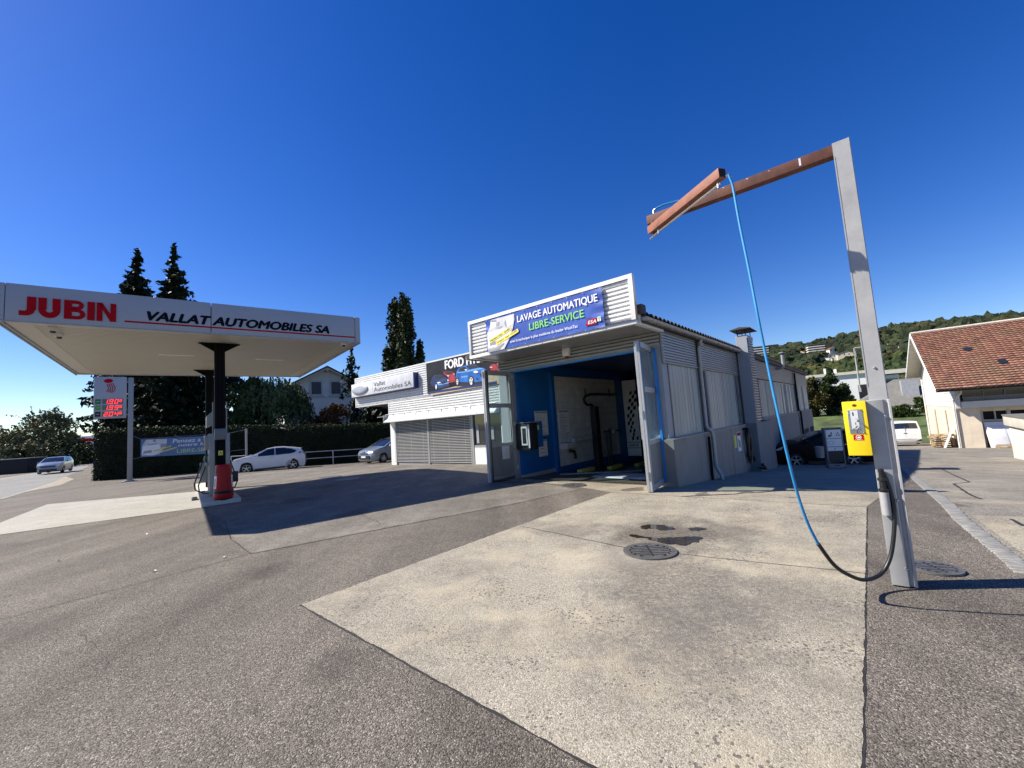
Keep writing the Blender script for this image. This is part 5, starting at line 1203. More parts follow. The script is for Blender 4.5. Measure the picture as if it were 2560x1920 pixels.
mb = MB(); mb.tube([wl((2.11,3.72,3.728)),wl((2.13,3.705,3.735)),wl((2.145,3.712,3.712))],.016,8); mb.build('hose_fitting', M['chrome'], lance, smooth=True)
# yellow coin box
cb = thing('coin_box','yellow coin box with a steel slot plate fixed to the left side of the mast','coin box',W,(3.38,MY-.05,1.1))
mb = MB(); mb.box(3.302,3.4655,MY-.108,MY+.09,1.105,1.58); mb.build('case', M['yellow'], cb, bevel=.006)
mb = MB(); mb.box(3.333,3.436,MY-.113,MY-.1085,1.295,1.508); pl = sub(mb.build('slot_plate', M['chrome'], cb, bevel=.002, segs=1))
mb = MB(); mb.box(3.352,3.404,MY-.118,MY-.1135,1.335,1.50); mb.build('coin_plate', M['palegrey'], pl)
mb = MB(); mb.box(3.366,3.374,MY-.1195,MY-.1185,1.455,1.485); mb.box(3.378,3.382,MY-.1195,MY-.1185,1.375,1.395); mb.build('coin_slot', M['hole'], pl)
mb = MB(); mb.tube([(3.385,MY-.118,1.425),(3.398,MY-.15,1.405)],.007,10); mb.build('return_button', M['chrome'], pl, smooth=True)
mb = MB()
for x,z in ((3.341,1.47),(3.424,1.50),(3.343,1.335),(3.428,1.305)): mb.lathe([(.006,MY-.113),(.006,MY-.117),(.003,MY-.121),(.0005,MY-.1215)],(x,0,z),10,'y')
mb.build('rivet', M['chrome'], pl, smooth=True)
mb = MB()
mb.tube([(3.372,MY-.1195,1.345),(3.388,MY-.1195,1.365),(3.405,MY-.1195,1.352),(3.385,MY-.1195,1.338),(3.412,MY-.1195,1.332)],.0022,5); mb.box(3.360,3.366,MY-.1195,MY-.1185,1.328,1.345); mb.box(3.366,3.372,MY-.1195,MY-.1185,1.328,1.331)
mb.build('handwriting', M['blackink'], pl)
text('price_lettering','2.-',pl,M['blackink'],3.378,3.402,1.305,1.323,MY-.1145,bold=.02)
n = 22; mb = MB(); mb.poly([(3.388+.017*math.cos(2*math.pi*k/n)*.9+.007*math.sin(2*math.pi*k/n),MY-.1085,1.543+.011*math.sin(2*math.pi*k/n)-.006*math.cos(2*math.pi*k/n)) for k in range(n)]); mb.build('signal_lamp', mk('brown_lens',(.16,.03,.012),.15,0,.1,20), cb)
mb = MB(); mb.box(3.352,3.422,MY-.110,MY-.1085,1.238,1.286); mb.build('sticker', M['redprint'], cb)
mb = MB(); 
ring = [(math.cos(2*math.pi*k/24),math.sin(2*math.pi*k/24)) for k in range(24)]
for k in range(24): a = ring[k]; b = ring[(k+1)%24]; mb.poly([(3.387+.019*a[0],MY-.1112,1.264+.019*a[1]),(3.387+.019*b[0],MY-.1112,1.264+.019*b[1]),(3.387+.015*b[0],MY-.1112,1.264+.015*b[1]),(3.387+.015*a[0],MY-.1112,1.264+.015*a[1])])
mb.poly([(3.376,MY-.1112,1.262),(3.386,MY-.1112,1.271),(3.398,MY-.1112,1.269),(3.399,MY-.1112,1.260),(3.386,MY-.1112,1.256)]); mb.box(3.36,3.414,MY-.1115,MY-.1105,1.241,1.243); mb.build('sticker_print', M['whiteprint'], cb)
mb = MB(); mb.cyl((3.30,MY-.05,1.49),(3.292,MY-.05,1.49),.009,10); mb.cyl((3.30,MY-.05,1.42),(3.290,MY-.05,1.42),.009,10); mb.box(3.294,3.302,MY-.06,MY-.03,1.39,1.40); mb.build('side_lock', M['chrome'], cb)

# ================================================================ VEHICLES
def car(name, label, L, Wd, top, glass_side, wheels, rw, paint, frame_pos, heading, zg, clear=.19, belt=.95, roof_in=.80, nose=.12, tail=.08, lights=None, group=None, spokes=5, van=False, mirror=True, dark_sill=True):
    """top: roof line [(x,z)] from the nose to the tail, x=0 at the nose; wheels: two x positions"""
    fr = Frame(frame_pos[0], frame_pos[1], heading)
    t = thing(name, label, 'van' if van else 'car', fr, (0,0,zg), group)
    zt = max(z for x,z in top)
    def w(x, z):
        a = x/L; pl = 1.0
        if a < .22: pl -= nose*((.22-a)/.22)**2
        if a > .80: pl -= tail*((a-.80)/.20)**2
        h = 1.0
        if z > belt: h = 1 - (1-roof_in)*min(1,(z-belt)/(zt-belt))**1.15
        elif z < .45: h = 1 - .05*((.45-z)/.3)
        return Wd/2*pl*h
    # lower outline with arches
    low = []; ar = rw*1.12
    x = L-.02; low.append((L-.03, clear+.12)); low.append((L-.12, clear))
    for wx in sorted(wheels, reverse=True):
        low.append((wx+ar, clear))
        for k in range(1,12): a = math.pi*k/12; low.append((wx+ar*math.cos(a), max(clear, rw+ar*math.sin(a)-.0)))
        low.append((wx-ar, clear))
    low.append((.14, clear)); low.append((.03, clear+.10))
    outl = list(top)+low
    bm = bmesh.new(); f = bm.faces.new([bm.verts.new((x,0,z)) for x,z in outl]); bmesh.ops.triangulate(bm, faces=[f])
    for k in range(1,int(L/.22)):
        bmesh.ops.bisect_plane(bm, geom=bm.verts[:]+bm.edges[:]+bm.faces[:], plane_co=Vector((k*.22,0,0)), plane_no=Vector((1,0,0)))
    for z in (.45,.62,.78,belt,belt+.12,belt+.24,belt+.36,belt+.5):
        bmesh.ops.bisect_plane(bm, geom=bm.verts[:]+bm.edges[:]+bm.faces[:], plane_co=Vector((0,0,z)), plane_no=Vector((0,0,1)))
    bm.verts.index_update(); V = [v.co.copy() for v in bm.verts]; Fc = [[v.index for v in f.verts] for f in bm.faces]; bm.free()
    mb = MB(); n = len(V)
    mb.add([(v.x,-w(v.x,v.z),v.z+zg) for v in V], Fc); mb.add([(v.x,w(v.x,v.z),v.z+zg) for v in V], Fc)
    # skin across the width, following the roof line, with crowned section
    dense = []
    for i in range(len(top)-1):
        a, b = top[i], top[i+1]; k = max(1,int(math.hypot(b[0]-a[0],b[1]-a[1])/.12))
        dense += [(a[0]+(b[0]-a[0])*q/k, a[1]+(b[1]-a[1])*q/k) for q in range(k)]
    dense.append(top[-1]); vs = []; nn = 8
    for x,z in dense:
        for j in range(nn+1):
            s = -1+2*j/nn; ww = w(x,z); vs.append((x - (.06*(1-s*s) if x < .4 else 0) + (.05*(1-s*s) if x > L-.35 else 0), s*ww, z+zg+.035*(1-s*s)))
    mb.add(vs,[(i*(nn+1)+j,i*(nn+1)+j+1,(i+1)*(nn+1)+j+1,(i+1)*(nn+1)+j) for i in range(len(dense)-1) for j in range(nn)])
    for (xa,za),(xb_,zb) in (((top[-1]),(low[0])),(low[0],low[1])), ((low[-1]),(top[0])):
        pass
    endv = []
    for (x,z) in (top[-1],low[0],low[1]): endv += [(x+(.05*(1-s*s)),s*w(x,z),z+zg) for s in (-1,-.5,0,.5,1)]
    mb.add(endv,[(i*5+j,i*5+j+1,(i+1)*5+j+1,(i+1)*5+j) for i in range(2) for j in range(4)])
    endv = []
    for (x,z) in (low[-2],low[-1],top[0]): endv += [(x-(.06*(1-s*s)),s*w(x,z),z+zg) for s in (-1,-.5,0,.5,1)]
    mb.add(endv,[(i*5+j,i*5+j+1,(i+1)*5+j+1,(i+1)*5+j) for i in range(2) for j in range(4)])
    body = sub(mb.build('body', M[paint], t, smooth=True))
    mb = MB(); mb.box(.15,L-.15,-Wd/2*.78,Wd/2*.78,zg+clear-.02,zg+.62); mb.build('underbody', M['hole'], t)
    # glass: side windows as panels a few mm proud, screens on the skin
    for s in (-1,1):
        for pane in glass_side:
            q = MB(); bm2 = bmesh.new(); f = bm2.faces.new([bm2.verts.new((x,0,z)) for x,z in pane]); bmesh.ops.triangulate(bm2, faces=[f])
            for z in (belt+.12,belt+.24,belt+.36,belt+.5): bmesh.ops.bisect_plane(bm2, geom=bm2.verts[:]+bm2.edges[:]+bm2.faces[:], plane_co=Vector((0,0,z)), plane_no=Vector((0,0,1)))
            bm2.verts.index_update(); q.add([(v.co.x,s*(w(v.co.x,v.co.z)+.006),v.co.z+zg) for v in bm2.verts],[[v.index for v in f.verts] for f in bm2.faces]); bm2.free()
            q.build('side_window', M['carglass'], body, smooth=True)
    def screen(nm, i0, i1, inset0, inset1, margin):
        a, b = top[i0], top[i1]; q = MB(); vs = []; d = Vector((b[0]-a[0],0,b[1]-a[1])); no = Vector((-d.z,0,d.x)).normalized()
        if no.z < 0: no = -no
        for k in range(5):
            u_ = inset0+(1-inset0-inset1)*k/4; x = a[0]+d.x*u_; z = a[1]+d.z*u_; bul = .05 if x > L-.35 else (-.06 if x < .4 else 0)
            for j in range(9):
                s = -1+2*j/8; ww = w(x,z)*margin; vs.append((x+no.x*.012+bul*(1-(s*margin)**2), s*ww, z+zg+.035*(1-(s*margin)**2)+no.z*.012))
        q.add(vs,[(k*9+j,k*9+j+1,(k+1)*9+j+1,(k+1)*9+j) for k in range(4) for j in range(8)]); q.build(nm, M['carglass'], body, smooth=True)
    for sc_ in (lights or {}).get('screens', []): screen(*sc_)
    for nm, mt, pts_ in (lights or {}).get('side', []):
        q = MB()
        for s in (-1,1): q.poly([(x,s*(w(x,z)+.008),z+zg) for x,z in pts_])
        q.build(nm, M[mt], body)
    for nm, mt, pts_, ex in (lights or {}).get('ends', []):      # flat pieces on nose (ex<0) or tail
        q = MB(); xe = (-.075 if ex < 0 else L+.058)
        for y0,y1,z0,z1 in pts_:
            bow = lambda y: (.06*(y/(Wd/2))**2 if ex < 0 else -.05*(y/(Wd/2))**2)
            q.hexa([(xe+bow(y0)-.01,y0,zg+z0),(xe+bow(y1)-.01,y1,zg+z0),(xe+bow(y1)+.1*(1 if ex<0 else -1),y1,zg+z0),(xe+bow(y0)+.1*(1 if ex<0 else -1),y0,zg+z0),(xe+bow(y0)-.01,y0,zg+z1),(xe+bow(y1)-.01,y1,zg+z1),(xe+bow(y1)+.1*(1 if ex<0 else -1),y1,zg+z1),(xe+bow(y0)+.1*(1 if ex<0 else -1),y0,zg+z1)])
        q.build(nm, M[mt], body)
    if mirror:
        mx = glass_side[0][0][0]+.12 if glass_side else L*.3
        for s in (-1,1):
            q = MB(); yy = s*(w(mx,belt)+.10); q.hexa([(mx-.05,yy-.08,zg+belt+.02),(mx+.09,yy-.08,zg+belt+.02),(mx+.09,yy+.08,zg+belt+.02),(mx-.05,yy+.08,zg+belt+.02),(mx,yy-.08,zg+belt+.15),(mx+.09,yy-.08,zg+belt+.15),(mx+.09,yy+.08,zg+belt+.15),(mx,yy+.08,zg+belt+.15)]); q.build('mirror', M[paint], body, bevel=.025)
    if dark_sill:
        q = MB()
        for s in (-1,1):
            x0_, x1_ = wheels[0]+ar+.04, wheels[1]-ar-.04
            q.hexa([(x0_,s*(w(x0_,.3)-.02),zg+clear-.01),(x1_,s*(w(x1_,.3)-.02),zg+clear-.01),(x1_,s*(w(x1_,.3)+.012),zg+clear-.01),(x0_,s*(w(x0_,.3)+.012),zg+clear-.01),(x0_,s*(w(x0_,.3)-.02),zg+clear+.09),(x1_,s*(w(x1_,.3)-.02),zg+clear+.12),(x1_,s*(w(x1_,.3)+.012),zg+clear+.12),(x0_,s*(w(x0_,.3)+.012),zg+clear+.09)])
        q.build('sill', M['blackplastic'], body)
    for wx in wheels:
        for s in (-1,1):
            yo = s*(w(wx,.4)-.015)
            q = MB(); q.lathe([(rw*.66,0),(rw*.98,-.0*s),(rw,-.03*s),(rw,-.19*s),(rw*.6,-.20*s)],(wx,yo,zg+rw),26,'y',False); wh = sub(q.build('wheel', M['tyre'], t, smooth=True))
            q = MB(); q.lathe([(rw*.66,-.01*s),(rw*.60,-.05*s),(.001,-.05*s)],(wx,yo,zg+rw),24,'y',False); q.build('rim_well', M['hole'], wh)
            q = MB(); q.lathe([(rw*.67,.004*s),(rw*.67,-.02*s),(rw*.60,-.02*s),(rw*.60,.004*s)],(wx,yo,zg+rw),26,'y',False)
            q.add(*[[],[]])
            for k in range(spokes):
                a = 2*math.pi*k/spokes+.3; ca_, sa_ = math.cos(a), math.sin(a); c0 = (wx+.05*rw*ca_,yo-.005*s,zg+rw+.05*rw*sa_); c1 = (wx+.62*rw*ca_,yo+.002*s,zg+rw+.62*rw*sa_); q.bar(c0,c1,.03,.13*rw*1.2)
            q.lathe([(rw*.16,.006*s),(.001,.008*s)],(wx,yo,zg+rw),12,'y',False)
            q.build('rim', M['rim'], wh, smooth=True)
    return t, fr

# white hatchback before the hedge (nose to the left)
p1 = gpt(330+1265*500/2212, 900+1275*500/2212); p2 = gpt(330+1800*500/2212, 900+1228*500/2212)
dvec = Vector((p2.x-p1.x,p2.y-p1.y,0)); sc_ = 2.59/dvec.length
k = 1.16; p1 = Vector((p1.x*k,p1.y*k,0)); p2 = Vector((p2.x*k,p2.y*k,0)); dvec = (p2-p1).normalized(); hd = math.atan2(dvec.y,dvec.x)
base = p1 - dvec*.86 - Vector((-dvec.y,dvec.x,0))*(-.88)
zg_ = at(690,1179,(p1.y+p2.y)/2).z
PUMA_TOP = [(.0,.55),(.02,.74),(.16,.90),(.60,1.02),(1.06,1.08),(1.92,1.46),(2.4,1.535),(2.9,1.52),(3.5,1.43),(3.92,1.34),(4.12,1.05),(4.17,.80),(4.19,.5)]
PUMA_GL = [[(1.30,1.05),(2.00,1.44),(2.40,1.485),(2.42,1.05)],[(2.47,1.05),(2.45,1.485),(2.9,1.475),(3.38,1.38),(3.70,1.24),(3.55,1.12),(3.3,1.07)]]
car('hatchback_car','white hatchback parked before the dark hedge, its nose behind the red bin', 4.19, 1.80, PUMA_TOP, PUMA_GL, (.86,3.45), .35, 'white_car', (base.x,base.y), hd, zg_, belt=1.02, roof_in=.74, nose=.2, tail=.16,
    lights=dict(screens=[('windscreen',4,5,.06,.02,.86),('rear_window',9,10,.05,.1,.8)], side=[('headlamp','headlamp',[(.10,.84),(.38,.95),(.55,.98),(.40,.84)]),('tail_lamp','blackplastic',[(3.86,1.16),(4.10,1.10),(4.14,.98),(3.80,1.06)]),('door_line','greyprint',[(2.40,1.1),(2.41,1.1),(2.41,.34),(2.40,.34)]),('handle','greyprint',[(2.2,.93),(2.33,.93),(2.33,.96),(2.2,.96)])], ends=[('grille','blackplastic',[(-.55,.55,.32,.62)],-1)]))
# pale blue grey people carrier, nose towards the camera
p1 = gpt(780+530*500/2212, 850+1360*500/2212); p2 = gpt(780+745*500/2212, 850+1336*500/2212)
k = 1.0; zg_ = gz(p1.x,p1.y)
hd = math.atan2(.80,.60)
MPV_TOP = [(.0,.50),(.03,.74),(.18,.88),(.62,1.02),(.95,1.08),(1.95,1.58),(2.4,1.63),(3.4,1.60),(4.1,1.50),(4.36,1.05),(4.40,.5)]
MPV_GL = [[(1.2,1.12),(2.0,1.50),(2.3,1.54),(2.32,1.10)],[(2.38,1.10),(2.36,1.54),(3.3,1.53),(3.35,1.10)],[(3.42,1.1),(3.38,1.52),(3.9,1.45),(4.1,1.2)]]
ax = Vector((math.cos(hd),math.sin(hd),0)); sd = Vector((-ax.y,ax.x,0)); mid = at(911,1150,28.4)
car('compact_car','pale blue grey family car half hidden by the showroom corner', 4.40, 1.83, MPV_TOP, MPV_GL, (.88,3.56), .33, 'blue_car', (mid.x,mid.y), hd, gz(mid.x,mid.y+1), belt=1.06, roof_in=.76, nose=.2,
    lights=dict(screens=[('windscreen',4,5,.04,.02,.88)], side=[('headlamp','headlamp',[(.05,.74),(.40,.93),(.58,.97),(.40,.80)])], ends=[('grille','blackplastic',[(-.62,.62,.34,.58)],-1),('upper_grille','chrome',[(-.40,.40,.70,.76)],-1),('number_plate','whiteprint',[(-.24,.24,.44,.55)],-1),('badge','chrome',[(-.08,.08,.79,.84)],-1)]), spokes=8)
# silver car on the road, nose towards the camera
mid = at(120,1184,41.5); hd = math.atan2(.62,-.42)
SUV_TOP = [(.0,.50),(.03,.80),(.20,.94),(.70,1.04),(1.05,1.08),(1.85,1.50),(2.3,1.56),(3.4,1.54),(3.95,1.45),(4.2,1.05),(4.25,.5)]
car('road_car','silver car with a white roof driving on the road by the left trees', 4.25, 1.82, SUV_TOP, [[(1.25,1.10),(1.92,1.43),(2.25,1.48),(2.27,1.08)],[(2.33,1.08),(2.31,1.48),(3.1,1.46),(3.12,1.08)]], (.84,3.40), .33, 'silver_car', (mid.x,mid.y), hd, at(120,1184,41.5).z-.02, belt=1.04, roof_in=.76, nose=.18, mirror=True,
    lights=dict(screens=[('windscreen',4,5,.04,.02,.90)], side=[('headlamp','headlamp',[(.05,.76),(.40,.93),(.5,.96),(.40,.80)])], ends=[('grille','blackplastic',[(-.6,.6,.22,.45)],-1),('grille','navy',[(-.5,.5,.60,.76)],-1),('headlamp','headlamp',[(-.8,-.58,.70,.84),(.58,.8,.70,.84)],-1)]))
# black car beside the hall, nose to the left
pf = at(1992,1158,18.3); pr_ = at(2136,1158,17.6)
dvec = Vector((pr_.x-pf.x,pr_.y-pf.y,0)); hd = math.atan2(dvec.y,dvec.x); dn = dvec.normalized(); wb = dvec.length
print('black car wheelbase', wb)
base = Vector((pf.x,pf.y,0)) - dn*.85 + Vector((-dn.y,dn.x,0))*.85
car('black_car','black car parked in the shade behind the service board, nose to the hall', 4.2, 1.78, [(.0,.55),(.03,.78),(.22,.92),(.65,1.02),(1.0,1.08),(1.9,1.44),(2.4,1.50),(3.2,1.48),(3.75,1.36),(4.1,1.05),(4.2,.5)], [], (.85,.85+wb), .32, 'black_car', (base.x,base.y), hd, at(2060,1168,17.9).z-.03, belt=1.02, roof_in=.78,
    lights=dict(screens=[('windscreen',4,5,.04,.02,.86)], side=[('side_window','paneglass',[(1.42,1.06),(2.02,1.38),(2.36,1.43),(2.38,1.08)]),('side_window','paneglass',[(2.5,1.08),(2.48,1.43),(3.2,1.41),(3.6,1.2),(3.5,1.1)]),('headlamp','headlamp',[(.06,.76),(.3,.9),(.45,.94),(.34,.80)]),('handle','chrome',[(2.62,.93),(2.95,.93),(2.95,.955),(2.62,.955)])]))
# white van, seen from behind
mid = at(2268,1113,36.2); hd = math.atan2(.75,.50)
VAN_TOP = [(.0,.55),(.03,.9),(.25,1.05),(.9,1.2),(1.9,1.9),(2.3,1.97),(4.75,1.98),(4.92,1.88),(5.01,1.0),(5.03,.5)]
axv = Vector((math.cos(hd),math.sin(hd),0))
# tail towards the camera: the nose lies along +axis, so the frame is turned round
o_ = Vector((mid.x,mid.y,0)) + axv*5.03
t_, fr_ = car('white_van','white panel van seen from behind at the edge of the meadow', 5.03, 2.0, VAN_TOP, [[(1.3,1.25),(1.95,1.80),(2.4,1.82),(2.4,1.2)]], (.95,3.95), .34, 'white_car', (o_.x,o_.y), hd+math.pi, mid.z, belt=1.25, roof_in=.86, nose=.15, tail=.03, van=True,
    lights=dict(screens=[('rear_window',7,8,.06,.42,.86)], side=[('tail_lamp','taillamp',[(4.84,.75),(4.98,.75),(4.95,1.25),(4.86,1.25)])], ends=[('bumper','blackplastic',[(-.95,.95,.30,.50)],1),('handle','blackplastic',[(-.12,.12,.98,1.03)],1),('door_gap','greyprint',[(-.005,.005,.52,1.5)],1)]))

# ================================================================ BARN
BR = Frame(*W.P(7.72,33.2).xy, W.rot+.045)
b = lambda x,y: W.P(x,y)
zb = -2.35
barn = thing('tiled_barn','cream barn with white boarded gable and a red tiled roof on the right','building',BR,(0,0,zb))
D_ = 13.2; Lb = 19.0
mb = MB(); mb.prism([(0,-3.4),(D_,-4.6),(D_,.55),(0,.55)],'x',0,.3)
mb.box(.3,1.15,.0,.35,-3.2,.45); mb.box(1.15,Lb,.35,.6,.15,.45); mb.box(.3,Lb,D_-.3,D_,-4.6,3.3); mb.box(Lb-.3,Lb,.35,D_-.3,-4.6,3.0); mb.build('wall', M['cream'], barn)
mb = MB(); mb.poly([(0,-.0,.55),(0,D_,.55),(0,D_,3.4),(0,6.9,6.5),(0,-.0,2.25)]); vs = mb.v; mb = MB()
z = .55
while z < 6.3:
    lo = max(-.55+ (z-1.0)*.0, -.0 if z > 1.9 else -.0); y0_ = 0.0 if z < 2.15 else (z-2.2)/(6.45-2.2)*6.9; y1_ = D_ if z < 3.3 else D_-(z-3.3)/(6.45-3.3)*(D_-6.9)
    if y1_-y0_ > .1: mb.hexa([(-.035,y0_,z),(-.03,y1_,z),(.2,y1_,z),(.2,y0_,z),(-.012,y0_,z+.195),(-.012,y1_,z+.195),(.2,y1_,z+.195),(.2,y0_,z+.195)])
    z += .2
mb.build('gable_boarding', M['board'], barn)
M['reveal'] = mk('window_reveal',(.50,.40,.31),.85)
for q in ((-.023,-.003,3.6,4.3,-1.9,.25),(-.023,-.003,8.4,9.2,-2.1,.25)): MB().box(*q).build('window_recess', M['reveal'], barn)
for q in ((-.030,-.023,3.6,3.76,-1.9,.25),(-.030,-.023,8.4,8.56,-2.1,.25)): MB().box(*q).build('window_slit', M['winglass'], barn)
# roof: near slope with tile relief, far slope, verge boards
tm = bpy.data.materials.new('clay_tiles'); tm.use_nodes = True; _t = tm.node_tree; _b = _t.nodes['Principled BSDF']; _b.inputs['Roughness'].default_value = .8
_g = nd(_t,'ShaderNodeNewGeometry'); _r = nd(_t,'ShaderNodeValToRGB'); _e = _r.color_ramp.elements; _e[0].color = (.17,.085,.058,1); _e[1].color = (.33,.175,.115,1)
for p_,c_ in ((.25,(.225,.108,.073)),(.6,(.262,.128,.083)),(.85,(.29,.148,.096))): e = _e.new(p_); e.color = (*c_,1)
_tc = nd(_t,'ShaderNodeTexCoord'); _n = nd(_t,'ShaderNodeTexNoise'); _n.inputs['Scale'].default_value = .5; _n.inputs['Detail'].default_value = 6; _m = nd(_t,'ShaderNodeMix',data_type='RGBA'); _m.inputs[7].default_value = (.20,.145,.085,1)
_mr = nd(_t,'ShaderNodeMapRange'); _mr.inputs['From Min'].default_value = .5; _mr.inputs['From Max'].default_value = .75; _mr.inputs['To Max'].default_value = .7
_t.links.new(_g.outputs['Random Per Island'],_r.inputs[0]); _t.links.new(_tc.outputs['Object'],_n.inputs[0]); _t.links.new(_n.outputs['Fac'],_mr.inputs[0]); _t.links.new(_mr.outputs[0],_m.inputs[0]); _t.links.new(_r.outputs[0],_m.inputs[6]); _t.links.new(_m.outputs[2],_b.inputs['Base Color'])
EY, EZ, RY, RZ, FY, FZ = -1.35, 1.80, 6.9, 6.78, D_+1.0, 3.35
mb = MB(); n_c = 30; OV = -1.0
sl = Vector((0,RY-EY,RZ-EZ)); sn = Vector((0,-sl.z,sl.y)).normalized(); sl_n = sl.normalized(); cl = sl.length/n_c
for i in range(n_c):
    k = 0; x = OV + (0.0 if i%2 else 0)
    o0 = Vector((0,EY,EZ)) + sl_n*(cl*i)
    while x < Lb+.6:
        wdt = .27; j = random.uniform(-.008,.012)
        a = o0 + sn*(.105+j); c_ = o0 + sl_n*(cl*1.12) + sn*.004
        q = [(x+.004,a.y,a.z),(x+wdt*.5,a.y-.0,a.z+.022),(x+wdt-.004,a.y,a.z),(x+wdt-.004,c_.y,c_.z),(x+wdt*.5,c_.y,c_.z+.022),(x+.004,c_.y,c_.z)]
        r_ = [(x+.004,o0.y,o0.z),(x+wdt*.5,o0.y,o0.z),(x+wdt-.004,o0.y,o0.z)]
        mb.add(q+r_,[(0,1,4,5),(1,2,3,4),(6,7,1,0),(7,8,2,1)]); x += wdt
roof = sub(mb.build('roof', tm, barn))
mb = MB(); mb.prism([(EY,EZ-.04),(RY,RZ-.04),(FY-2.0,FZ+.95),(FY,FZ),(FY,FZ-.10),(FY-2.0,FZ+.83),(RY,RZ-.2),(EY,EZ-.14)],'x',OV+.02,Lb+.6); mb.build('roof_deck', M['soffitwood'], roof)
mb = MB(); mb.prism([(RY-.01,RZ+.02),(FY-2.0,FZ+1.02),(FY+.02,FZ+.06),(FY+.02,FZ+.0),(FY-2.0,FZ+.95),(RY,RZ-.03)],'x',OV+.0,Lb+.6); mb.build('far_slope', M['greyroof'], roof)
mb = MB(); mb.prism([(EY-.02,EZ+.06),(RY,RZ+.08),(RY,RZ-.22),(EY-.02,EZ-.16)],'x',OV-.05,OV+.0); mb.prism([(RY,RZ+.08),(FY-2.0,FZ+1.06),(FY,FZ+.08),(FY,FZ-.12),(FY-2.0,FZ+.80),(RY,RZ-.22)],'x',OV-.05,OV+.0); mb.build('verge_board', M['white'], roof)
mb = MB(); mb.tube([(OV,RY,RZ+.09),(Lb+.6,RY,RZ+.09)],.10,8); mb.build('ridge', M['concrete_light'], roof, smooth=True)
mb = MB(); mb.box(OV,Lb+.6,EY-.12,EY-.02,EZ-.13,EZ-.02); mb.build('gutter', M['darksteel'], roof)
for x,yy in ((2.6,2.6),(6.4,4.3),(1.4,4.9)):
    mb = MB()
    o0 = Vector((x,EY,EZ))+sl_n*(cl*n_c*(yy/9)); a = o0+sn*.11; c2 = o0+sl_n*.55+sn*.11; w2 = .7 if x > 3 else .4
    mb.add([(a.x,a.y,a.z+.04),(a.x+w2,a.y,a.z+.04),(c2.x+w2,c2.y,c2.z+.04),(c2.x,c2.y,c2.z+.04)],[(0,1,2,3)])
    mb.build('glass_tile', M['winglass'], roof)
# front: clerestory, panels, beam, transoms, doors
mb = MB(); mb.box(.45,Lb,-.02,.25,.92,1.22); x = .45
while x < Lb: mb.box(x-.03,x+.03,-.04,-.02,.92,1.66); x += .98
mb.box(.3,Lb,-.05,.2,1.60,1.95); mb.build('front_panel', M['panel'], barn)
mb = MB(); mb.box(.45,Lb,.05,.1,1.22,1.60); mb.build('clerestory', M['winglass'], barn)
mb = MB(); mb.box(.25,Lb,-.35,.3,.45,.90); mb.build('beam', M['whitewash'], barn)
mb = MB(); mb.prism([(-.35,.45),(.02,.45),(.02,2.2),(-.6,2.0)],'x',-.02,.22); mb.build('beam_end', M['board'], barn)
mb = MB(); mb.tube([(.25,-.9,1.75),(.25,-.85,1.5),(-.1,-.1,.95),(-.1,-.1,-2.3)],.06,8); mb.tube([(-.08,D_-.1,3.2),(-.08,D_-.1,-3.6)],.06,8); mb.build('downpipe', M['whitewash'], barn, smooth=True)
mb = MB(); mb.box(1.15,Lb,.62,.7,-3.2,.2); mb.build('dark_interior', M['hole'], barn)
mb = MB()
for x in (1.15,2.42,3.3,4.9,6.4): mb.box(x,x+.16,.3,.6,-3.0,.2)
mb.box(1.15,Lb,.32,.58,-.55,-.42); mb.box(1.85,1.92,.4,.5,-.42,.2); mb.build('door_frame', M['soffitwood'], barn)
mb = MB(); mb.box(4.0,Lb,.45,.55,-3.0,-.55); mb.box(6.6,Lb,.45,.55,-.42,.2); mb.build('boarded_door', M['panel'], barn)
d0 = BR.g(1.8,-.3)
t = thing('white_door','loose white panelled door leaf leaning at the barn entrance','door',BR,(1.7,.1,d0)); mb = MB(); mb.hexa([(1.35,-.15,d0),(2.45,-.15,d0),(2.45,-.08,d0),(1.35,-.08,d0),(1.25,.22,d0+1.72),(2.35,.22,d0+1.72),(2.35,.29,d0+1.72),(1.25,.29,d0+1.72)]); mb.build('leaf', M['white'], t, bevel=.015)
mb = MB(); mb.hexa([(1.58,-.145,d0+.2),(2.25,-.145,d0+.2),(2.25,-.10,d0+.2),(1.58,-.10,d0+.2),(1.50,.155,d0+1.5),(2.17,.155,d0+1.5),(2.17,.2,d0+1.5),(1.50,.2,d0+1.5)]); mb.build('raised_panel', M['palegrey'], t, bevel=.01)
def pallet(t, x, y, z, mat=M['wood']):
    mb = MB()
    for k in range(5): mb.box(x,x+1.2,y+k*.17,y+k*.17+.11,z+.12,z+.14)
    for k in (0,.37,.70):
        mb.box(x,x+1.2,y+k,y+k+.1,z,z+.02)
        for j in (0,.53,1.06): mb.box(x+j,x+j+.14,y+k,y+k+.1,z+.02,z+.12)
    return mb
for i in range(7):
    x = -1.35+random.uniform(-.08,.08); y = 1.4+random.uniform(-.1,.1); z = BR.g(-.9,1.8)+.005+i*.143
    o = pallet(None,x,y,z).build('pallet', M['wood'], None, (x+.6,y+.4,z), BR); tag(o,'wooden pallet, '+['lowest','second from the bottom','third from the bottom','middle one','third from the top','second from the top','topmost'][i]+' in the stack by the barn gable','pallet','pallets stacked by the barn gable')
z = BR.g(2,-1.0); o = pallet(None,1.5,-1.2,z).build('pallet', M['wood'], None, (2.1,-.8,z), BR); tag(o,'single flat wooden pallet on the ground before the white door leaf','pallet')
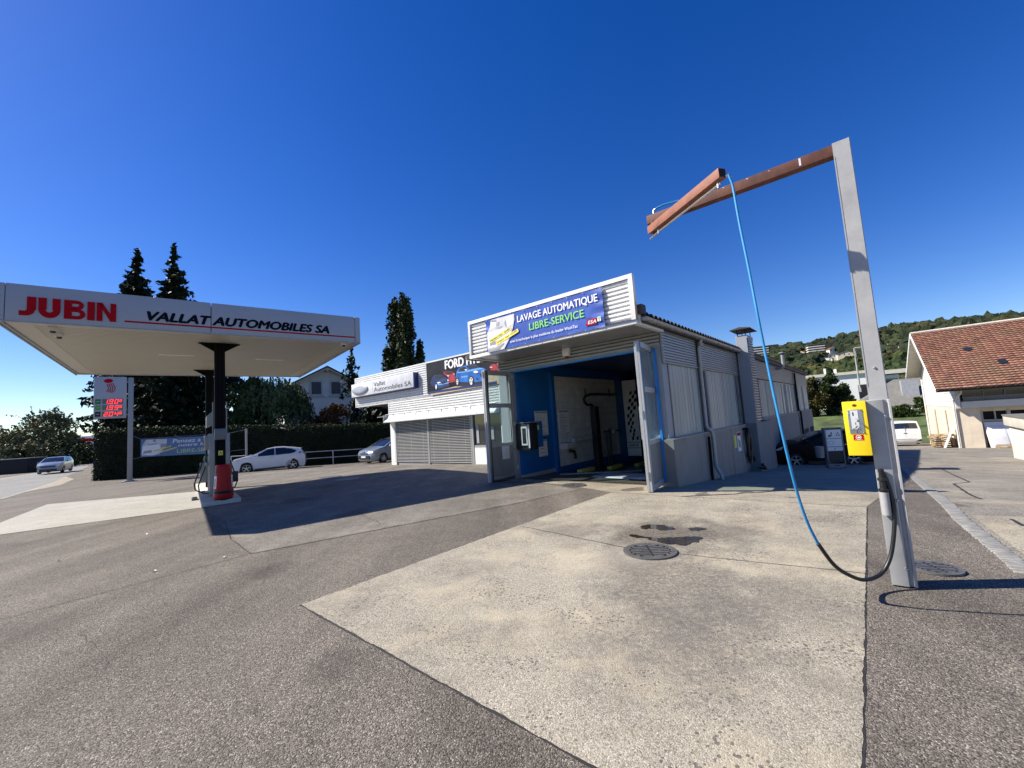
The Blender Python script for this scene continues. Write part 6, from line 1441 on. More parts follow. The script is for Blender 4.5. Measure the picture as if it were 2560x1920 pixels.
z = BR.g(-.3,1.0); mb = MB(); mb.hexa([(-.75,.55,z+.0),(-.7,.55,z+.0),(-.7,1.25,z+.0),(-.75,1.25,z+.0),(-.2,.55,z+1.45),(-.15,.55,z+1.45),(-.15,1.25,z+1.45),(-.2,1.25,z+1.45)]); tag(mb.build('white_sheet', M['palegrey'], None, (-.4,.9,z), BR, bevel=.01),'white sheet leaning on the barn gable over the pallets','board')
# white low building at the right edge
zw = W.g(7.9,19)
t = thing('white_garage','low white rendered garage with a pale concrete roof slab at the right edge','garage',W,(7.85,13,zw))
mb = MB(); mb.box(7.86,14,8,18.9,zw-.6,-.02); mb.build('wall', M['whitewash'], t, bevel=.01); mb = MB(); mb.box(7.74,14.2,7.8,19.0,-.01,.40); mb.build('roof_slab', M['concrete_light'], t, bevel=.015); mb = MB(); mb.box(7.72,14.2,7.78,19.02,.40,.47); mb.build('roof_edge', M['greyroof'], t)
# service board on the right of the hall: tall box with pictograms and a bucket
zs = W.g(2.0,10.0)
SB = Frame(*W.P(1.98,9.85).xy, -.30)
t = thing('service_stand','tall grey service stand with white pictogram panels before the black car','service stand',SB,(0,0,zs))
s_h = 1.46
mb = MB(); mb.box(-.02,.02,.0,.22,zs,zs+s_h); mb.box(.50,.54,.0,.22,zs,zs+s_h); mb.box(-.02,.54,.22,.24,zs,zs+s_h); mb.box(-.03,.55,-.01,.24,zs+s_h,zs+s_h+.03); mb.build('case', M['panel'], t, bevel=.006)
mb = MB()
for a,c_ in ((1.10,1.42),(.80,1.08),(.64,.78)): mb.box(.025,.495,.0,.02,zs+a,zs+c_)
mb.build('pictogram_panel', M['whiteprint'], t); mb = MB(); mb.box(.025,.495,.03,.05,zs+.22,zs+.62); mb.build('recess', M['blackplastic'], t); mb = MB(); mb.box(.025,.495,-.0,.03,zs+.03,zs+.17); mb.build('drawer', M['panel'], t); mb = MB(); mb.box(.18,.33,-.004,.0,zs+.09,zs+.115); mb.build('drawer_slot', M['hole'], t)
mb = MB(); mb.poly([(.33,-.002,zs+1.18),(.46,-.002,zs+1.18),(.395,-.002,zs+1.34)]); mb.tube([(.17,-.002,zs+1.17),(.19,-.002,zs+1.26),(.2,-.002,zs+1.33)],.016,6); mb.box(.09,.15,-.003,-.001,zs+1.16,zs+1.23); mb.box(.24,.26,-.003,-.001,zs+.68,zs+.74); 
for k in range(20):
    a0,a1 = 2*math.pi*k/20,2*math.pi*(k+1)/20; mb.poly([(.15+.095*math.cos(a0),-.002,zs+.94+.06*math.sin(a0)),(.15+.095*math.cos(a1),-.002,zs+.94+.06*math.sin(a1)),(.15+.085*math.cos(a1),-.002,zs+.94+.052*math.sin(a1)),(.15+.085*math.cos(a0),-.002,zs+.94+.052*math.sin(a0))])
mb.build('pictogram', M['blackink'], t); mb = MB(); mb.poly([(.355,-.004,zs+1.195),(.435,-.004,zs+1.195),(.395,-.004,zs+1.30)]); mb.build('triangle_field', M['whiteprint'], t)
mb = MB(); mb.lathe([(.13,zs+.40),(.155,zs+.80),(.16,zs+.81)],(-.20,.12,0),18); t2 = thing('waste_bucket','grey cylindrical waste bucket hung on the left of the service stand','bucket',SB,(-.2,.12,zs+.3)); mb.build('bucket', M['steel'], t2, smooth=True); mb = MB(); mb.tube([(-.35,.12,zs+.80),(-.2,.12,zs+.97),(-.05,.12,zs+.80)],.01,6); mb.build('handle', M['darksteel'], t2, smooth=True)
# guard rail on the left of the showroom
G0 = gpt(1-0+330+1900*500/2212,1165); 
pr0 = gpt(780-30, 850+1398*500/2212); pr1 = gpt(833,1160); dr = Vector((pr1.x-pr0.x,pr1.y-pr0.y,0)).normalized(); GR = Frame(pr1.x,pr1.y,math.atan2(dr.y,dr.x))
t = thing('guard_rail','white two bar guard rail between the white hatchback and the family car','railing',GR,(0,0,GR.g(0,0)))
mb = MB()
for x in (-6.4,-3.2,0.0,3.2): MB().box(x-.03,x+.03,-.03,.03,GR.g(x,0)-.05,GR.g(x,0)+1.0).build('rail_post', M['white'], t)
for h in (1.0,.52): MB().tube([(x,0,GR.g(x,0)+h) for x in (-6.4,-3.2,0,3.2)],.028,8).build('rail_bar', M['white'], t, smooth=True)
# ================================================================ PLANTS
M['hedge'] = leafmat('hedge_leaf',(.009,.018,.005),(.020,.038,.008),(.05,.085,.014))
M['spruce'] = leafmat('spruce_needles',(.006,.012,.006),(.019,.032,.014),(.05,.068,.034))
M['broad'] = leafmat('broad_leaf',(.014,.024,.007),(.050,.075,.018),(.11,.14,.03))
M['dark'] = leafmat('dark_leaf',(.005,.010,.004),(.017,.028,.009),(.048,.068,.02))
M['willow'] = leafmat('willow_leaf',(.035,.05,.016),(.11,.14,.055),(.2,.23,.10))
M['poplar'] = leafmat('poplar_leaf',(.016,.026,.011),(.055,.075,.024),(.115,.14,.05))
M['autumn'] = leafmat('autumn_leaf',(.04,.018,.008),(.13,.055,.018),(.22,.11,.03))
M['purple'] = leafmat('purple_leaf',(.020,.009,.010),(.07,.026,.024),(.13,.05,.035))
M['roadside'] = leafmat('roadside_leaf',(.07,.072,.028),(.21,.20,.085),(.34,.31,.15))
RNG = np.random.default_rng(11)
def leaves(P, size, mat, name, parent, elong=1.5, droop=0.0, origin=(0,0,0), jitter=.35):
    """one small bent leaf cluster per point"""
    n = len(P); P = np.asarray(P, float)
    a = RNG.normal(size=(n,3)); a[:,2] -= droop; a /= np.linalg.norm(a,axis=1,keepdims=True)
    b = RNG.normal(size=(n,3)); b -= (b*a).sum(1,keepdims=True)*a; b /= np.linalg.norm(b,axis=1,keepdims=True)
    nn = np.cross(a,b); s = size*(1+jitter*RNG.normal(size=n)).clip(.35,2)[:,None]
    v0 = P - a*s*elong*.5; v1 = P + b*s*.42 + nn*s*.12; v2 = P + a*s*elong*.5; v3 = P - b*s*.42 + nn*s*.12
    V = np.stack([v0,v1,v2,v3],1).reshape(-1,3) - np.array(origin)
    me = bpy.data.meshes.new(name)
    me.vertices.add(4*n); me.vertices.foreach_set('co', V.astype(np.float32).ravel())
    me.loops.add(4*n); me.loops.foreach_set('vertex_index', np.arange(4*n,dtype=np.int32))
    me.polygons.add(n); me.polygons.foreach_set('loop_start', np.arange(0,4*n,4,dtype=np.int32)); me.polygons.foreach_set('loop_total', np.full(n,4,np.int32))
    me.update(calc_edges=True); me.validate(); me.materials.append(mat)
    o = bpy.data.objects.new(name, me); COL.objects.link(o)
    if parent is not None: o.parent = parent
    return o
def trunk(parent, base, h, r, lean=(0,0), forks=6, spread=.4, name='trunk'):
    mb = MB(); bx_, by_, bz_ = base
    mb.tube([(bx_,by_,bz_-.3),(bx_+lean[0]*.3,by_+lean[1]*.3,bz_+h*.3),(bx_+lean[0]*.7,by_+lean[1]*.7,bz_+h*.65),(bx_+lean[0],by_+lean[1],bz_+h)],[r*1.3,r,r*.7,r*.25],9)
    for k in range(forks):
        z = bz_+h*random.uniform(.25,.85); a = random.uniform(0,6.28); L_ = h*spread*random.uniform(.5,1)
        f_ = (z-bz_)/h; p0 = (bx_+lean[0]*f_,by_+lean[1]*f_,z)
        mb.tube([p0,(p0[0]+math.cos(a)*L_*.5,p0[1]+math.sin(a)*L_*.5,z+L_*.35),(p0[0]+math.cos(a)*L_,p0[1]+math.sin(a)*L_,z+L_*.9)],[r*.5,r*.32,r*.12],6)
    return mb.build(name, M['bark'], parent, smooth=True)
def clump_points(n, centres, radii, shell=.55):
    """points in a set of ellipsoid clumps, denser near their surface"""
    c_ = np.asarray(centres,float); r = np.asarray(radii,float); vol = r.prod(1)**.7; idx = RNG.choice(len(c_), n, p=vol/vol.sum())
    d = RNG.normal(size=(n,3)); d /= np.linalg.norm(d,axis=1,keepdims=True); q = RNG.uniform(size=n)**(1/3); q = shell+(1-shell)*q
    q = np.where(RNG.uniform(size=n) < .25, RNG.uniform(size=n), q)
    return c_[idx] + d*r[idx]*q[:,None]*(1+.12*RNG.normal(size=n))[:,None]
def broadleaf(name, label, base, h, rad, mat, n=5000, leaf=.35, crown0=.25, cat='tree', group=None, squash=1.0, nclump=26, twigs=0):
    t = thing(name, label, cat, N, base, group); bx_,by_,bz_ = base
    trunk(t, base, h*.8, max(.05,h*.016), (random.uniform(-.3,.3),random.uniform(-.3,.3)), 7)
    cs = []; rs = []
    for k in range(nclump):
        f = random.random(); z = bz_ + h*(crown0+(1-crown0)*f*.93)
        prof = math.sin(math.pi*min(1,.18+.78*f))**.7; a = random.uniform(0,6.28); rr = rad*prof*math.sqrt(random.random())*.8
        cr_ = rad*random.uniform(.22,.42)*(1.1-.4*f); cs.append((bx_+rr*math.cos(a),by_+rr*math.sin(a),z)); rs.append((cr_,cr_,cr_*squash*.8))
    P = clump_points(n, cs, rs)
    if twigs:
        extra = []
        for k in range(twigs):
            c_ = cs[random.randrange(len(cs))]; d = np.array([random.gauss(0,1),random.gauss(0,1),abs(random.gauss(.5,.6))]); d /= np.linalg.norm(d); L_ = rad*random.uniform(.4,.8)
            for j in range(26): extra.append(np.array(c_)+d*L_*(j/26)+np.array([0,0,-.12*L_*(j/26)**2])+RNG.normal(size=3)*leaf*.35)
        P = np.concatenate([P,np.array(extra)])
    leaves(P, leaf, mat, 'crown', t, origin=base)
    return t
def conifer(name, label, base, h, rad, mat, n_whorl=26, per=9, leaf=.28, droop=.25, weeping=False, group=None, ragged=.25, start=.06, dens=14):
    t = thing(name, label, 'tree', N, base, group); bx_,by_,bz_ = base
    mb = MB(); mb.tube([(bx_,by_,bz_-.3),(bx_,by_,bz_+h*.5),(bx_,by_,bz_+h)],[h*.016,h*.010,.02],9); mb.build('trunk', M['bark'], t, smooth=True)
    P = []
    for i in range(n_whorl):
        f = i/(n_whorl-1); z = bz_+h*(start+(1-start-.02)*f); L0 = rad*(1-f)**.82+.10
        for k in range(per if f < .85 else 5):
            a = random.uniform(0,6.28); L_ = L0*random.uniform(1-ragged*1.6,1+ragged*.7); zz = z+random.uniform(-.3,.3)*h/n_whorl
            m_ = max(4,int(dens*L_/rad)+4)
            for j in range(m_):
                s = (j+.5)/m_; x = L_*s; dz = -droop*L_*s**1.3 + (.10*L_*s**3 if not weeping else -.2*L_*s**2)
                for q in range(2):
                    w_ = .10*L_*(1-s*.6)
                    P.append((bx_+x*math.cos(a)+random.gauss(0,w_),by_+x*math.sin(a)+random.gauss(0,w_),zz+dz+random.gauss(0,.06*h/n_whorl)-(random.random()**2*.9 if weeping else random.random()*.25)))
    for j in range(18): P.append((bx_+random.gauss(0,.05),by_+random.gauss(0,.05),bz_+h*(.95+.05*j/18)))
    leaves(P, leaf, mat, 'crown', t, elong=1.9, droop=.8 if weeping else .15, origin=base)
    return t
def base_at(u, v, Y, zg=None):
    p = at(u, v, Y); return (p.x, p.y, gz(p.x,p.y) if zg is None else zg)
def top_h(u, v, Y, b): return at(u,v,Y).z - b[2]
# --- clipped hedge along the forecourt (two runs: roadside end and long front)
hp = [gpt(223,1197), gpt(321,1195.5), Vector((-14.2,32.0,0)), Vector((-2.0,37.5,0))]
he = Vector((-36.5,37.0,0))
def hedge(name, label, path, ztop, thick, n, kind_mat):
    t = thing(name, label, 'hedge', N, (path[0][0],path[0][1],gz(path[0][0],path[0][1])))
    core = MB(); P = []
    for i in range(len(path)-1):
        a = Vector((path[i][0],path[i][1],0)); b_ = Vector((path[i+1][0],path[i+1][1],0)); d = (b_-a); L_ = d.length; d.normalize(); s = Vector((-d.y,d.x,0)); za, zb_ = ztop[i], ztop[i+1]
        ga, gb_ = gz(a.x,a.y)-.4, gz(b_.x,b_.y)-.4; o_ = .22
        p = [a+s*o_, b_+s*o_, b_+s*(thick-o_), a+s*(thick-o_)]
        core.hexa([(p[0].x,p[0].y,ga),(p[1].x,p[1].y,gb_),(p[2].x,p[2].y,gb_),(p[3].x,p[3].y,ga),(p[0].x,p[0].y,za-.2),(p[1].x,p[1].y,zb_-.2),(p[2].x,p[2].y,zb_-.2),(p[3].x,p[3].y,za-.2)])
        m_ = int(n*L_)
        for k in range(m_):
            u_ = random.random()*L_; f = u_/L_; q = a+d*u_; zt_ = za+(zb_-za)*f; g_ = gz(q.x,q.y)
            lump = .13*mnoise.noise(Vector((q.x*.9,q.y*.9,3)))
            w_ = random.random()
            if w_ < .62: off = .02+lump+random.random()**2*.2; z = g_+(zt_-g_)*random.random()
            elif w_ < .9: off = random.random()*thick; z = zt_+random.gauss(0,.05)+.10*mnoise.noise(Vector((q.x*1.3,q.y*1.3,7)))
            else: off = thick-random.random()*.15; z = g_+(zt_-g_)*random.random()
            p_ = q+s*off; P.append((p_.x,p_.y,z))
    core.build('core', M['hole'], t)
    for e_, z_ in ((path[0],ztop[0]),(path[-1],ztop[-1])):
        pass
    b0 = (path[0][0],path[0][1],gz(path[0][0],path[0][1]))
    leaves(P, .062, M[kind_mat], 'foliage', t, origin=b0)
    return t
hedge('clipped_hedge','long tall dark clipped hedge along the back of the forecourt',[(-28.0,27.85),(-26.0,28.4),(-14.2,31.9),(-1.0,37.6)],[2.85,2.95,2.35,1.85],2.2,2300,'hedge')
hedge('roadside_hedge','sunlit end of the clipped hedge turning along the road',[(-39.5,42.0),(-28.25,28.2)],[2.9,2.8],2.0,1500,'hedge')
# --- spruces and dark trees behind the hedge
b1 = base_at(337,1150,41); conifer('spruce_tree','tall dark spruce with a broad crown, left one of the two behind the canopy', b1, top_h(337,621,41,b1), 4.1, M['spruce'], 40, 15, .26, .22, group='spruces behind the canopy', dens=26, start=.2)
b1 = base_at(432,1150,39); conifer('spruce_tree','tall dark spruce with a slim ragged crown, right one of the two behind the canopy', b1, top_h(434,608,39,b1), 3.5, M['spruce'], 40, 14, .25, .18, group='spruces behind the canopy', ragged=.45, dens=26, start=.2)
for i,(u,Y_,h_,r_,mt,nm) in enumerate(((350,45,10.5,3.6,'dark','dark tree behind the hedge at the price sign pole'),(395,43,11.0,5.0,'dark','dark tree behind the hedge above the fence banner'),(480,40,10.0,4.6,'dark','dark tree behind the hedge and the fuel pump'),(560,41,9.2,4.4,'dark','dark tree behind the hedge right of the canopy post'),(615,39,8.2,3.6,'broad','bright edged broadleaf tree between the canopy post and the pale willow'))):
    b1 = base_at(u,1150,Y_); broadleaf('broadleaf_tree', nm, b1, h_, r_, M[mt], 11000, .20, .05, group='trees behind the hedge')
b1 = base_at(690,1150,40)
t = thing('willow_tree','pale feathery willow with hanging twigs before the white house','tree',N,b1); trunk(t,b1,6.2,.16,(0,0),8,.4)
P = []
for k in range(420):
    a = random.uniform(0,6.28); rr = 3.1*math.sqrt(random.random()); z0_ = b1[2]+7.9-.32*rr*rr*.5+random.uniform(-1.2,.3); L_ = random.uniform(1.5,4.5)
    for j in range(22):
        s = j/22; P.append((b1[0]+(rr+.5*s)*math.cos(a)+random.gauss(0,.05),b1[1]+(rr+.5*s)*math.sin(a)+random.gauss(0,.05),z0_-L_*s))
leaves(P,.15,M['willow'],'crown',t,elong=2.4,droop=1.6,origin=b1)
b1 = base_at(770,1150,37.5); broadleaf('purple_shrub','low purple leaved shrub over the hedge before the white house', b1, 3.9, 2.3, M['purple'], 3500, .16, .2, 'shrub')
b1 = base_at(850,1150,38.5); broadleaf('autumn_shrub','rounded red brown autumn shrub over the hedge', b1, 5.0, 2.5, M['autumn'], 4500, .17, .2, 'shrub')
b1 = base_at(955,1150,40.5); broadleaf('broadleaf_tree','dark tree between the weeping spruce and the showroom roof band', b1, 5.6, 3.6, M['dark'], 5000, .26, .05, group='trees behind the hedge')
b1 = base_at(925,1130,39); conifer('evergreen_shrub','low dark evergreen beneath the end of the showroom roof band', b1, 4.6, 2.3, M['spruce'], 14, 9, .24, .3)
b1 = base_at(888,1150,42); conifer('weeping_spruce','slender weeping spruce with drooping tiers before the white house', b1, top_h(891,861,42,b1), 3.3, M['spruce'], 13, 6, .22, .38, True, ragged=.6, dens=30)
# --- poplars beyond the showroom
def poplar(label, u, v, Y_, rad, n):
    b1 = base_at(u,1120,Y_); h = top_h(u,v,Y_,b1); t = thing('poplar_tree',label,'tree',N,b1,'poplars beyond the showroom'); trunk(t,b1,h*.9,.3,(0,0),10,.12)
    cs = []; rs = []
    for k in range(90):
        f = random.random()**.9; z = b1[2]+h*(.12+.86*f); rr = rad*(math.sin(math.pi*(.22+.74*f))**.8)*random.uniform(.2,.9); a = random.uniform(0,6.28); cs.append((b1[0]+rr*math.cos(a),b1[1]+rr*math.sin(a),z)); q = rad*random.uniform(.34,.52)*(1.15-.62*f); rs.append((q,q,q*2.3))
    leaves(clump_points(n,cs,rs,.3),.25,M['poplar'],'crown',t,droop=.3,origin=b1)
poplar('tall columnar poplar, the taller one right of the pair beyond the showroom',1028,738,50,1.75,15000)
poplar('tall columnar poplar, the shorter one left of the pair beyond the showroom',1002,745,51,1.55,12000)
poplar('short poplar shoot right of the tall poplar pair beyond the showroom',1062,850,50,1.0,5000)
poplar('broad low poplar left of the tall poplar pair beyond the showroom',978,868,50,1.25,6000)
# --- left roadside
for i,(u,Y_,h_,r_,mt,lb) in enumerate(((20,62,5.4,4.6,'roadside','loose brownish roadside tree at the left picture edge'),(75,66,7.2,4.4,'roadside','taller loose brownish tree behind the road car'),(128,70,9.4,4.6,'roadside','tallest brownish tree by the road with bare twig ends'),(165,74,5.6,3.8,'roadside','green roadside tree next to the hedge end'))):
    b1 = base_at(u,1150,Y_,-.6); broadleaf('roadside_tree',lb,b1,h_,r_,M[mt],7500,.25,.12,group='trees along the road',twigs=40)
for i,(u,Y_,h_,r_,mt,lb) in enumerate(((75,57,3.4,3.2,'roadside','dark roadside bush directly behind the road car'),(118,60,3.6,3.6,'broad','dark roadside bush right of the road car'),(160,66,3.8,3.6,'broad','dark low bush by the road near the hedge end'),(200,74,3.8,3.4,'broad','far dark bush by the road beside the hedge end'),(40,56,3.2,2.2,'roadside','pale sunlit bush beside the dark container'),(15,64,3.8,3.0,'roadside','dark bush behind the container at the left picture edge'))):
    b1 = base_at(u,1160,Y_,-.5); broadleaf('roadside_bush',lb,b1,h_,r_,M[mt],5500,.22,.0,'bush',group='bushes along the road')
CT = Frame(*at(-40,1186,47.5).xy, .10); zc = at(20,1187,47.5).z
t = thing('dark_container','dark low container wall beside the road at the left picture edge','container',CT,(0,0,zc)); mb = MB(); mb.box(-5,4.35,0,2.2,zc-.3,zc+1.68); mb.build('body', mk('dark_container_paint',(.006,.006,.007),.7,0,.15,2), t, bevel=.02); mb = MB(); mb.box(-5.05,4.4,-.05,2.25,zc+1.68,zc+1.74); mb.build('rim', M['steel'], t)
p = at(209,1100,92); SH = Frame(p.x,p.y,.35)
t = thing('roadside_shop','small far shop pavilion with red and white bands by the road','building',SH,(0,0,-1.0)); mb = MB(); mb.box(-2.3,6,0,5,-1.5,4.6); mb.build('wall', M['greyprint'], t); mb = MB(); mb.box(-2.5,6.2,-.2,5.2,1.7,2.5); mb.box(-2.5,6.2,-.2,5.2,3.7,4.4); mb.build('red_band', M['redprint'], t); mb = MB(); mb.box(-2.4,6.1,-.1,5.1,2.5,3.7); mb.build('white_band', M['whiteprint'], t); mb = MB(); mb.box(-2.5,6.2,-.2,5.2,4.4,4.9); mb.build('roof', M['whiteprint'], t)
mb = MB(); mb.box(-2.9,-2.7,-.3,-.1,-1.5,4.7); mb.build('post', M['steel'], t)
# --- a few dry leaves on the forecourt
for k,(u,v,lb) in enumerate(((385,1430,'pale dry leaf lying on the open asphalt left of the wash pad'),(145,1404,'small dry leaf on the asphalt toward the left picture edge'),(366,1337,'dry leaf on the asphalt beside the pale pump pad'),(940,1305,'dry leaf on the asphalt by the old patch seam'),(560,1395,'tiny dry leaf by the seam of the grey patch'))):
    p = gpt(u,v); q = MB(); s_ = .035; a_ = k*1.3; cx_, sx_ = math.cos(a_)*s_, math.sin(a_)*s_
    q.add([(p.x-cx_,p.y-sx_,p.z+.012),(p.x+sx_*.6,p.y-cx_*.6,p.z+.030),(p.x+cx_,p.y+sx_,p.z+.014),(p.x-sx_*.6,p.y+cx_*.6,p.z+.026),(p.x,p.y,p.z+.010)],[(0,1,4),(1,2,4),(2,3,4),(3,0,4)])
    tag(q.build('dry_leaf', M['paper'], None, (p.x,p.y,p.z)), lb, 'leaf', 'dry leaves on the forecourt')
# --- white house behind the hedge
ap = at(818,914,52); HS = Frame(ap.x,ap.y,.62); zg_ = gz(ap.x,ap.y)-.4
t = thing('white_house','white house with a steep brown gable roof behind the hedge','house',HS,(0,0,zg_))
za = ap.z; el = at(741,957,52); hw = 4.6; ze = za-2.75
mb = MB(); mb.prism([(-hw,zg_),(hw,zg_),(hw,ze+.35),(0,za-.35),(-hw,ze+.35)],'y',.7,12); mb.build('wall', mk('house_render',(.55,.56,.54),.85,0,.06,1,dirt=.15), t)
mb = MB(); sl_ = (za-ze)/(hw+.9)
for s in (-1,1): mb.prism([(0,za),(s*(hw+1.0),ze-.25),(s*(hw+1.0),ze-.42),(0,za-.22)],'y',-.1,12.5)
mb.build('roof', mk('brown_roof_tiles',(.075,.05,.038),.8,0,.2,5), t)
mb = MB()
for s in (-1,1): mb.prism([(0,za-.2),(s*(hw+.95),ze-.42),(s*(hw+.95),ze-.55),(0,za-.42)],'y',-.06,.04)
mb.box(-.12,.12,-.05,.7,za-.75,za-.4); mb.build('verge', M['soffitwood'], t)
M['dullpane'] = mk('dull_dark_pane',(.085,.085,.10),.7,0,.08,3,spec=.1)  # matte dark colour for the house panes, in place of reflecting glass
M['trimgrey'] = mk('house_trim',(.42,.43,.42),.8,0,.05,2)
for x in (-1.75,.55):
    mb = MB(); z0_, z1_ = za-3.5, za-2.0; mb.box(x-.2,x+1.3,.60,.69,z0_-.2,z1_+.2); f = sub(mb.build('window', M['trimgrey'], t)); mb = MB(); mb.box(x,x+1.1,.58,.597,z0_,z1_); mb.build('pane', M['dullpane'], f); mb = MB(); mb.box(x-.35,x+1.45,.55,.69,z0_-.32,z0_-.2); mb.build('sill', M['trimgrey'], f)
mb = MB(); mb.box(-hw,hw,.66,.70,za-4.0,za-3.88); mb.build('string_course', M['trimgrey'], t)
mb = MB(); p0 = at(712,958,58); o2 = p0; PL = Frame(p0.x,p0.y,.62); mb.prism([(-4,za-3.6),(4,za-3.6),(4,za-3.2),(-4,za-3.2)],'y',0,6); tag(mb.build('low_roof', M['darkroof'], None, (0,0,za-3.4), PL),'brown roof edge of a low outbuilding left of the white house','roof')
# ================================================================ FAR SIDE: MEADOW, HILL, TOWN
RIDGE = 900.0
def ridge_el(th):
    d = math.degrees(th)
    e = 5.75 if d > 24 else 5.75*max(0,(d+14)/38)**1.3 if d > -14 else 0.0
    return e + .22*math.sin(d*.33)*(1 if d > 24 else 0) - (.5*max(0,(d-49))/6)
def hill_z(x, y):
    r = math.hypot(x,y); th = math.atan2(x,y); tz = RIDGE*math.tan(R(max(0.0,ridge_el(th))))
    def ss(t): t = min(1,max(0,t)); return t*t*(3-2*t)
    fade = ss((math.degrees(th)-2)/22)
    z = -4.0 + 3.4*ss((r-52)/34)*fade + (tz+.5)*(ss((r-95)/(RIDGE-95))**2.0)
    if r > RIDGE: z -= (r-RIDGE)*.12
    return z
def make_hill():
    rs = [50,54,58,62,66,70,76,84,95,110]+[130+22*i for i in range(36)]+[960,1050,1200,1400]; ths = [R(-16+1.0*i) for i in range(0,96)]
    vs = [(r*math.sin(t),r*math.cos(t),hill_z(r*math.sin(t),r*math.cos(t))) for r in rs for t in ths]; n = len(ths)
    mb = MB(); mb.add(vs,[(i*n+k,i*n+k+1,(i+1)*n+k+1,(i+1)*n+k) for i in range(len(rs)-1) for k in range(n-1)])
    tag(mb.build('hills', M['grass'], smooth=True), kind='structure')
make_hill()
# --- buildings on the slope: place by bearing, distance found where the sight line meets the hill
def hill_hit(u, v, r0=110):
    d = ray(u,v); k = 1/math.hypot(d.x,d.y); r = r0
    while r < RIDGE:
        p = Vector((d.x*k*r,d.y*k*r,EYE+d.z*k*r))
        if p.z < hill_z(p.x,p.y)+1.0: return p, r
        r += 2
    return p, r
clear = []
def slope_house(name, label, u, v, wd, dp, h, rot, roof=None, roofh=2.5, cat='house', floors=0, wall='whitewash', zlift=0, r0=110, band='hole', fixed=None):
    wd, dp, h, roofh = wd*.8, dp*.8, h*.8, roofh*.8; zlift += 2.5
    if fixed: p = at(u,v,fixed); r = math.hypot(p.x,p.y)
    else: p, r = hill_hit(u, v, r0)
    fr = Frame(p.x,p.y,-math.atan2(p.x,p.y)+rot); z0_ = p.z+zlift; t = thing(name,label,cat,fr,(0,0,z0_)); clear.append((p.x,p.y,max(wd,dp)*.75,z0_+.1*h))
    if floors:
        fh = h/floors
        for k in range(floors):
            mb = MB(); mb.box(-wd/2,wd/2,0,dp,z0_+k*fh,z0_+k*fh+fh*.46); mb.build('balcony_band', M[wall], t); mb = MB(); mb.box(-wd/2+.3,wd/2-.3,.8,dp-.1,z0_+k*fh+fh*.46,z0_+(k+1)*fh); mb.build('window_band', M[band], t)
        mb = MB(); mb.box(-wd/2-.2,wd/2+.2,.0,dp,z0_+h,z0_+h+.5); mb.build('roof', M['greyroof'], t); mb = MB(); mb.box(wd/2,wd/2+wd*.55,.3,dp+2,z0_-3,z0_+h+.8); mb.build('stair_tower', M['darkroof'], t)
        mb = MB(); mb.box(-wd/2,wd/2,.2,dp,z0_-8,z0_); mb.build('base', M['greyroof'], t)
    else:
        mb = MB(); mb.box(-wd/2,wd/2,0,dp,z0_-4,z0_+h)
        if roof: mb.prism([(-wd/2,z0_+h),(wd/2,z0_+h),(0,z0_+h+roofh)],'y',.05,dp-.05)
        mb.build('wall', M[wall], t)
        if roof:
            mb = MB()
            for s in (-1,1): mb.prism([(0,z0_+h+roofh+.25),(s*(wd/2+.8),z0_+h-.15),(s*(wd/2+.8),z0_+h-.35),(0,z0_+h+roofh)],'y',-.7,dp+.7)
            mb.build('roof', M[roof], t)
        for k in range(max(1,int(wd/4))):
            x = -wd/2+wd*(k+.5)/max(1,int(wd/4)); mb = MB(); mb.box(x-.6,x+.6,-.05,.0,z0_+h*.35,z0_+h*.75); mb.build('window', M['winglass'], t)
    return t
M['tileroof'] = mk('far_tile_roof',(.34,.12,.07),.8,0,.15,1)
slope_house('apartment_block','white banded apartment block on the wooded slope, higher one by the red roofed house',2044,888,24,14,15,.25,floors=4,cat='apartment block')
slope_house('apartment_block','white banded apartment block seen just over the wash hall roof',1902,900,30,14,22,.2,floors=5,cat='apartment block')
slope_house('slope_house','white house with a red roof near the higher apartment block',2088,884,15,10,5,.5,'tileroof',3)
slope_house('slope_house','small cream house with a red gable left of the higher apartment block',2003,893,11,9,4.5,-.3,'tileroof',3.5,wall='cream')
slope_house('slope_house','white gabled house with a grey roof below the red roofed house',2082,900,11,9,4.5,.3,'greyroof',3)
slope_house('slope_house','broad pale house beside the steel mast on the slope',2118,895,22,10,4.5,.2,'greyroof',3,wall='cream')
slope_house('slope_house','low white house amid the trees below the cream one',1993,911,7,6,3,.2,'greyroof',1.5)
slope_house('slope_house','tiny white house on the slope right of the mast, farthest up',2214,872,7,6,4,.2,None)
slope_house('slope_house','small bright house on the clearing right of the mast',2252,873,11,6,2.5,.1,'greyroof',1)
slope_house('slope_house','low pale house among the trees left of the steel mast',2065,909,16,9,4,-.2,'greyroof',2)
M['pale_far'] = mk('far_white_render',(.70,.70,.68),.8,0,.04,.4)
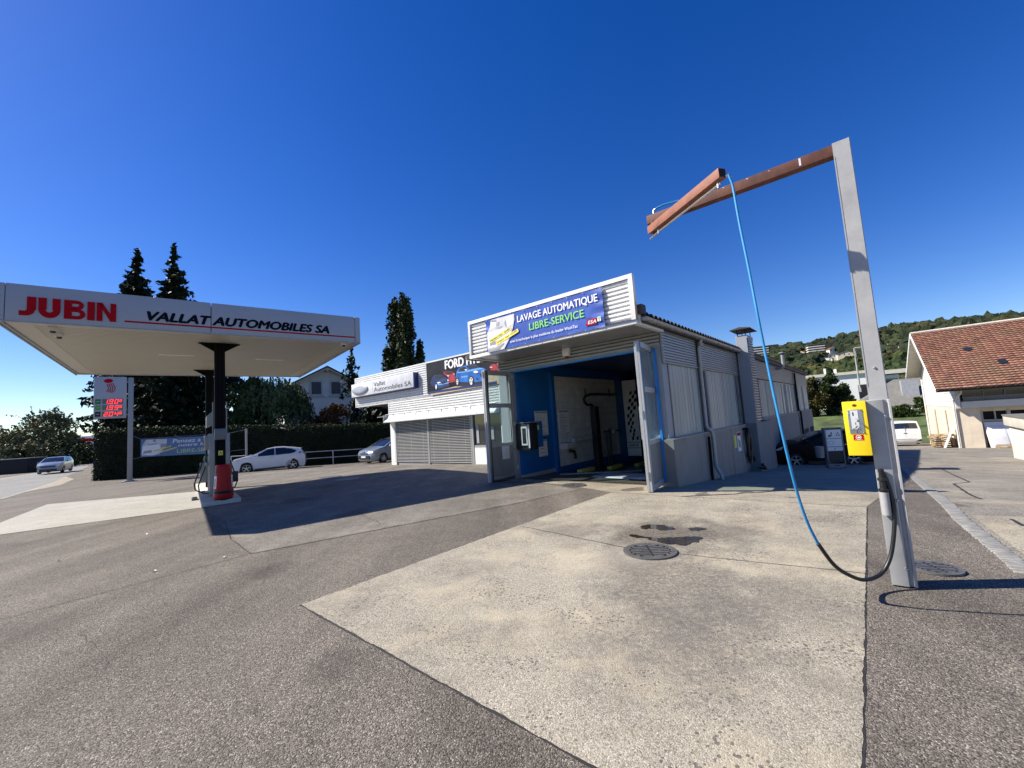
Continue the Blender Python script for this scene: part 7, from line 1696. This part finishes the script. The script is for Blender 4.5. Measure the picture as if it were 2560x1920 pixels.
# wide flat roofed white building and the grey roofed house behind the parking
def flat_villa():
    p = at(2120,1000,92); fr = Frame(p.x,p.y,W.rot+.12); z1 = at(2120,930,92).z; z0_ = z1-8.5
    t = thing('flat_roofed_building','long white flat roofed building behind the big dark bush and the mast','building',fr,(0,0,z0_)); clear.append((p.x,p.y,16,z1-5))
    mb = MB(); mb.box(-5,4.5,0,10,z0_-3,z1-.6); mb.box(4.5,9,1.5,11,z0_-3,z1-1.4); mb.box(9,34,3,12,z0_-3,z1-3.2); mb.build('wall', M['pale_far'], t)
    mb = MB(); mb.box(-9,5,-.5,10.4,z1-.6,z1); mb.box(4.6,34.5,.6,12.5,z1-1.2,z1-.35); mb.build('roof', M['concrete_light'], t)
    mb = MB(); mb.box(4.8,8.8,1.45,1.5,z1-5.6,z1-2.2); mb.box(12,34,2.95,3.0,z1-2.9,z1-1.3); mb.box(2,4,-.04,0,z1-6,z1-3); mb.build('window', M['winglass'], t)
    mb = MB(); mb.box(4.6,9.1,.3,1.4,z1-6.2,z1-5.7); mb.box(4.6,9.1,.3,.4,z1-5.7,z1-4.8); mb.build('balcony', M['greyprint'], t)
    mb = MB(); mb.box(-1.5,-1.0,4,4.4,z1,z1+1.1); mb.box(-3.4,-3.0,3,3.1,z1,z1+1.4); mb.build('roof_vent', M['whiteprint'], t)
flat_villa()
def grey_roof_house():
    p = at(2275,985,66); fr = Frame(p.x,p.y,W.rot+.1); zt = at(2275,943,66).z
    t = thing('grey_roofed_house','house with a big grey hipped roof and a square chimney behind the barn','house',fr,(0,0,zt-6)); clear.append((p.x,p.y,14,zt-6))
    mb = MB(); mb.add([(-7.5,0,zt-4.4),(9,0,zt-4.4),(9,11,zt-4.4),(-7.5,11,zt-4.4),(-1,5.5,zt),(4,5.5,zt)],[(0,1,5,4),(1,2,5),(2,3,4,5),(3,0,4),(0,3,2,1)]); mb.build('roof', M['greyroof'], t)
    mb = MB(); mb.box(-7,8.5,.5,10.5,zt-9,zt-4.45); mb.build('wall', M['cream'], t); mb = MB(); mb.box(-8,9.5,-.5,-.1,zt-5.0,zt-4.5); mb.build('eaves_board', M['white'], t)
    mb = MB(); mb.box(-.6,1.4,1.8,3.2,zt-3.6,zt-.35); mb.build('chimney', M['greyprint'], t); mb = MB(); mb.box(-6,-3,.44,.5,zt-7.5,zt-5.8); mb.box(2,5,.44,.5,zt-7.5,zt-5.8); mb.build('window', M['winglass'], t)
    mb = MB(); mb.box(-9,10,-7,-6.6,zt-9.5,zt-7.4); mb.build('garden_wall', M['whitewash'], t)
grey_roof_house()
# --- the wood that covers the hill: one mass
def crowns(name, count, r_lo, r_hi, t_lo, t_hi, size, mat, hgt=.8):
    bm = bmesh.new(); bmesh.ops.create_icosphere(bm, subdivisions=2, radius=1.0); bv = np.array([v.co[:] for v in bm.verts]); bf = np.array([[v.index for v in f.verts] for f in bm.faces]); bm.free()
    V = []; Fs = []; k = 0; tries = 0
    while k < count and tries < count*4:
        tries += 1
        r = math.sqrt(random.uniform(r_lo**2,r_hi**2)); th = R(random.uniform(t_lo,t_hi)); x, y = r*math.sin(th), r*math.cos(th)
        if any((x-a)**2+(y-b_)**2 < c_*c_ for a,b_,c_,_ in clear): continue
        ztop = hill_z(x,y)+size*1.1*(hgt+.95)
        # keep the line of sight to houses open
        blocked = False
        for a,b_,c_,zb_ in clear:
            ra = math.hypot(a,b_)
            if r < ra and (ztop-EYE)/r > (zb_-EYE)/ra:
                dth = abs(math.atan2(a,b_)-th)*ra
                if dth < c_*.8+size*.6*ra/r: blocked = True; break
        if blocked: continue
        s = size*random.uniform(.65,1.35)*(.8+.4*min(1,r/700)); q = bv*(1+.20*RNG.normal(size=(len(bv),1)))
        q = q*np.array([s,s,s*random.uniform(.75,1.15)]) + np.array([x,y,hill_z(x,y)+s*hgt]); V.append(q); Fs.append(bf+k*len(bv)); k += 1
    V = np.concatenate(V); Fs = np.concatenate(Fs); me = bpy.data.meshes.new(name)
    me.from_pydata(V.tolist(), [], Fs.tolist()); me.materials.append(mat)
    o = bpy.data.objects.new(name, me); COL.objects.link(o); return tag(o, kind='stuff')
def woodmat(name, cols):
    mt = bpy.data.materials.new(name); mt.use_nodes = True; t = mt.node_tree; b_ = t.nodes['Principled BSDF']; b_.inputs['Roughness'].default_value = .8; b_.inputs['Specular IOR Level'].default_value = .15
    g = nd(t,'ShaderNodeNewGeometry'); rp = nd(t,'ShaderNodeValToRGB'); L = t.links.new
    while len(rp.color_ramp.elements) < len(cols): rp.color_ramp.elements.new(.5)
    for e,(p_,c_) in zip(rp.color_ramp.elements,cols): e.position = p_; e.color = (*c_,1)
    tc = nd(t,'ShaderNodeTexCoord'); n1 = nd(t,'ShaderNodeTexNoise'); n1.inputs['Scale'].default_value = .55; n1.inputs['Detail'].default_value = 5; L(tc.outputs['Object'],n1.inputs[0])
    mr = nd(t,'ShaderNodeMapRange'); mr.inputs['From Min'].default_value = .3; mr.inputs['From Max'].default_value = .7; mr.inputs['To Min'].default_value = .45; mr.inputs['To Max'].default_value = 1.5; L(n1.outputs['Fac'],mr.inputs[0])
    m_ = nd(t,'ShaderNodeMix',data_type='RGBA',blend_type='MULTIPLY'); m_.inputs[0].default_value = 1; L(g.outputs['Random Per Island'],rp.inputs[0]); L(rp.outputs[0],m_.inputs[6]); L(mr.outputs[0],m_.inputs[7]); L(m_.outputs[2],b_.inputs['Base Color'])
    bp = nd(t,'ShaderNodeBump'); bp.inputs['Strength'].default_value = 1.0; bp.inputs['Distance'].default_value = 1.2; L(n1.outputs['Fac'],bp.inputs['Height']); L(bp.outputs[0],b_.inputs['Normal'])
    return mt
M['wood_far'] = woodmat('hill_wood',[(0,(.012,.021,.010)),(.4,(.022,.032,.014)),(.75,(.034,.042,.018)),(1,(.052,.048,.020))])
M['wood_near'] = woodmat('slope_trees',[(0,(.014,.026,.009)),(.45,(.030,.046,.014)),(.8,(.050,.062,.018)),(1,(.075,.060,.020))])
crowns('hill_wood', 6500, 560, 960, 12, 66, 6.2, M['wood_far'], .55)
crowns('slope_wood', 2600, 190, 580, 12, 64, 4.6, M['wood_near'], .55)
# --- nearer trees one can tell apart: their feet stand where the sight line meets the meadow
M['autumn2'] = leafmat('brown_green_leaf',(.025,.026,.009),(.075,.068,.02),(.13,.10,.03))
def meadow_foot(u, v):
    d = ray(u,v); k = 1/math.hypot(d.x,d.y); r = 50.0
    while r < 140:
        p = Vector((d.x*k*r,d.y*k*r,EYE+d.z*k*r))
        if p.z < max(hill_z(p.x,p.y),gz(p.x,p.y)): break
        r += .5
    return p, r
for i,(u,v0,v1,rp,mt,lb,n_) in enumerate(((2086,1036,932,46,'dark2','big rounded dark green tree left of the mast, above the coin box',13000),(2036,1040,940,40,'autumn2','brownish green tree behind the far end of the wash hall',9000),(2008,1010,905,30,'dark2','narrow dark green tree rising over the far end of the wash hall roof',7000),(2118,1032,975,24,'dark2','small dark tree right of the big rounded one',4500),(2190,1020,968,30,'broad','green tree just right of the mast',5000),(2232,1022,980,24,'broad','bush by the garden wall right of the mast',4200),(2282,1012,985,26,'broad','small bush before the grey hipped roof',3600),(2310,1030,985,20,'broad','bush between the grey hipped roof and the barn',3000),(2258,1042,1012,30,'broad','low dark bush at the top of the meadow left of the barn',4200),(2205,1044,1012,26,'broad','low green bush at the top of the meadow right of the mast',3600))):
    if 'dark2' not in M: M['dark2'] = leafmat('deep_green_leaf',(.010,.018,.006),(.032,.050,.014),(.075,.10,.026))
    p, r = meadow_foot(u, v0); Y_ = p.y; h_ = at(u,v1,Y_).z-p.z; r_ = rp*Y_/FPX*1.02
    broadleaf('meadow_tree' if h_ > 4 else 'meadow_bush', lb, (p.x,p.y,p.z-.1), h_, r_, M[mt], n_, .05*h_**.6+.06, .02, 'tree' if h_ > 4 else 'bush', group='trees around the meadow' if h_ > 4 else 'bushes around the meadow', nclump=34)
